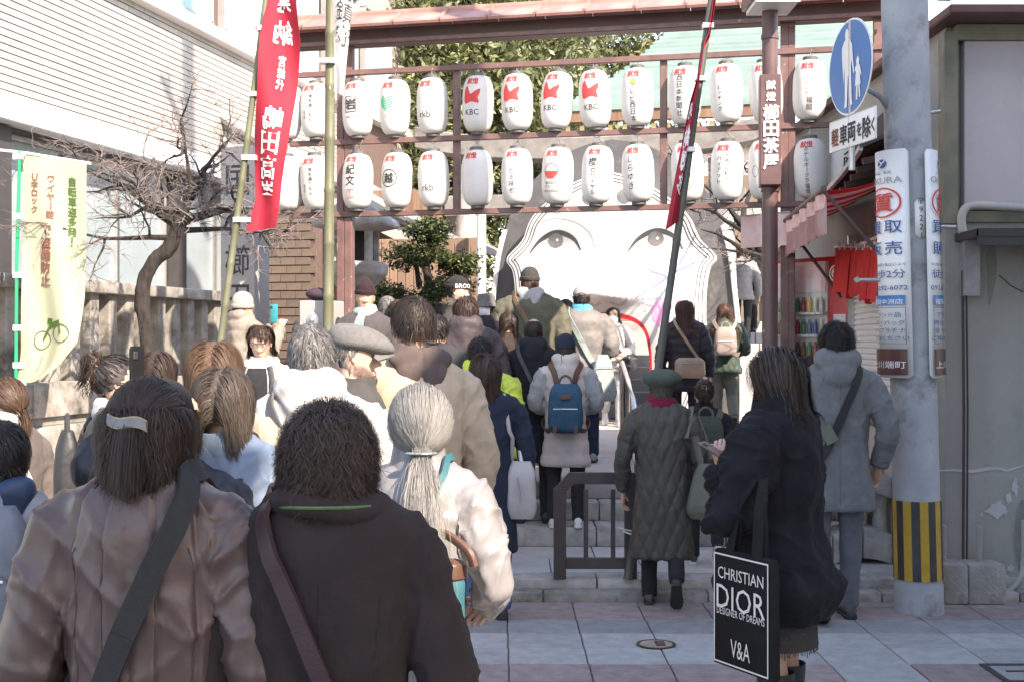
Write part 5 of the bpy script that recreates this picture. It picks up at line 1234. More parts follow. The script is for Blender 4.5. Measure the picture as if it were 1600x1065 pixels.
def hand_geo(mb, wrist, fore, up, s_, curl=.4, sc=1., spread=1.):
    """wrist pos, forearm direction, up = back of the hand normal"""
    f = Vector(fore).normalized(); u = (Vector(up)-f*Vector(up).dot(f)).normalized(); l = f.cross(u).normalized()*s_   # l points to the thumb side
    w = Vector(wrist)
    def P(a, b_, c): return w+f*a*sc+l*b_*sc+u*c*sc
    mb.loft([[P(a, hw*math.cos(q), th*math.sin(q)) for q in np.linspace(0,2*math.pi,12,endpoint=False)] for a, hw, th in ((-.03,.026,.020),(.0,.027,.019),(.03,.036,.017),(.065,.041,.015),(.088,.039,.012),(.094,.034,.007))])
    for i, (b_, L) in enumerate(((.029,.072),(.0105,.080),(-.0085,.074),(-.027,.058))):
        pts = [P(.072,b_,.0), P(.088,b_,.001)]; ang = 0.; p = pts[-1]
        for seg, k in ((.45,.75),(.30,1.15),(.25,.9)):
            ang += curl*k; d_ = f*math.cos(ang)-u*math.sin(ang)+l*(.06*(1.5-i))*spread*.3; p = p+d_.normalized()*L*seg*sc; pts.append(p)
        mb.tube(pts, [.0085*sc,.0088*sc,.0084*sc,.0075*sc,.0058*sc], 8)
    a0 = P(.020,.026,-.004); a1 = a0+(f*.65+l*.65-u*.25).normalized()*.036*sc; a2 = a1+(f*.85+l*(.45-curl*.5)-u*(.25+.3*curl)).normalized()*.030*sc; a3 = a2+(f*.92+l*(.15-curl*.5)-u*(.25+.3*curl)).normalized()*.024*sc
    mb.tube([P(.0,.012,0), a0, a1, a2, a3], [.013*sc,.013*sc,.0105*sc,.0095*sc,.007*sc], 8)

# ---- hair
def hair_geo(hd, n, S, L, width, seed, style='whorl', vol=.014, grav=.35, lift=.35, wave=0., wfreq=3., clump=.5, part=0., whorl=(0,-.45,.9), tie=None, tail=None, front=None,
             bald=0., curlin=0., lvar=.15, torso=None, fringe=0., hl=None, tailspread=.16, noise=.05, maxz=2., minz=-2., hug=None):
    g = np.random.default_rng(seed); r = np.array([.345,.402,.425])*hd; c = np.array([0,-.030,.575])*hd
    N = g.normal(size=(n*8,3)); N /= np.linalg.norm(N, axis=1)[:,None]
    line = hl or ([-1,-.3,.15,.5,.8,1],[-.66,-.50,-.12,.42,.60,.62])
    ok = N[:,2] > np.interp(N[:,1], *line)+.06*vnoise(N*4, seed)
    ok &= (N[:,2] < maxz) & (N[:,2] > minz)
    if bald: ok &= ~((N[:,2] > 1-bald+.1*vnoise(N*3,seed)) & (N[:,1] > -.75))
    N = N[ok][:n]; n = len(N)
    layer = 1+(g.uniform(.15,1,(n,1))**.8)*vol/r.mean()
    P = c+N*r
    Wv = np.array(whorl, float); Wv /= np.linalg.norm(Wv)
    if style == 'whorl': T = N*(N@Wv)[:,None]-Wv
    elif style == 'part':
        sg = np.where(N[:,0] > part, 1., -1.); T = np.stack([sg*.9, np.full(n,-.25)+.2*(N[:,1] > .3), -.55+0*sg], 1)
    elif style == 'tie': T = (c+np.array(tie)*hd)-P
    elif style == 'spiky': T = np.stack([N[:,0]*.5, N[:,1]*.3+.15, np.full(n,.5)], 1)
    if fringe: 
        fm = (N[:,1] > .10)[:,None]; T = np.where(fm, T*(1-fringe)+np.array([part*.3, 1.2, -.35])*fringe, T)
    T = T-N*np.sum(T*N, 1)[:,None]; T /= np.linalg.norm(T, axis=1)[:,None]+1e-6
    D = T+N*lift+g.normal(size=(n,3))*noise*2; D /= np.linalg.norm(D, axis=1)[:,None]
    Ls = L*(1+lvar*g.normal(size=(n,1))*.6)
    if front is not None: Ls = np.where((N[:,1] > .10)[:,None], np.minimum(Ls, front*(1+.1*g.normal(size=(n,1)))), Ls)
    seg = np.maximum(Ls, .01)/S; pts = [P.copy()]
    if style == 'tie':
        tp_ = c+np.array(tie)*hd
        for i in range(1, S//2+1):
            q = P+(tp_-P)*(i/(S//2)); e = (q-c)/r; mg = np.linalg.norm(e, axis=1)[:,None]
            mn = layer*(1+.02); out = np.where(mg < mn, c+e/np.maximum(mg,1e-6)*mn*r, q)
            if i == S//2: out = tp_+g.normal(size=(n,3))*.008
            pts.append(out)
        q = pts[-1].copy(); D = np.array([0,-.55,-.6])+g.normal(size=(n,3))*tailspread; rest = S-S//2; sg2 = (tail or L)*(1+lvar*g.normal(size=(n,1)))/rest
        for i in range(rest):
            D = D/np.linalg.norm(D, axis=1)[:,None]*.7+np.array([0,0,-.42])+g.normal(size=(n,3))*noise
            D /= np.linalg.norm(D, axis=1)[:,None]; q = q+D*sg2
            if torso is not None: q = push_torso(q, torso)
            pts.append(q.copy())
    else:
        q = P+N*.001
        for i in range(S):
            gk = grav*(.35+.65*i/S)
            D = D*(1-gk)+np.array([0,0,-1.])*gk+g.normal(size=(n,3))*noise
            if curlin: 
                rad = q-c; rad[:,2] = 0; rad /= np.linalg.norm(rad, axis=1)[:,None]+1e-6; D -= rad*curlin*max(0, (i/S-.55)*2)
            D /= np.linalg.norm(D, axis=1)[:,None]; q = q+D*seg
            e = (q-c)/r; e2 = e.copy(); e2[:,2] = np.maximum(e2[:,2], -.0)*1.0    # below the skull treat as a column
            col = np.where(e[:,2:3] < 0, 1., 0.)
            mg = np.linalg.norm(np.where(col > 0, e*np.array([1,1,0]), e), axis=1)[:,None]
            mn = layer*np.where(col > 0, np.clip(1+e[:,2:3]*.10, .75, 1), 1)
            need = (mg < mn) & (e[:,2:3] > -2.6)
            nn_ = np.where(col > 0, e*np.array([1,1,0]), e); nn_ = nn_/np.maximum(mg, 1e-6)
            q = np.where(need, np.where(col > 0, c+np.concatenate([nn_[:,:2]*mn*r[:2], e[:,2:3]*r[2]], 1), c+nn_*mn*r), q)
            hg = hug if hug is not None else (.12 if lift > .45 else .6)
            far_ = (mg > mn*1.03) & (e[:,2:3] > -1.3) & ~need
            mt_ = mn*1.03+(mg-mn*1.03)*(1-hg)
            q = np.where(far_, np.where(col > 0, c+np.concatenate([nn_[:,:2]*mt_*r[:2], e[:,2:3]*r[2]], 1), c+nn_*mt_*r), q)
            dn = np.sum(D*nn_, 1)[:,None]; D = np.where(need & (dn < 0), D-nn_*dn, D)
            if torso is not None: q = push_torso(q, torso)
            pts.append(q.copy())
    A = np.stack(pts, 1)                       # n,S+1,3
    tt = np.linspace(0,1,A.shape[1])[None,:,None]
    if clump:
        ng = max(8, n//14); gi = g.choice(n, ng, replace=False); tipN = N[gi]
        near = np.argmax(N@tipN.T, 1); A = A+(A[gi[near]]-A)*(clump*tt**1.3)*(np.linalg.norm(A[gi[near]]-A, axis=2, keepdims=True) < .09)
    else: near = np.arange(n)
    if wave:
        ph = (near*2.399)[:,None,None]+g.normal(size=(n,1,1))*.35; amp = wave*(.25+.75*tt)
        A = A+amp*np.concatenate([np.sin(tt*wfreq*6.28+ph), np.cos(tt*wfreq*6.28*.93+ph*1.3), .5*np.sin(tt*wfreq*6.28*1.1+ph*.7)], 2)
    fly = (g.random((n,1,1)) < .07); A = A+fly*tt*g.normal(size=(n,1,3))*.014
    Td = np.gradient(A, axis=1); Td /= np.linalg.norm(Td, axis=2, keepdims=True)+1e-9
    rad = A-c; side = np.cross(Td, rad); side /= np.linalg.norm(side, axis=2, keepdims=True)+1e-9
    side = side+g.normal(size=(n,1,3))*.12
    wd = width*(1-.75*tt**2)*g.uniform(.6,1.3,(n,1,1))
    V = np.stack([A-side*wd*.5, A+side*wd*.5], 2).reshape(-1,3); K = A.shape[1]
    base = (np.arange(n)*K*2)[:,None]; k = np.arange(K-1)[None,:]*2
    Fq = np.stack([base+k, base+k+1, base+k+3, base+k+2], 2).reshape(-1,4)
    # scalp under the strands
    return V, Fq
def push_torso(q, torso):
    c, r = torso; e = (q-c)/r; mg = np.linalg.norm(e, axis=1)[:,None]; return np.where(mg < 1, c+e/np.maximum(mg,1e-6)*r, q)
def scalp(hd, bald=0., hl=None, k=1.06):
    b = MB(); r = np.array([.345,.402,.425])*hd*k; c = np.array([0,-.030,.575])*hd; n, m = 40, 24
    line = hl or ([-1,-.3,.15,.5,.8,1],[-.62,-.46,-.06,.46,.64,.66])
    for i in range(m):
        for j in range(n):
            q = []
            for (ii, jj) in ((i,j),(i,j+1),(i+1,j+1),(i+1,j)):
                th = math.pi*.78*ii/m; ph = 2*math.pi*jj/n; q.append(np.array([math.sin(th)*math.cos(ph), math.sin(th)*math.sin(ph), math.cos(th)]))
            mid = sum(q)/4
            if mid[2] > np.interp(mid[1], *line) and not (bald and mid[2] > 1-bald and mid[1] > -.75): b.add([tuple(c+v*r) for v in q], [(0,1,2,3)])
    return b

COATBVH = {}
ARM = {'down': ((.158,-.015,.635),(.168,.035,.485)), 'fwd': ((.168,-.02,.645),(.075,.12,.60)), 'pocket': ((.185,-.045,.645),(.135,.035,.535)), 'phone': ((.15,.07,.66),(.055,.175,.81)),
       'low': ((.152,.0,.63),(.12,.075,.50)), 'strap': ((.165,.01,.66),(.08,.085,.70))}
def person(label, px, top, d, g=0., yaw=0., hat_h=0., build=1., coat=None, arms=('down','down'), legs='stand', trousers=None, shoes=None, sole=None, hair=None, hat=None, head=(0,0,0), skin=None,
           hands=True, vox=.013, detail=0, face=False, female=0., hoodie=None, scarf=None, nose=1., extra=None, group='people in the shrine queue', skirt=None, xoff=0., lean=0., beard=None, glasses=False, mask=False, hd_k=1., shrug=0.):
    X = PX(px, d); ztop = PZ(top, d); h = ztop-g-hat_h-.012
    if d > 9: vox = max(vox, .0165)
    root = empty('person', (X+xoff, d, g), R(yaw), label, 'person', group)
    sk = skin or sk_a; hd = (.205+.018*(h-1.5)/.3)*hd_k*(.97 if female else 1.02)
    if h < 1.42: hd = max(.185, .135*h)*hd_k
    zc = h-hd; zs = min(.848*h, zc-.034)+shrug
    sw = (.112 if not female else .102)*h*build
    hr = rotm(*head); piv = np.array([0, .0, zc+.015])
    lz = lean
    def LN(p):   # forward lean of the upper body about the hips
        p = np.atleast_2d(np.asarray(p, float)).copy()
        if lz:
            zz = np.clip(p[:,2]-.52*h, 0, None); p[:,1] += zz*math.sin(R(lz)); p[:,2] -= zz*(1-math.cos(R(lz)))
        return p
    def HD(V):  # head space (chin z=0) -> person
        V = np.asarray(V, float)+np.array([0, -.015+.0, zc]); return LN((V-piv)@hr.T+piv)
    # ---------------- arms in person space
    A = []
    for s_, ap in ((-1, arms[0]), (1, arms[1])):
        e_, w_ = ARM[ap] if isinstance(ap, str) else ap
        k = sw/(.108*h)
        S0 = Vector((s_*sw*.93, 0, zs-.012*h)); E0 = Vector((s_*(e_[0]*h*.5*(1+k)), e_[1]*h, e_[2]*h)); W0 = Vector((s_*w_[0]*h, w_[1]*h, w_[2]*h))
        A.append([Vector(LN(q)[0]) for q in (S0, E0, W0)])
    # ---------------- body: head, neck, chest, arms, hands in one mesh
    b = MB(); V, Fc = head_geo(hd, *((48, 54) if detail else (28, 30) if d > 9 else (36, 40)), nose, female); b.add(HD(V), Fc)
    for s_ in (-1, 1):
        e_ = ear_geo(hd, s_); b.add(HD(e_.v), e_.f)
    nk = .052*(1 if not female else .86)*h/1.65
    n0 = HD(np.array([[0, -.02*hd, .22*hd]]))[0]; n1 = LN((0,-.012*h,zs+.02*h))[0]; n2 = LN((0,-.005*h,zs-.10*h))[0]
    b.tube([n0, (n0+n1)/2, n1, n2], [nk, nk*.98, nk*1.12, nk*1.5], 16)
    for (S0, E0, W0), s_, ap in zip(A, (-1,1), arms):
        f = (W0-E0).normalized(); b.tube([S0+(E0-S0)*.1, E0, W0-f*.01], [.042*h/1.65,.036*h/1.65,.025*h/1.65], 10)
        if hands:
            upv = Vector((s_,0,0)) if ap in ('down','low','pocket') else (Vector((s_*.6,-.6,.5)) if ap == 'phone' else Vector((s_*.55,.1,.8)))
            hand_geo(b, W0+f*.012, f, upv, (1 if s_ < 0 else -1)*(1 if ap in ('down','low','pocket') else 1), .45 if ap == 'down' else .7, .96*h/1.65)
    b.build('body', sk, root, smooth=True)
    # ---------------- face details
    if face:
        for s_ in (-1, 1):
            e_ = MB(); e_.loft([[Vector((s_*.135*hd+.050*hd*math.cos(a)*q, .338*hd+dy*hd, .508*hd+.018*hd*math.sin(a)*q)) for a in np.linspace(0,2*math.pi,12,endpoint=False)] for q, dy in ((1.,-.01),(.8,.008),(.2,.012))])
            mesh_obj('eye', me_from(HD(e_.v), e_.f, m_eye_w, True), root)
            e_ = MB(); e_.loft([[Vector((s_*.135*hd+.021*hd*math.cos(a)*q, .345*hd+dy*hd, .508*hd+.018*hd*math.sin(a)*q)) for a in np.linspace(0,2*math.pi,10,endpoint=False)] for q, dy in ((1.,0),(.3,.006))])
            mesh_obj('iris', me_from(HD(e_.v), e_.f, m_iris_d, True), root)
            e_ = MB(); e_.tube([(s_*x_*hd, (.372-.06*(x_-.06)/.18)*hd, z_*hd) for x_, z_ in ((.06,.585),(.12,.605),(.19,.60),(.24,.575))], [.008*hd,.014*hd,.012*hd,.005*hd], 6)
            mesh_obj('eyebrow', me_from(HD(e_.v), e_.f, m_brow, True), root)
            e_ = MB(); e_.tube([(s_*x_*hd, (.350-.05*(x_-.06)/.18)*hd, z_*hd) for x_, z_ in ((.085,.515),(.13,.532),(.185,.518))], .006*hd, 5)
            mesh_obj('eyelid', me_from(HD(e_.v), e_.f, m_brow, True), root)
        e_ = MB(); e_.loft([[Vector((.095*hd*math.cos(a)*q, (.385+.018*q*0-.045*abs(math.cos(a)*q)**2+dy)*hd, .181*hd+.034*hd*math.sin(a)*q)) for a in np.linspace(0,2*math.pi,14,endpoint=False)] for q, dy in ((1.,-.004),(.6,.016),(.1,.018))])
        mesh_obj('lips', me_from(HD(e_.v), e_.f, m_lip, True), root)
    if glasses:
        e_ = MB()
        for s_ in (-1,1):
            e_.tube([(s_*.135*hd+.085*hd*math.cos(a), .395*hd-.02*hd*abs(math.cos(a)), .50*hd+.065*hd*math.sin(a)) for a in np.linspace(0,2*math.pi,17)], .006*hd, 5)
            e_.tube([(s_*.22*hd,.37*hd,.51*hd),(s_*.335*hd,.15*hd,.53*hd),(s_*.34*hd,-.05*hd,.54*hd)], .006*hd, 5)
        e_.tube([(-.05*hd,.40*hd,.51*hd),(.05*hd,.40*hd,.51*hd)], .006*hd, 5)
        mesh_obj('glasses', me_from(HD(e_.v), e_.f, m_ink, True), root)
    if mask:
        e_ = MB(); e_.grid(lambda u, v: Vector((math.sin((u-.5)*2.6)*.34*hd, (.10+.36*math.cos((u-.5)*2.6)**.8*(.86+.2*math.sin(v*3.0)))*hd, (.02+.40*v*(1-.25*abs(u-.5)*2)+.03*abs(u-.5))*hd)), 14, 8)
        me = me_from(HD(e_.v), e_.f, M('face_mask_white', (.74,.74,.74), None, 4, .8, .1), True); mesh_obj('face_mask', me, root)
    # ---------------- coat
    cc = dict(mat=None, hem=.46, flare=1.0, thick=1.0, sleeve=1.0, style='plain', collar=.03, hood=False, fold=.006, pitch=.085, amp=.010, sleeve_mat=None, cuff=1., belly=1., neckr=1.); cc.update(coat or {})
    tb = MB(); k = cc['thick']; hem = cc['hem']*h; q = h/1.65
    rx = sw*1.0; fl = cc['flare']
    ry0 = .118*q*k*build**.4
    lv = []
    for z, ax, ay, yo in ((hem, (rx*1.02+.025*q)*fl, ry0*1.10*fl, 0), (hem+.02, (rx*1.03+.025*q)*fl, ry0*1.12*fl, 0), ((hem+.61*h)/2, (rx*.93+.014*q)*(1+(fl-1)*.5), ry0*1.08*(1+(fl-1)*.5), 0), (.61*h if hem < .55*h else hem+.06, rx*.86+.010*q, ry0*1.0*cc['belly'], 0),
                          (.70*h, rx*.93+.006*q, ry0*1.08, 0), (zs-.045*h, rx*1.02, ry0*1.02, -.004), (zs-.005*h, rx*.98, ry0*.80, -.008), (zs+.018*h, rx*.66, ry0*.62, -.012), (zs+.034*h, rx*.44, ry0*.54, -.014)):
        lv.append((z, ax*(.94+.06*k), ay, yo))
    if cc['style'] == 'balloon': z_, a_, b_, y_ = lv[0]; lv = [(z_, a_*.74, b_*.74, 0), (z_+.02, a_*.84, b_*.84, 0), (z_+.07, a_*.97, b_*.97, 0), (z_+.13, a_*1.02, b_*1.02, 0)]+lv[2:]
    lv = [l for i, l in enumerate(lv) if i == 0 or l[0] > lv[i-1][0]+.004]
    tb.loft([[Vector(v) for v in LN([tuple(p) for p in ell((0, yo, z), ax, ay)])] for z, ax, ay, yo in lv])
    tor_v, tor_f = list(tb.v), list(tb.f)
    # collar
    if cc['collar']:
        ch = cc['collar']; cr = .060*q*cc['neckr']
        zc0 = zs+.018*h
        cb = MB(); nn_ = 36; wob = [1+.03*math.sin(3*t_+px)+.02*math.sin(7*t_+px*.3) for t_ in np.linspace(0,2*math.pi,nn_,endpoint=False)]
        cb.loft([[Vector(v) for v in LN([(p.x*w_, p.y*w_-.0, p.z+(w_-1)*.12+.010*q0) for p, w_ in zip(ell((0, -.012, z), a_*1.07, a_, nn_, 2.1), wob)])] for z, a_, q0 in ((zc0-.035, cr*1.42, 0), (zc0-.005, cr*1.34, 0), (zc0+ch*.55, cr*1.24, 0), (zc0+ch, cr*1.20, 0), (zc0+ch*1.06, cr*1.14, 0), (zc0+ch, cr*1.07, 0), (zc0-.03, cr*1.0, 0))], cap=False)
        cb.build('collar', cc['mat'], root, smooth=True)
    sleeves = []
    for (S0, E0, W0) in A:
        sr = cc['sleeve']*q*.5*(1+k); mid = S0.lerp(E0, .5); mid2 = E0.lerp(W0, .55); cu = cc['cuff']
        pts = [S0+Vector((-math.copysign(.02, S0.x),0,-.005)), S0+(E0-S0)*.22, mid, E0.lerp(S0,.12), E0.lerp(W0,.10), mid2, W0]
        rr = [.050*sr,.063*sr,.064*sr,.059*sr,.058*sr,.053*sr*cu,.045*sr*cu]
        tb.tube(pts, rr, 14); sleeves.append((pts, rr))
    if cc['hood']:
        hk = cc['hood'] if isinstance(cc['hood'], (int, float)) and cc['hood'] is not True else 1.
        for (cx_, cy_, cz_, ax, ay, az) in ((0,-.075,.030,.112,.055,.055),(.055,-.055,.045,.065,.06,.05),(-.055,-.055,.045,.065,.06,.05),(0,-.095,-.035,.085,.045,.07)):
            cc_ = np.array([cx_*q, cy_*q-.012, zs+.012*h+cz_*q]); hb = MB()
            hb.lathe([(math.sin(t)*1., -math.cos(t)) for t in np.linspace(.001, math.pi-.001, 11)], n=16)
            tb.add(LN(np.array(hb.v)*np.array([ax,ay,az])*q*hk+cc_), hb.f)
        tb.tube([tuple(LN((math.cos(a)*.075*q*hk, -.012+math.sin(a)*.068*q*hk, zs+.030*h+.012*q*abs(math.cos(a))-.02*q*max(0,math.sin(a))))[0]) for a in np.linspace(-2.9+math.pi*0, math.pi-.25, 18)], .026*q*hk, 8)
    me, V, N = voxel(tb, vox, int(7*(.013/vox)**1.6))
    # sleeve coordinates
    isarm = np.zeros(len(V), bool); along = V[:,2].copy()
    for pts, rr in sleeves:
        best = np.full(len(V), 9.); al = np.zeros(len(V)); acc = 0.
        for a_, b2, r0, r1 in zip(pts[:-1], pts[1:], rr[:-1], rr[1:]):
            a2, d2 = np.array(a_), np.array(b2)-np.array(a_); L2 = (d2**2).sum(); t = np.clip(((V-a2)@d2)/L2, 0, 1)
            ds = np.linalg.norm(V-a2-t[:,None]*d2, axis=1)-(r0+(r1-r0)*t); up = ds < best; best[up] = ds[up]; al[up] = acc+t[up]*math.sqrt(L2); acc += math.sqrt(L2)
        sel = (best < .012) & (al > .045*q) & (np.abs(V[:,0]) > sw*.72); isarm |= sel; along[sel] = al[sel]
    disp = np.zeros(len(V)); fo = cc['fold']; sd = int(px)%97
    disp += fo*vnoise(V*np.array([9,9,4.2]), sd)+fo*.5*vnoise(V*np.array([17,17,10]), sd+3)
    ridge = 1-np.abs(vnoise(np.stack([V[:,0]*5+V[:,2]*3, V[:,1]*5, V[:,2]*7-np.abs(V[:,0])*5], 1), sd+9)); disp += fo*.9*(ridge**4)
    ar = np.where(isarm)[0]
    if len(ar): disp[ar] += fo*1.1*(1-np.abs(vnoise(np.stack([along[ar]*16, V[ar,0]*6, V[ar,1]*6+V[ar,2]*4], 1), sd+5)))**3
    cr_ = (1-np.abs(vnoise(np.stack([V[:,0]*9+V[:,2]*6, V[:,1]*9, V[:,2]*11-np.abs(V[:,0])*13], 1), sd+21)))**7+.7*(1-np.abs(vnoise(np.stack([V[:,0]*14-V[:,2]*5, V[:,1]*12, V[:,2]*7+np.abs(V[:,0])*17], 1), sd+27)))**8
    pit = np.exp(-(((np.abs(V[:,0])-sw*.85)/.09)**2+((V[:,2]-zs+.13*h)/.16)**2)); disp += fo*(.35+1.1*pit+.8*isarm)*(cr_-.15)
    if cc['style'] == 'puffer':
        wz_ = along/cc['pitch']+.12*vnoise(V*6, sd); disp += cc['amp']*(np.abs(np.sin(math.pi*wz_))**.45-.75)
    if cc['style'] == 'quilt':
        th = np.arctan2(V[:,0], -V[:,1]); u = th*.16*q/.075+np.where(isarm, along*0, 0); v = along/.095
        disp += cc['amp']*(np.abs(np.cos(math.pi*(u+v*.5)))*np.abs(np.cos(math.pi*(u-v*.5))))**.35-cc['amp']*.7
    if cc['style'] == 'balloon':
        zz = (V[:,2]-hem)/(.25*h); disp += .02*np.clip(zz,0,1)*np.sin(np.arctan2(V[:,0],V[:,1])*9+3*vnoise(V*4,sd))*np.clip(1-zz*.6,0,1)*.5
    if cc['style'] == 'panel':   # vertical seamed down jacket
        th = np.arctan2(V[:,0], -V[:,1]); sm = np.minimum.reduce([np.abs(th-t_) for t_ in (-.95,-.42,.0,.42,.95)]); disp += np.where(isarm, 0, .011*(np.clip(sm/.07,0,1)**.5-1)); disp += np.where(~isarm, -.014*np.exp(-((V[:,2]-.60*h)/.008)**2), 0)
        if len(ar): disp[ar] += -.006*np.exp(-((V[ar,1]+.02)/.006)**2)
    V2 = V+N*disp[:,None]
    me.vertices.foreach_set('co', V2.astype(np.float32).ravel()); me.update()
    me.materials.clear(); me.materials.append(cc['mat'])
    if cc['sleeve_mat']:
        me.materials.append(cc['sleeve_mat'])
        mi = np.zeros(len(me.polygons), np.int32)
        for p_ in me.polygons: mi[p_.index] = 1 if isarm[p_.vertices[0]] else 0
        me.polygons.foreach_set('material_index', mi)
    me.polygons.foreach_set('use_smooth', np.ones(len(me.polygons), bool)); me.update()
    mesh_obj(cc.get('name', 'coat'), me, root)
    bvh = BVHTree.FromPolygons([Vector(v) for v in tor_v], [f for f in tor_f])
    cm_ = me
    info = dict(me=cm_, root=root, h=h, q=q, zs=zs, sw=sw, A=A, bvh=bvh, HD=HD, hd=hd, LN=LN, zc=zc, hem=hem, ry=ry0, V=V2, vox=vox)
    # hood of another garment / scarf
    if hoodie:
        tb = MB()
        for (cx_, cy_, cz_, ax, ay, az) in ((0,-.070,.012,.118,.042,.045),(.066,-.035,.024,.044,.060,.038),(-.066,-.035,.024,.044,.060,.038),(0,-.085,-.085,.050,.030,.085),(0,-.082,-.035,.095,.036,.065)):
            hb = MB(); hb.lathe([(math.sin(t), -math.cos(t)) for t in np.linspace(.001, math.pi-.001, 13)], n=18)
            tb.add(LN(np.array(hb.v)*np.array([ax,ay,az])*q*1.04+np.array([cx_*q, cy_*q-.02, zs+.02*h+cz_*q])), hb.f)
        me, V, N = voxel(tb, vox*.8, 14); dd = .009*vnoise(V*np.array([11,11,14]), 4)+.016*(1-np.abs(vnoise(V*np.array([12,7,8]), 8)))**5-.012*np.exp(-(V[:,0]/.012)**2)
        me.vertices.foreach_set('co', (V+N*dd[:,None]).astype(np.float32).ravel()); me.materials.clear(); me.materials.append(hoodie); me.polygons.foreach_set('use_smooth', np.ones(len(me.polygons), bool)); me.update()
        mesh_obj('hood', me, root)
    if scarf:
        tb = MB()
        for zo, rr2, th2 in ((.028,.078,.026),(.052,.072,.026),(.072,.066,.022)):
            tb.tube([tuple(LN((math.cos(a)*rr2*q*1.08, -.010+math.sin(a)*rr2*q, zs+zo*q+.012*math.sin(a+zo*60)))[0]) for a in np.linspace(0,2*math.pi,24)], th2*q, 8)
        me, V, N = voxel(tb, .009, 3); dd = .006*(1-np.abs(vnoise(V*np.array([10,10,26]), 4)))**3
        me.vertices.foreach_set('co', (V+N*dd[:,None]).astype(np.float32).ravel()); me.materials.clear(); me.materials.append(scarf); me.polygons.foreach_set('use_smooth', np.ones(len(me.polygons), bool)); me.update()
        mesh_obj('scarf', me, root)
    # ---------------- legs
    tm = trousers or CM('dark_trousers', (.035,.035,.04), 'wool')
    L_ = {'stand': (((-.058,0,.50),(-.062,.012,.27),(-.065,-.01,.045)),((.058,0,.50),(.062,.012,.27),(.065,-.01,.045))),
          'walk': (((-.055,0,.50),(-.055,.035,.27),(-.055,.05,.045)),((.055,0,.50),(.058,.015,.275),(.064,-.125,.125))),
          'walk2': (((-.055,0,.50),(-.055,.01,.28),(-.058,-.08,.06)),((.055,0,.50),(.055,.035,.27),(.055,.06,.045)))}[legs]
    if not skirt:
        tb = MB()
        tb.loft([[Vector(p) for p in ell((0,0,z*h), a_*sw, b2*q, 20)] for z, a_, b2 in ((.455,.80,.085),(.50,.88,.095),(.56,.84,.09))])
        wd = 1.15 if trousers and trousers.name.startswith('wide') else 1.
        for lg in L_:
            pts = [Vector(p)*h for p in lg]; pts2 = [pts[0], pts[0].lerp(pts[1],.5), pts[1], pts[1].lerp(pts[2],.5), pts[2]+Vector((0,0,-.012*h if lg[2][2] < .05 else 0))]
            tb.tube(pts2, [.078*q,.076*q*wd,.062*q*wd,.058*q*wd,.055*q*wd], 12)
        me, V, N = voxel(tb, .028 if d < 7.2 else max(vox, .017), 4); dd = .006*(1-np.abs(vnoise(V*np.array([8,8,13]), 2)))**3+.004*vnoise(V*11, 3)
        me.vertices.foreach_set('co', (V+N*dd[:,None]).astype(np.float32).ravel()); me.materials.clear(); me.materials.append(tm); me.polygons.foreach_set('use_smooth', np.ones(len(me.polygons), bool)); me.update()
        mesh_obj('trousers', me, root)
    sm = shoes or m_shoe_b
    for s_, lg in zip((-1,1), L_):
        an = Vector(lg[2])*h; lift = lg[2][2] > .05; pit = R(48) if lg[2][2] > .07 else (R(20) if lift else 0)
        fl_ = .155*q*1.0
        def FT(x_, y_, z_):   # foot space: heel at 0, toe at fl_
            p = Vector((x_, y_-.06*q, z_)); 
            if pit: p = Matrix.Rotation(-pit, 3, 'X') @ (p-Vector((0,.0,.05*q)))+Vector((0,0,.05*q))
            return Vector((an.x, an.y, 0))+p+Vector((0, 0, (an.z-.045*h) if lift else 0))
        rings = []
        for y_, w_, zt in ((-.005,.022,.050),(.01,.034,.085),(.05,.036,.092),(.09,.037,.085),(.13,.042,.062),(.18,.046,.048),(.22,.040,.040),(.245,.022,.030)):
            ring = []
            for a in np.linspace(0, 2*math.pi, 12, endpoint=False):
                ring.append(FT(w_*q*math.cos(a)*1.0, y_*q*1.03, (.016+max(0., (.5+.5*math.sin(a)))*(zt-.012))*q))
            rings.append(ring)
        sh = MB().loft(rings).build('shoe', sm, root, smooth=True)
        rings = [[FT(w_*q*c_, y_*q*1.03, z_*q) for c_, z_ in ((-1,0),(1,0),(1.04,.024),(-1.04,.024))] for y_, w_ in ((-.012,.02),(.0,.034),(.05,.037),(.10,.037),(.17,.047),(.22,.042),(.25,.024))]
        MB().loft(rings).build('sole', sole or m_sole_b, sh, bevel=.004, seg=1)
    # ---------------- hair and hat
    if hair:
        hh = dict(mat=None, n=700, S=8, L=.1, width=.005, seed=abs(int(px)), maxz=(.12 if hat else 2.)); hh.update(hair)
        if hat: hh['lift'] = .05; hh['vol'] = min(.008, hh.get('vol', .01)); hh['style'] = 'whorl'; hh['whorl'] = (0,0,1)
        if d > 8.2: hh['n'] = int(hh['n']*.42); hh['width'] *= 1.45; hh['S'] = max(4, int(hh['S']*.75))
        elif d > 3.7: hh['n'] = int(hh['n']*.7); hh['width'] *= 1.15
        mt = hh.pop('mat'); bald = hh.get('bald', 0.); cap = hh.pop('cap', True); hm = hh.pop('more', None)
        tor = (np.array([0, -.01, zs-.20*q-zc+.0]), np.array([sw*1.25, ry0*1.12, .235*q]))
        for hx in [hh]+(hm or []):
            hx2 = dict(hh); hx2.update(hx)
            V, Fq = hair_geo(hd, torso=tor, **{k_: v_ for k_, v_ in hx2.items() if k_ not in ('name', 'matx')})
            mesh_obj(hx.get('name', 'hair'), np_mesh(HD(V), Fq, hx.get('matx', mt), True), root)
        if cap and not hat:
            sc_ = scalp(hd, bald, hh.get('hl')); o = mesh_obj('hair_base', me_from(HD(sc_.v), sc_.f, mt, True), root)
    if hat: hat(info)
    if extra: extra(info)
    return info

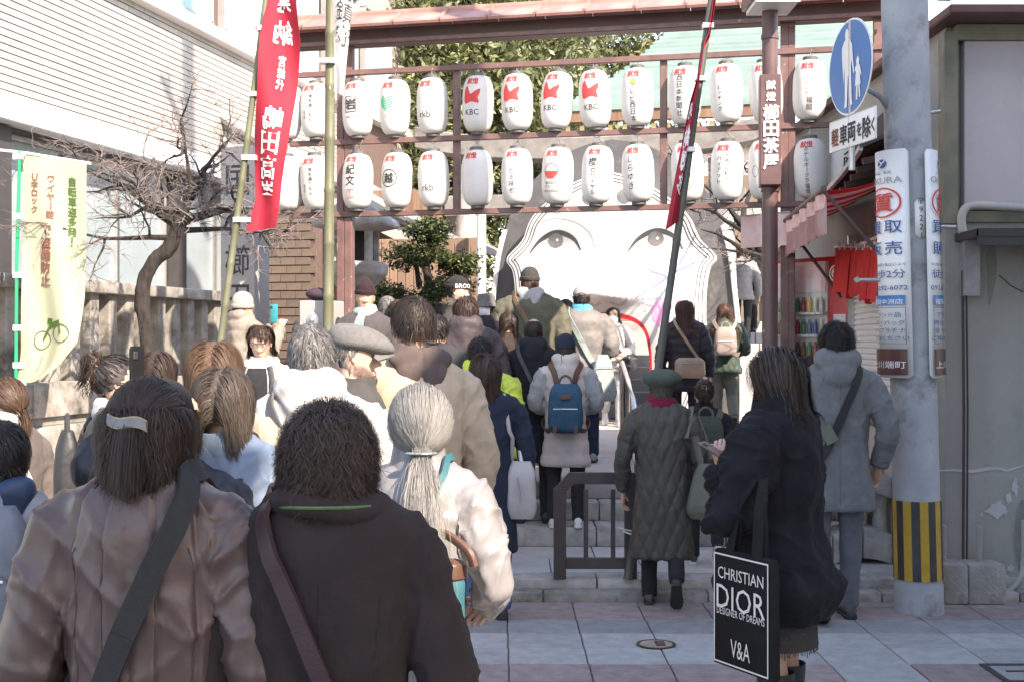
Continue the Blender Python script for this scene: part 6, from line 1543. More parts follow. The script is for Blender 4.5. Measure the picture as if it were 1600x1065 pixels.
# ---- hats (built in head space)
def hat_mesh(info, mb, name, mat, smooth=True, bump=None):
    V = info['HD'](np.array([tuple(v) for v in mb.v])); return mesh_obj(name, me_from(V, mb.f, mat, smooth, fmat=mb.m), info['root'])
def beanie(mat, tall=.10, fold=True, ribs=44, point=0., mat2=None, low=.44):
    def f(info):
        hd = info['hd']; b = MB(); n = ribs*2; c = np.array([0,-.030,.575])*hd; prof = []
        z0 = low-.575
        for t in np.linspace(0, 1, 16):
            z = (z0+(.425+tall-z0)*t); zz = max(-1., min(1., (z-.02)/(.425+tall-.02))) if z > .02 else 0.
            r_ = math.sqrt(max(0., 1-zz**2.4)) if z > .02 else 1.
            if point: r_ = r_*(1-point*max(0,t-.5)) 
            prof.append((r_, z))
        rings = []
        for i, (r_, z) in enumerate(prof):
            ring = []
            for k in range(n):
                a = 2*math.pi*k/n; w = 1+(.014 if k%2 else 0)*(r_ > .2)
                ring.append(Vector((c[0]+r_*math.cos(a)*.375*hd*w, c[1]+r_*math.sin(a)*.435*hd*w, c[2]+z*hd)))
            rings.append(ring)
        b.loft(rings); hat_mesh(info, b, 'beanie', mat)
        if fold:
            b = MB(); rings = []
            for r_, z in ((.385,z0-.015),(.405,z0),(.408,z0+.13),(.39,z0+.16),(.36,z0+.14)):
                rings.append([Vector((c[0]+math.cos(2*math.pi*k/n)*r_*hd*(1+(.012 if k%2 else 0)), c[1]+math.sin(2*math.pi*k/n)*(r_+.06)*hd*(1+(.012 if k%2 else 0)), c[2]+z*hd)) for k in range(n)])
            b.loft(rings, cap=False); hat_mesh(info, b, 'beanie_cuff', mat2 or mat)
    return f
def dome(hd, kx=.385, ky=.44, ktop=.46, z0=.02, n=28, m=10, squash=2.2):
    b = MB(); c = np.array([0,-.030,.575])*hd; rings = []
    for t in np.linspace(0, .97, m):
        z = z0+(ktop-z0)*math.sin(t*math.pi/2); r_ = max(.02, (1-((z-z0)/(ktop-z0))**squash))**.5 if t < 1 else .02
        rings.append([Vector((c[0]+r_*math.cos(2*math.pi*k/n)*kx*hd, c[1]+r_*math.sin(2*math.pi*k/n)*ky*hd, c[2]+z*hd)) for k in range(n)])
    return b.loft(rings)
def ballcap(mat, back=True):
    def f(info):
        hd = info['hd']; hat_mesh(info, dome(hd, ktop=.47, z0=.06), 'cap', mat)
        b = MB(); b.grid(lambda u, v: Vector(((u-.5)*.62*hd, (.33+.33*v*(1-((u-.5)*1.9)**2))*hd, (.64-.09*v-.10*((u-.5)*2)**2)*hd)), 10, 5)
        V = info['HD'](np.array([tuple(p) for p in b.v])); bb = MB(); bb.v = [tuple(p) for p in V]; bb.f = b.f; bb.m = b.m
        mesh_obj('visor', bb.mesh(mat, smooth=True, solid=.006), info['root'])
        b = MB(); b.loft([[Vector((.16*hd*math.cos(a)*q_, (-.47-.012*j)*hd+.035*hd*(1-math.sin(a)), (.645+.09*math.sin(a)*q_)*hd)) for a in np.linspace(0,math.pi,10)] for j, q_ in ((0,1.),(1,.9))])
        hat_mesh(info, b, 'strap_opening', m_black)
    return f
def flatcap(mat):
    def f(info):
        hd = info['hd']; b = MB(); c = np.array([0,-.030,.575])*hd; n = 40; rings = []
        for t, kx, ky, z, yo in ((0,.385,.43,.0,.0),(.1,.43,.50,.03,.03),(.2,.47,.58,.08,.07),(.3,.475,.60,.14,.08),(.4,.45,.57,.22,.06),(.55,.40,.50,.31,.02),(.7,.31,.40,.385,-.03),(.85,.19,.25,.43,-.06),(1.,.02,.03,.45,-.08)):
            ring = []
            for k in range(n):
                a = 2*math.pi*k/n; ys = math.sin(a); z_ = z-(.10*max(0,ys)**2)*(1-t)*1.1+.02*max(0,-ys)*(1-t)
                ring.append(Vector((c[0]+math.cos(a)*kx*hd, c[1]+(yo+ys*ky*(1.08 if ys > 0 else .98))*hd, c[2]+z_*hd)))
            rings.append(ring)
        V0 = MB().loft(rings); hat_mesh(info, V0, 'flat_cap', mat)
        b = MB(); b.grid(lambda u, v: Vector(((u-.5)*.74*hd, (.36+.36*v*(1-((u-.5)*1.75)**2))*hd, (.575-.05*v-.13*((u-.5)*2)**2+.02)*hd)), 14, 6)
        V = info['HD'](np.array([tuple(p) for p in b.v])); bb = MB(); bb.v = [tuple(p) for p in V]; bb.f = b.f; bb.m = b.m
        mesh_obj('brim', bb.mesh(mat, smooth=True, solid=.008), info['root'])
    return f
def beret(mat):
    def f(info):
        hd = info['hd']; b = MB(); c = np.array([0,-.05,.62])*hd; rings = []; n = 36
        for r_, z in ((.37,-.10),(.42,-.06),(.56,.03),(.62,.13),(.61,.24),(.52,.35),(.33,.43),(.12,.46),(.03,.462)):
            rings.append([Vector((c[0]+math.cos(2*math.pi*k/n)*r_*hd*(1+.02*math.sin(3*2*math.pi*k/n+1)), c[1]+math.sin(2*math.pi*k/n)*r_*hd*1.02, c[2]+z*hd+.03*hd*math.sin(2*math.pi*k/n)*(r_ > .3))) for k in range(n)])
        b.loft(rings); hat_mesh(info, b, 'beret', mat)
        b = MB().tube([(c[0],c[1],c[2]+.45*hd),(c[0],c[1],c[2]+.49*hd)], .02*hd, 6); hat_mesh(info, b, 'beret_tab', mat)
    return f
def bucket(mat):
    def f(info):
        hd = info['hd']; b = MB(); c = np.array([0,-.030,.575])*hd; rings = []; n = 32
        for r_, z in ((.58,-.16),(.56,-.13),(.42,.05),(.40,.10),(.39,.30),(.34,.41),(.20,.44),(.03,.45)):
            rings.append([Vector((c[0]+math.cos(2*math.pi*k/n)*r_*hd, c[1]+math.sin(2*math.pi*k/n)*(r_+.03)*hd, c[2]+z*hd)) for k in range(n)])
        b.loft(rings); hat_mesh(info, b, 'bucket_hat', mat)
    return f

# ---- bags: top-level things placed in the wearer's frame
def wearer_thing(info, name, label, cat, loc, rz=0.):
    r = info['root']; w = r.matrix_basis @ Vector(loc)
    return empty(name, w, r.rotation_euler.z+rz, label, cat)
def surf(info, ang, z, extra=.016):
    """point on the torso at height z and angle (0 = back, + to the wearer's right)"""
    dr = Vector((math.sin(ang), -math.cos(ang), 0)); c = Vector(info['LN']((0,-.005,z))[0]); z2 = c.z
    hit = info['bvh'].ray_cast(c+dr*1.2, -dr)
    if hit[0] is None: return c+dr*.06
    return hit[0]+hit[1]*0+dr*extra
def seam(info, pts, mat, r=.0016, name='seam'):
    """stitched line on the finished coat: pts = [(angle, z)]"""
    if 'cbvh' not in info: info['cbvh'] = BVHTree.FromPolygons([Vector(v) for v in info['V']], [tuple(p.vertices) for p in info['me'].polygons])
    out = []
    for a, z in spline(pts, 6):
        dr = Vector((math.sin(a), -math.cos(a), 0)); c = Vector(info['LN']((0,-.005,z))[0]); hit = info['cbvh'].ray_cast(c+dr*.9, -dr)
        if hit[0] is not None: out.append(hit[0]+dr*.0002)
    if len(out) > 3: MB().tube(out, r, 5).build(name, mat, info['root'], smooth=True)
def strap_loop(info, parent_loc, side, z_lo, z_hi, w=.035, th=.005, a0=0., a1=2*math.pi, n=72, extra=.016, tilt=.62):
    """crossbody strap over shoulder `side` (+1 right) -> MB in the frame of parent_loc (wearer axes)"""
    b = MB(); pts = []
    for i in range(n+1):
        a = a0+(a1-a0)*i/n; cs = math.sin(a)*side
        z = z_lo+(z_hi-z_lo)*(.5+.5*np.clip(cs*1.12, -1, 1)**1) if tilt else z_lo
        pts.append(surf(info, a, min(z, info['zs']+.026*info['h']), extra))
    P = [p-Vector(parent_loc) for p in pts]; m = len(P); vs_ = []; c0 = Vector(info['LN']((0,0,info['zs']*.9))[0])-Vector(parent_loc)
    for i in range(m):
        t = (P[min(i+1,m-1)]-P[max(i-1,0)]).normalized(); o = P[i]-c0; o.z *= .25; o = (o-t*o.dot(t)).normalized(); s_ = t.cross(o)
        for e, q in ((-.5,-th),( .5,-th),(.5,th),(-.5,th)): vs_.append(P[i]+s_*w*e+o*q)
    b.add(vs_, [(i*4+k, i*4+(k+1)%4, (i+1)*4+(k+1)%4, (i+1)*4+k) for i in range(m-1) for k in range(4)]+[(3,2,1,0), tuple(range((m-1)*4, m*4))])
    return b
def soft_box(w, d, h, top=.9, bulge=.12, n=32, m=10, seed=0, p=4.):
    """rounded bag body standing on z=0"""
    rings = []
    for i in range(m+1):
        t = i/m; k = 1-(1-top)*t; bl = 1+bulge*math.sin(math.pi*min(1,t*1.05+.05))*.5; e = min(1., .55+(min(t,1-t)*m/1.6)*.45)
        rings.append([Vector((q.x, q.y, t*h)) for q in ell((0,0,0), w/2*k*e**.5, d/2*k*bl*e, n, p)])
    b = MB().loft(rings)
    b.v = [tuple(np.array(v)+.004*np.array([vnoise(np.array([v])*14, seed)[0], vnoise(np.array([v])*14, seed+1)[0], 0])) for v in b.v]
    return b
def backpack(info, label, mat, w=.28, h=.38, d=.13, zf=.66, trim=None, leather=None, strap_mat=None, pocket=True):
    H_t = info['h']; zb = zf*H_t; p = surf(info, 0, zb+h/2, .0); loc = (0, p.y-d/2-.012, zb)
    t = wearer_thing(info, 'backpack', label, 'backpack', loc); sm = strap_mat or mat
    soft_box(w, d, h, .86, .2, seed=3).build('bag', mat, t, smooth=True)
    if pocket:
        soft_box(w*.82, .05, h*.48, .92, .2, seed=5).build('front_pocket', mat, t, smooth=True, loc=(0,-d/2-.006,h*.05))
        MB().tube([(-w*.33,-d/2-.034,h*.50),(w*.33,-d/2-.034,h*.50)], .004, 6).build('zip', trim or m_plate, t)
    MB().tube([(math.cos(a)*.05, 0, h-.01+math.sin(a)*.07) for a in np.linspace(0,math.pi,9)], .009, 6).build('handle', leather or sm, t, smooth=True)
    if leather:
        for s_ in (-1,1): MB().box((s_*w*.28,-d/2-.03,.03),(.03,.012,.05)).build('leather_tab', leather, t, bevel=.003, seg=1)
        MB().box((0,-d/2-.012,h*.74),(.075,.008,.035)).build('label_patch', leather, t, bevel=.003, seg=1)
    for s_ in (-1,1):
        pts = []
        x_ = s_*.085*info['q']
        for ang, z in ((s_*.55,zb+h*.10),(s_*1.05,zb+h*.02),(s_*1.75,zb+h*.18),(s_*2.45,zb+h*.55),(s_*2.55,info['zs']-.03*H_t),(s_*2.2,info['zs']+.0*H_t),(s_*1.55,info['zs']+.022*H_t),(s_*1.0,info['zs']+.006*H_t),(s_*.62,info['zs']-.035*H_t),(s_*.42,zb+h*.9)):
            q = surf(info, ang, z, .017); pts.append(q-Vector(loc))
        P = [Vector(v) for v in spline(pts, 5)]; m = len(P); vs_ = []; c0 = Vector((0,0,info['zs']*.86))-Vector(loc); wd = .042
        for i in range(m):
            tt = (P[min(i+1,m-1)]-P[max(i-1,0)]).normalized(); o = P[i]-c0; o.z *= .5; o = (o-tt*o.dot(tt)).normalized(); sd_ = tt.cross(o)
            for e, q in ((-.5,-.005),(.5,-.005),(.5,.006),(-.5,.006)): vs_.append(P[i]+sd_*wd*e+o*q)
        MB().add(vs_, [(i*4+k_, i*4+(k_+1)%4, (i+1)*4+(k_+1)%4, (i+1)*4+k_) for i in range(m-1) for k_ in range(4)]+[(3,2,1,0), tuple(range((m-1)*4, m*4))]).build('strap', sm, t, smooth=True)
    return t
def cross_bag(info, label, mat, side=1, z_lo=.52, bag_ang=None, size=(.26,.09,.19), w=.035, strap_mat=None, z_hi=None, name='shoulder_bag', top=.9, extra=.018, drop=.0, bag_extra=.05):
    H_t = info['h']; zl = z_lo*H_t; zh = z_hi*H_t if z_hi else info['zs']+.03*H_t
    ba = bag_ang if bag_ang is not None else -side*1.45
    p = surf(info, ba, zl, bag_extra+size[1]/2); loc = (p.x, p.y, zl-size[2]*.8-drop)
    t = wearer_thing(info, name, label, 'bag', loc)
    r_ = soft_box(size[0], size[1], size[2], top, .25, seed=int(zl*100)).build('bag', mat, t, smooth=True); r_.rotation_euler = (0,0,ba)
    MB().tube([(-size[0]*.36,-size[1]/2-.004,size[2]*.74),(size[0]*.36,-size[1]/2-.004,size[2]*.74)], .004, 6).build('zip', m_steel, t).rotation_euler = (0,0,ba)
    strap_loop(info, loc, side, zl, zh, w, extra=extra).build('strap', strap_mat or mat, t, smooth=True)
    return t
# ------------------------------------------------------------------ the crowd
h_blk = HAIR('hair_black', (.020,.016,.015)); h_dbr = HAIR('hair_dark_brown', (.046,.029,.023)); h_brn = HAIR('hair_brown', (.085,.050,.034)); h_lbr = HAIR('hair_light_brown', (.17,.105,.07), .3, .5, .3)
h_red = HAIR('hair_red_brown', (.11,.048,.035)); h_sp = HAIR('hair_salt_pepper', (.15,.145,.145), .75); h_gry = HAIR('hair_grey_brown', (.11,.088,.074), .3, .5, .25); h_wht = HAIR('hair_white', (.40,.39,.375), .18, .5, .4); h_hl = HAIR('hair_streaked', (.045,.032,.027), .8)
def short(mat, n=1500, L=.052, w=.0035, **k): return dict(dict(mat=mat, n=int(n*1.3), S=5, L=L*.85, width=w*.8, style='whorl', vol=.010, grav=.25, lift=.22, clump=.45, noise=.05, lvar=.25), **k)
def bob(mat, n=1500, L=.26, w=.0045, **k): return dict(dict(mat=mat, n=int(n*1.4), S=11, L=L, width=w*.75, style='part', vol=.020, grav=.50, lift=.22, clump=.15, curlin=.35, noise=.03), **k)
def longh(mat, n=1500, L=.42, w=.0045, **k): return dict(dict(mat=mat, n=int(n*1.4), S=12, L=L, width=w*.75, style='part', vol=.018, grav=.52, lift=.18, clump=.15, noise=.03, wave=.004, wfreq=1.6), **k)
def drape_cloth(info, name, mat, a0, a1, z0, z1, extra, nu=10, nv=12):
    b = MB(); b.grid(lambda u, v: surf(info, a0+(a1-a0)*u, z0+(z1-z0)*v, extra), nu, nv); return mesh_obj(name, b.mesh(mat, smooth=True, solid=.006), info['root'])
def phone_at(px, py, d, yaw, mat, label, tilt=0.):
    t = empty('phone', W(px, py, d), R(yaw), label, 'phone'); t.rotation_euler = (R(tilt), 0, R(yaw))
    MB().box((0,0,0),(.074,.009,.152)).build('case', mat, t, bevel=.006, seg=2); MB().box((0,.0052,0),(.066,.002,.14)).build('screen', m_ink, t, bevel=.0008, seg=1); MB().box((-.02,-.006,.05),(.022,.004,.022)).build('camera_bump', m_ink, t, bevel=.002, seg=1)
    return t

# --- woman with barrette
def x1(i):
    hd, HDf = i['hd'], i['HD']
    n = 20; pts = [(x_*hd, (-.600+.45*abs(x_)**2)*hd, (.62-.25*x_+.03*math.sin(x_*14))*hd) for x_ in np.linspace(-.19,.19,n)]
    def plate(hw, dy, nm, mt, th):
        b = MB(); vs_ = []
        for k, p in enumerate(pts):
            for e in (-1,1):
                for q in (0,-th): vs_.append((p[0], p[1]-dy+q, p[2]+e*hw*hd))
        b.add(HDf(vs_), [(4*k+a, 4*k+4+a, 4*k+4+c, 4*k+c) for k in range(n-1) for a, c in ((0,1),(1,3),(3,2),(2,0))]+[(0,1,3,2),(4*n-4,4*n-2,4*n-1,4*n-3)]); mesh_obj(nm, b.mesh(mt), i['root'])
    plate(.055, .0, 'barrette', M('barrette_edge', (.34,.26,.17), None, 30, .35, .2), .006); plate(.042, .003, 'barrette_inlay', M('barrette_grey', (.15,.16,.185), (.10,.11,.13), 30, .3, .1), .006)
    b = MB(); b.lathe([(math.sin(t), -math.cos(t)) for t in np.linspace(.01,3.13,7)], n=10); mesh_obj('barrette_stone', me_from(HDf(np.array(b.v)*np.array([.035,.02,.03])*hd+np.array([0,-.62,.62])*hd), b.f, m_ink, True), i['root'])
    ms = M('dark_seam', (.075,.05,.047), None, 20, .9, 0); hh_ = i['h']
    for a in (-.95,-.42,.42,.95): seam(i, [(a*1.05,.46*hh_),(a*.95,.6*hh_),(a,.72*hh_),(a*.9,.80*hh_)], ms)
    for a in (-.2,.2): seam(i, [(a,.46*hh_),(a,.59*hh_)], ms)
    seam(i, [(a,.60*hh_-.006*math.cos(a*2)) for a in np.linspace(-1.4,1.4,9)], ms)
    cross_bag(i, 'black crossbody bag on a broad strap over a brown jacket', M('black_webbing', (.022,.022,.024), None, 60, .8, .4, 300), 1, .50, w=.048, bag_ang=-2.4, size=(.24,.08,.2), extra=.020)
person('woman with half tied dark hair and curved barrette in shiny brown jacket', 232, 592, 2.6, 0, -2, shrug=.028, female=1, build=1.0, vox=.0085, detail=1,
       coat=dict(mat=M('brown_satin', (.098,.062,.058), (.078,.049,.046), 5, .40, .10, 300, spec=.48, warp=(6.5, .35, .026), rvar=.06), style='panel', thick=1.12, sleeve=1.10, hem=.42, fold=.0065, collar=.045, name='jacket'),
       hair=dict(mat=h_dbr, n=10000, S=10, L=.095, width=.0011, style='whorl', whorl=(0,-.15,1), vol=.030, grav=.34, lift=.10, clump=.12, noise=.025, curlin=.30, wave=.010, wfreq=.8, lvar=.28, maxz=.45,
                 more=[dict(name='tied_hair', style='tie', tie=(0,-.47,.02), n=5200, S=12, tail=.09, width=.0012, vol=.016, clump=.1, wave=.002, maxz=2., minz=.15)]), extra=x1, head=(4,0,0))
# --- curly haired woman
def x2(i):
    q, zs, h = i['q'], i['zs'], i['h']
    tb = MB()
    for rr, zo, th in ((.100,.012,.030),(.082,.030,.022)):
        tb.tube([tuple(i['LN']((math.cos(a)*rr*1.18*q, -.02+math.sin(a)*rr*q, zs+zo*q+.010*math.sin(a*2)-.012*math.sin(a)))[0]) for a in np.linspace(0,2*math.pi,28)], th*q, 9)
    me, V, N = voxel(tb, .008, 4); me.materials.clear(); me.materials.append(MATS['dark_brown_wool']); me.polygons.foreach_set('use_smooth', np.ones(len(me.polygons), bool)); mesh_obj('cowl_collar', me, i['root'])
    MB().tube([tuple(i['LN']((math.cos(a)*.112*1.16*q, -.022+math.sin(a)*.126*q, zs+.020*q-.006*math.sin(a)))[0]) for a in np.linspace(math.pi*1.02,math.pi*1.98,24)], .0036, 6).build('green_piping', M('green_piping', (.09,.15,.065), None, 30, .8, .3), i['root'], smooth=True)
    seam(i, [(.0,.36*h),(.0,.6*h),(.0,.79*h)], M('black_seam', (.02,.016,.016), None, 20, .9, 0)); seam(i, [(-.75,.36*h),(-.72,.6*h),(-.85,.77*h)], MATS['black_seam']); seam(i, [(.75,.36*h),(.72,.6*h),(.85,.77*h)], MATS['black_seam'])
    cross_bag(i, 'bag on a dark maroon strap over a dark brown coat', CM('maroon_strap', (.045,.022,.026), 'leather'), -1, .46, w=.036, bag_ang=1.9, size=(.28,.1,.22), extra=.024)
person('curly haired woman in a dark brown coat with green collar piping', 514, 636, 2.6, 0, 0, shrug=.035, female=1, build=1.12, vox=.009, detail=1,
       coat=dict(mat=CM('dark_brown_wool', (.035,.026,.026), 'wool'), thick=1.08, sleeve=1.02, hem=.30, fold=.005, collar=.03),
       hair=dict(mat=HAIR('hair_curly_brown', (.062,.042,.034), .5), n=9000, S=12, L=.088, width=.0013, style='whorl', vol=.030, grav=.34, lift=.55, wave=.009, wfreq=2.2, clump=.4, noise=.06, lvar=.3), extra=x2, head=(6,0,0))
# --- white ponytail woman
def x3(i):
    hd = i['hd']; b = MB(); b.tube([(math.cos(a)*.19*hd, -.55*hd+.10*hd*math.sin(a), .20*hd) for a in np.linspace(math.pi*1.02, math.pi*1.98, 14)], .055*hd, 8, sy=.4)
    hat_mesh(i, b, 'hair_clasp', M('patina_silver', (.26,.33,.31), (.12,.16,.15), 60, .35, .6, 120, metal=.4))
    loc = (.085,-.19,.79); t = wearer_thing(i, 'tote_bag', 'teal and brown leather tote beside a silver haired woman', 'bag', loc, .5)
    soft_box(.16,.06,.27,.96,.15,seed=2).build('bag', M('teal_leather', (.03,.125,.15), (.025,.10,.12), 8, .5, .2, 160), t, smooth=True)
    soft_box(.166,.068,.06,1.,.05,seed=2).build('top_band', CM('brown_leather', (.10,.045,.03), 'leather'), t, smooth=True, loc=(0,0,.22))
    MB().tube(spline([(-.06,-.02,.30),(-.03,.03,.34),(.03,.04,.345),(.07,-.05,.31),(.085,-.06,.27)], 4), .010, 8, sy=1.4).build('strap', CM('tan_leather', (.15,.08,.055), 'leather'), t, smooth=True)
    b = strap_loop(i, loc, 1, .62*i['h'], i['zs']+.03*i['h'], .02, n=40, extra=.02); b.build('strap', MATS['teal_leather'], t, smooth=True).rotation_euler = (0,0,-.5)
person('silver haired woman with a long ponytail in a shiny pale grey coat', 656, 606, 3.6, 0, -8, shrug=.015, female=1, build=.86, vox=.009, detail=1,
       coat=dict(mat=M('pale_satin', (.25,.24,.245), (.21,.2,.205), 5, .34, .10, 300, spec=.55, warp=(7, .55, .03), rvar=.06), thick=1.1, sleeve=1.0, hem=.16, flare=1.15, fold=.010, collar=.05), arms=('down',((.165,-.03,.66),(.11,.08,.60))),
       hair=dict(mat=h_wht, n=7000, S=14, L=.4, width=.0012, style='tie', tie=(0,-.47,-.40), tail=.30, vol=.028, clump=.12, wave=.006, wfreq=1.2, noise=.05, lvar=.18, tailspread=.20), extra=x3, head=(0,14,0))
# --- boy and others at the left edge
person('boy in a navy and blue jacket carrying a grey backpack', 4, 652, 3.55, 0, 5, build=1.0, vox=.011, coat=dict(mat=CM('navy_nylon', (.030,.055,.115), 'nylon'), hem=.45, fold=.008, hood=True, name='jacket'), hair=short(h_blk, 1800, .05, .003), hands=True,
       extra=lambda i: backpack(i, 'grey school backpack on a boy in a navy jacket', CM('slate_canvas', (.17,.19,.23), 'denim'), .26, .36, .13, .60, strap_mat=M('grey_webbing', (.26,.28,.32), None, 40, .8, .3)))
def xl(i):
    cross_bag(i, 'pale bag on a thin white strap over a taupe coat', CM('white_canvas', (.62,.61,.58), 'denim'), -1, .58, w=.022, bag_ang=.9, size=(.2,.08,.2))
person('woman in a taupe coat with striped scarf and low ponytail', 8, 588, 5.6, 0, 62, female=1, build=1.1, vox=.013, coat=dict(mat=CM('taupe_wool', (.135,.115,.108), 'wool'), hem=.32, fold=.006), scarf=M('striped_scarf', (.55,.52,.48), (.10,.09,.09), 9, .95, .4, 120, stretch=(.3,.3,6)), mask=True,
       hair=dict(mat=h_brn, n=1200, S=12, L=.1, width=.004, style='tie', tie=(0,-.47,-.30), tail=.09, vol=.012), extra=xl)
person('small child in a cream knitted hat and pale jumper', -2, 966, 2.9, 0, 20, build=.95, vox=.012, coat=dict(mat=CM('cream_knit', (.52,.50,.48), 'knit'), hem=.45), hat=beanie(CM('cream_knit', (.52,.50,.48), 'knit'), .08), hat_h=.02, hair=short(h_blk, 500, .03, .005), skin=sk_c)
def x5(i):
    backpack(i, 'dark grey backpack on a woman with a hair bun', CM('charcoal_nylon', (.030,.030,.034), 'nylon'), .24, .36, .09, .60, strap_mat=CM('taupe_strap', (.05,.048,.048), 'nylon'), pocket=False)
    hd = i['hd']; V, Fq = hair_geo(hd*.40, 420, 8, .11, .004, 3, style='whorl', vol=.012, wave=.008, wfreq=2, hl=([-1,1],[-1.1,-1.1]), noise=.12)
    mesh_obj('hair_bun', np_mesh(i['HD'](V+np.array([0,-.44,.70])*hd), Fq, h_dbr, True), i['root'])
    b = MB().lathe([(math.sin(t)*.40, -math.cos(t)*.40) for t in np.linspace(.01,3.13,9)], n=14); b.v = [tuple(np.array(v)*hd*.40+np.array([0,-.46,.93])*hd) for v in b.v]; hat_mesh(i, b, 'hair_bun', h_dbr)
    b = MB().tube([(math.cos(a)*.15*hd, -.40*hd+math.sin(a)*.10*hd, .86*hd-.07*hd*math.sin(a)) for a in np.linspace(0,2*math.pi,18)], .035*hd, 7); hat_mesh(i, b, 'scrunchie', M('cream_scrunchie', (.62,.55,.46), (.45,.38,.30), 30, .8, .6, 90))
person('woman with a messy hair bun and glasses in a taupe jacket', 190, 553, 4.9, 0, -68, female=1, build=1.15, vox=.011, detail=1, glasses=True, hoodie=None,
       coat=dict(mat=CM('taupe_nylon', (.155,.135,.130), 'nylon'), hem=.46, fold=.010, thick=1.08, collar=.055, name='jacket'), scarf=CM('white_fleece', (.46,.45,.44), 'knit'), hair=dict(mat=HAIR('hair_bun_grey', (.040,.034,.033), .9), n=2200, S=10, L=.1, width=.003, style='tie', tie=(0,-.36,.32), tail=.03, vol=.012, clump=.3, noise=.05), extra=x5)
i6 = person('person in a black cap and navy jacket raising a phone', 258, 577, 3.55, 0, -4, build=.92, vox=.011, coat=dict(mat=CM('black_navy_nylon', (.020,.022,.032), 'nylon'), hem=.46, fold=.008, name='jacket'), hat_h=.02,
       arms=(((.155,.02,.845),(.040,.055,.925)),'fwd'), hair=short(h_blk, 700, .06, .004), hat=ballcap(CM('black_cotton', (.03,.03,.033), 'denim')))
MB().box((-.135,-.055,.855*i6['h']),(.05,.02,.022), rot=Matrix.Rotation(R(-35),3,'Y')).build('sleeve_patch', M('pink_patch', (.62,.10,.30), None, 20, .7, .1), i6['root'], bevel=.004, seg=1)
phone_at(214, 583, 3.60, 78, M('matt_black', (.012,.012,.014), None, 9, .7, .1, spec=.2), 'black smartphone held up above the crowd')
person('light brown haired woman standing before a crowd of bare heads', 336, 530, 4.35, 0, 0, female=1, build=1.05, vox=.013, coat=dict(mat=CM('sand_wool', (.34,.28,.23), 'wool'), hem=.4), hair=longh(h_lbr, 4600, .36, .0020, vol=.024, wave=.002))
person('grey brown bob haired woman in a pale denim blue jacket', 352, 573, 3.75, 0, -6, female=1, build=1.1, vox=.010, coat=dict(mat=CM('pale_blue_nylon', (.16,.215,.30), 'nylon'), hem=.44, fold=.011, name='jacket'), hair=bob(h_gry, 4600, .20, .0019, vol=.022, wave=.002))
person('salt and pepper haired man in a bright white hooded jacket', 488, 503, 4.75, 0, 0, shrug=-.022, build=1.18, vox=.011, detail=1, coat=dict(mat=CM('white_nylon', (.50,.49,.475), 'nylon'), hem=.44, fold=.010, thick=1.12, hood=1.15, collar=.06, name='jacket'), hair=short(h_sp, 3200, .045, .0026, vol=.010, lift=.3),
       extra=lambda i: cross_bag(i, 'grey strapped bag over a bright white jacket', CM('grey_strap', (.10,.10,.11), 'nylon'), -1, .50, w=.03, bag_ang=2.0, extra=.026))
def x10(i):
    hd = i['hd']; V, Fq = hair_geo(hd, 10, 3, .01, .002, 1)
    g = np.random.default_rng(5); n = 9000; a = g.uniform(-2.0, 2.0, n); z = g.uniform(.0, .30, n)
    w, f = np.interp(z, KZ, KW), np.interp(z, KZ, KF); X = np.sign(np.sin(a))*np.abs(np.sin(a))**.85*w; Y = np.where(np.cos(a) > 0, np.abs(np.cos(a))**.85*f, -.05)+.012
    keep = ~((np.abs(X) < .11) & (z > .14) & (z < .235)) & (z < .12+.25*np.abs(a)/1.6); P = np.stack([X, Y, z], 1)[keep]*hd
    d_ = np.stack([X, Y*.8, np.full(n,-.35)], 1)[keep]; d_ /= np.linalg.norm(d_, axis=1)[:,None]; s_ = np.cross(d_, g.normal(size=d_.shape)); s_ /= np.linalg.norm(s_, axis=1)[:,None]
    V = np.stack([P-d_*.002, P+d_*.005-s_*.0003, P+d_*.005+s_*.0003], 1).reshape(-1,3); mesh_obj('stubble_beard', np_mesh(i['HD'](V), np.arange(len(V)).reshape(-1,3), HAIR('stubble', (.20,.16,.14), .6), False), i['root'])
person('bearded man in profile wearing a grey flat cap', 558, 504, 5.15, 0, -88, shrug=-.022, hat_h=.0, build=1.12, vox=.011, detail=1, face=True, nose=1.25, skin=sk_c, coat=dict(mat=CM('grey_wool_coat', (.075,.073,.072), 'wool'), hem=.42, collar=.045, neckr=1.1), hat=flatcap(CM('grey_tweed', (.155,.152,.148), 'knit')),
       hair=short(h_sp, 600, .02, .003, hl=([-1,-.3,.15,.5,1],[-.6,-.45,-.1,.6,.8])), extra=x10, head=(6,0,0))
person('young man in a beige jacket over a brown hooded sweatshirt', 642, 464, 5.45, 0, 24, shrug=-.022, build=1.15, vox=.010, detail=1, coat=dict(mat=CM('beige_wool', (.46,.375,.285), 'wool'), hem=.46, fold=.006, sleeve=1.1, thick=1.08, name='jacket'), hoodie=CM('brown_fleece', (.105,.082,.080), 'wool'),
       hair=dict(mat=HAIR('hair_young', (.034,.025,.022), .3), n=6500, S=8, L=.062, width=.0016, style='whorl', whorl=(.1,-.5,.85), vol=.018, grav=.35, lift=.25, clump=.55, noise=.06, lvar=.2, hl=([-1,-.6,-.2,.15,.5,.8,1],[-.30,-.24,-.15,-.02,.42,.60,.62])), head=(0,8,0))
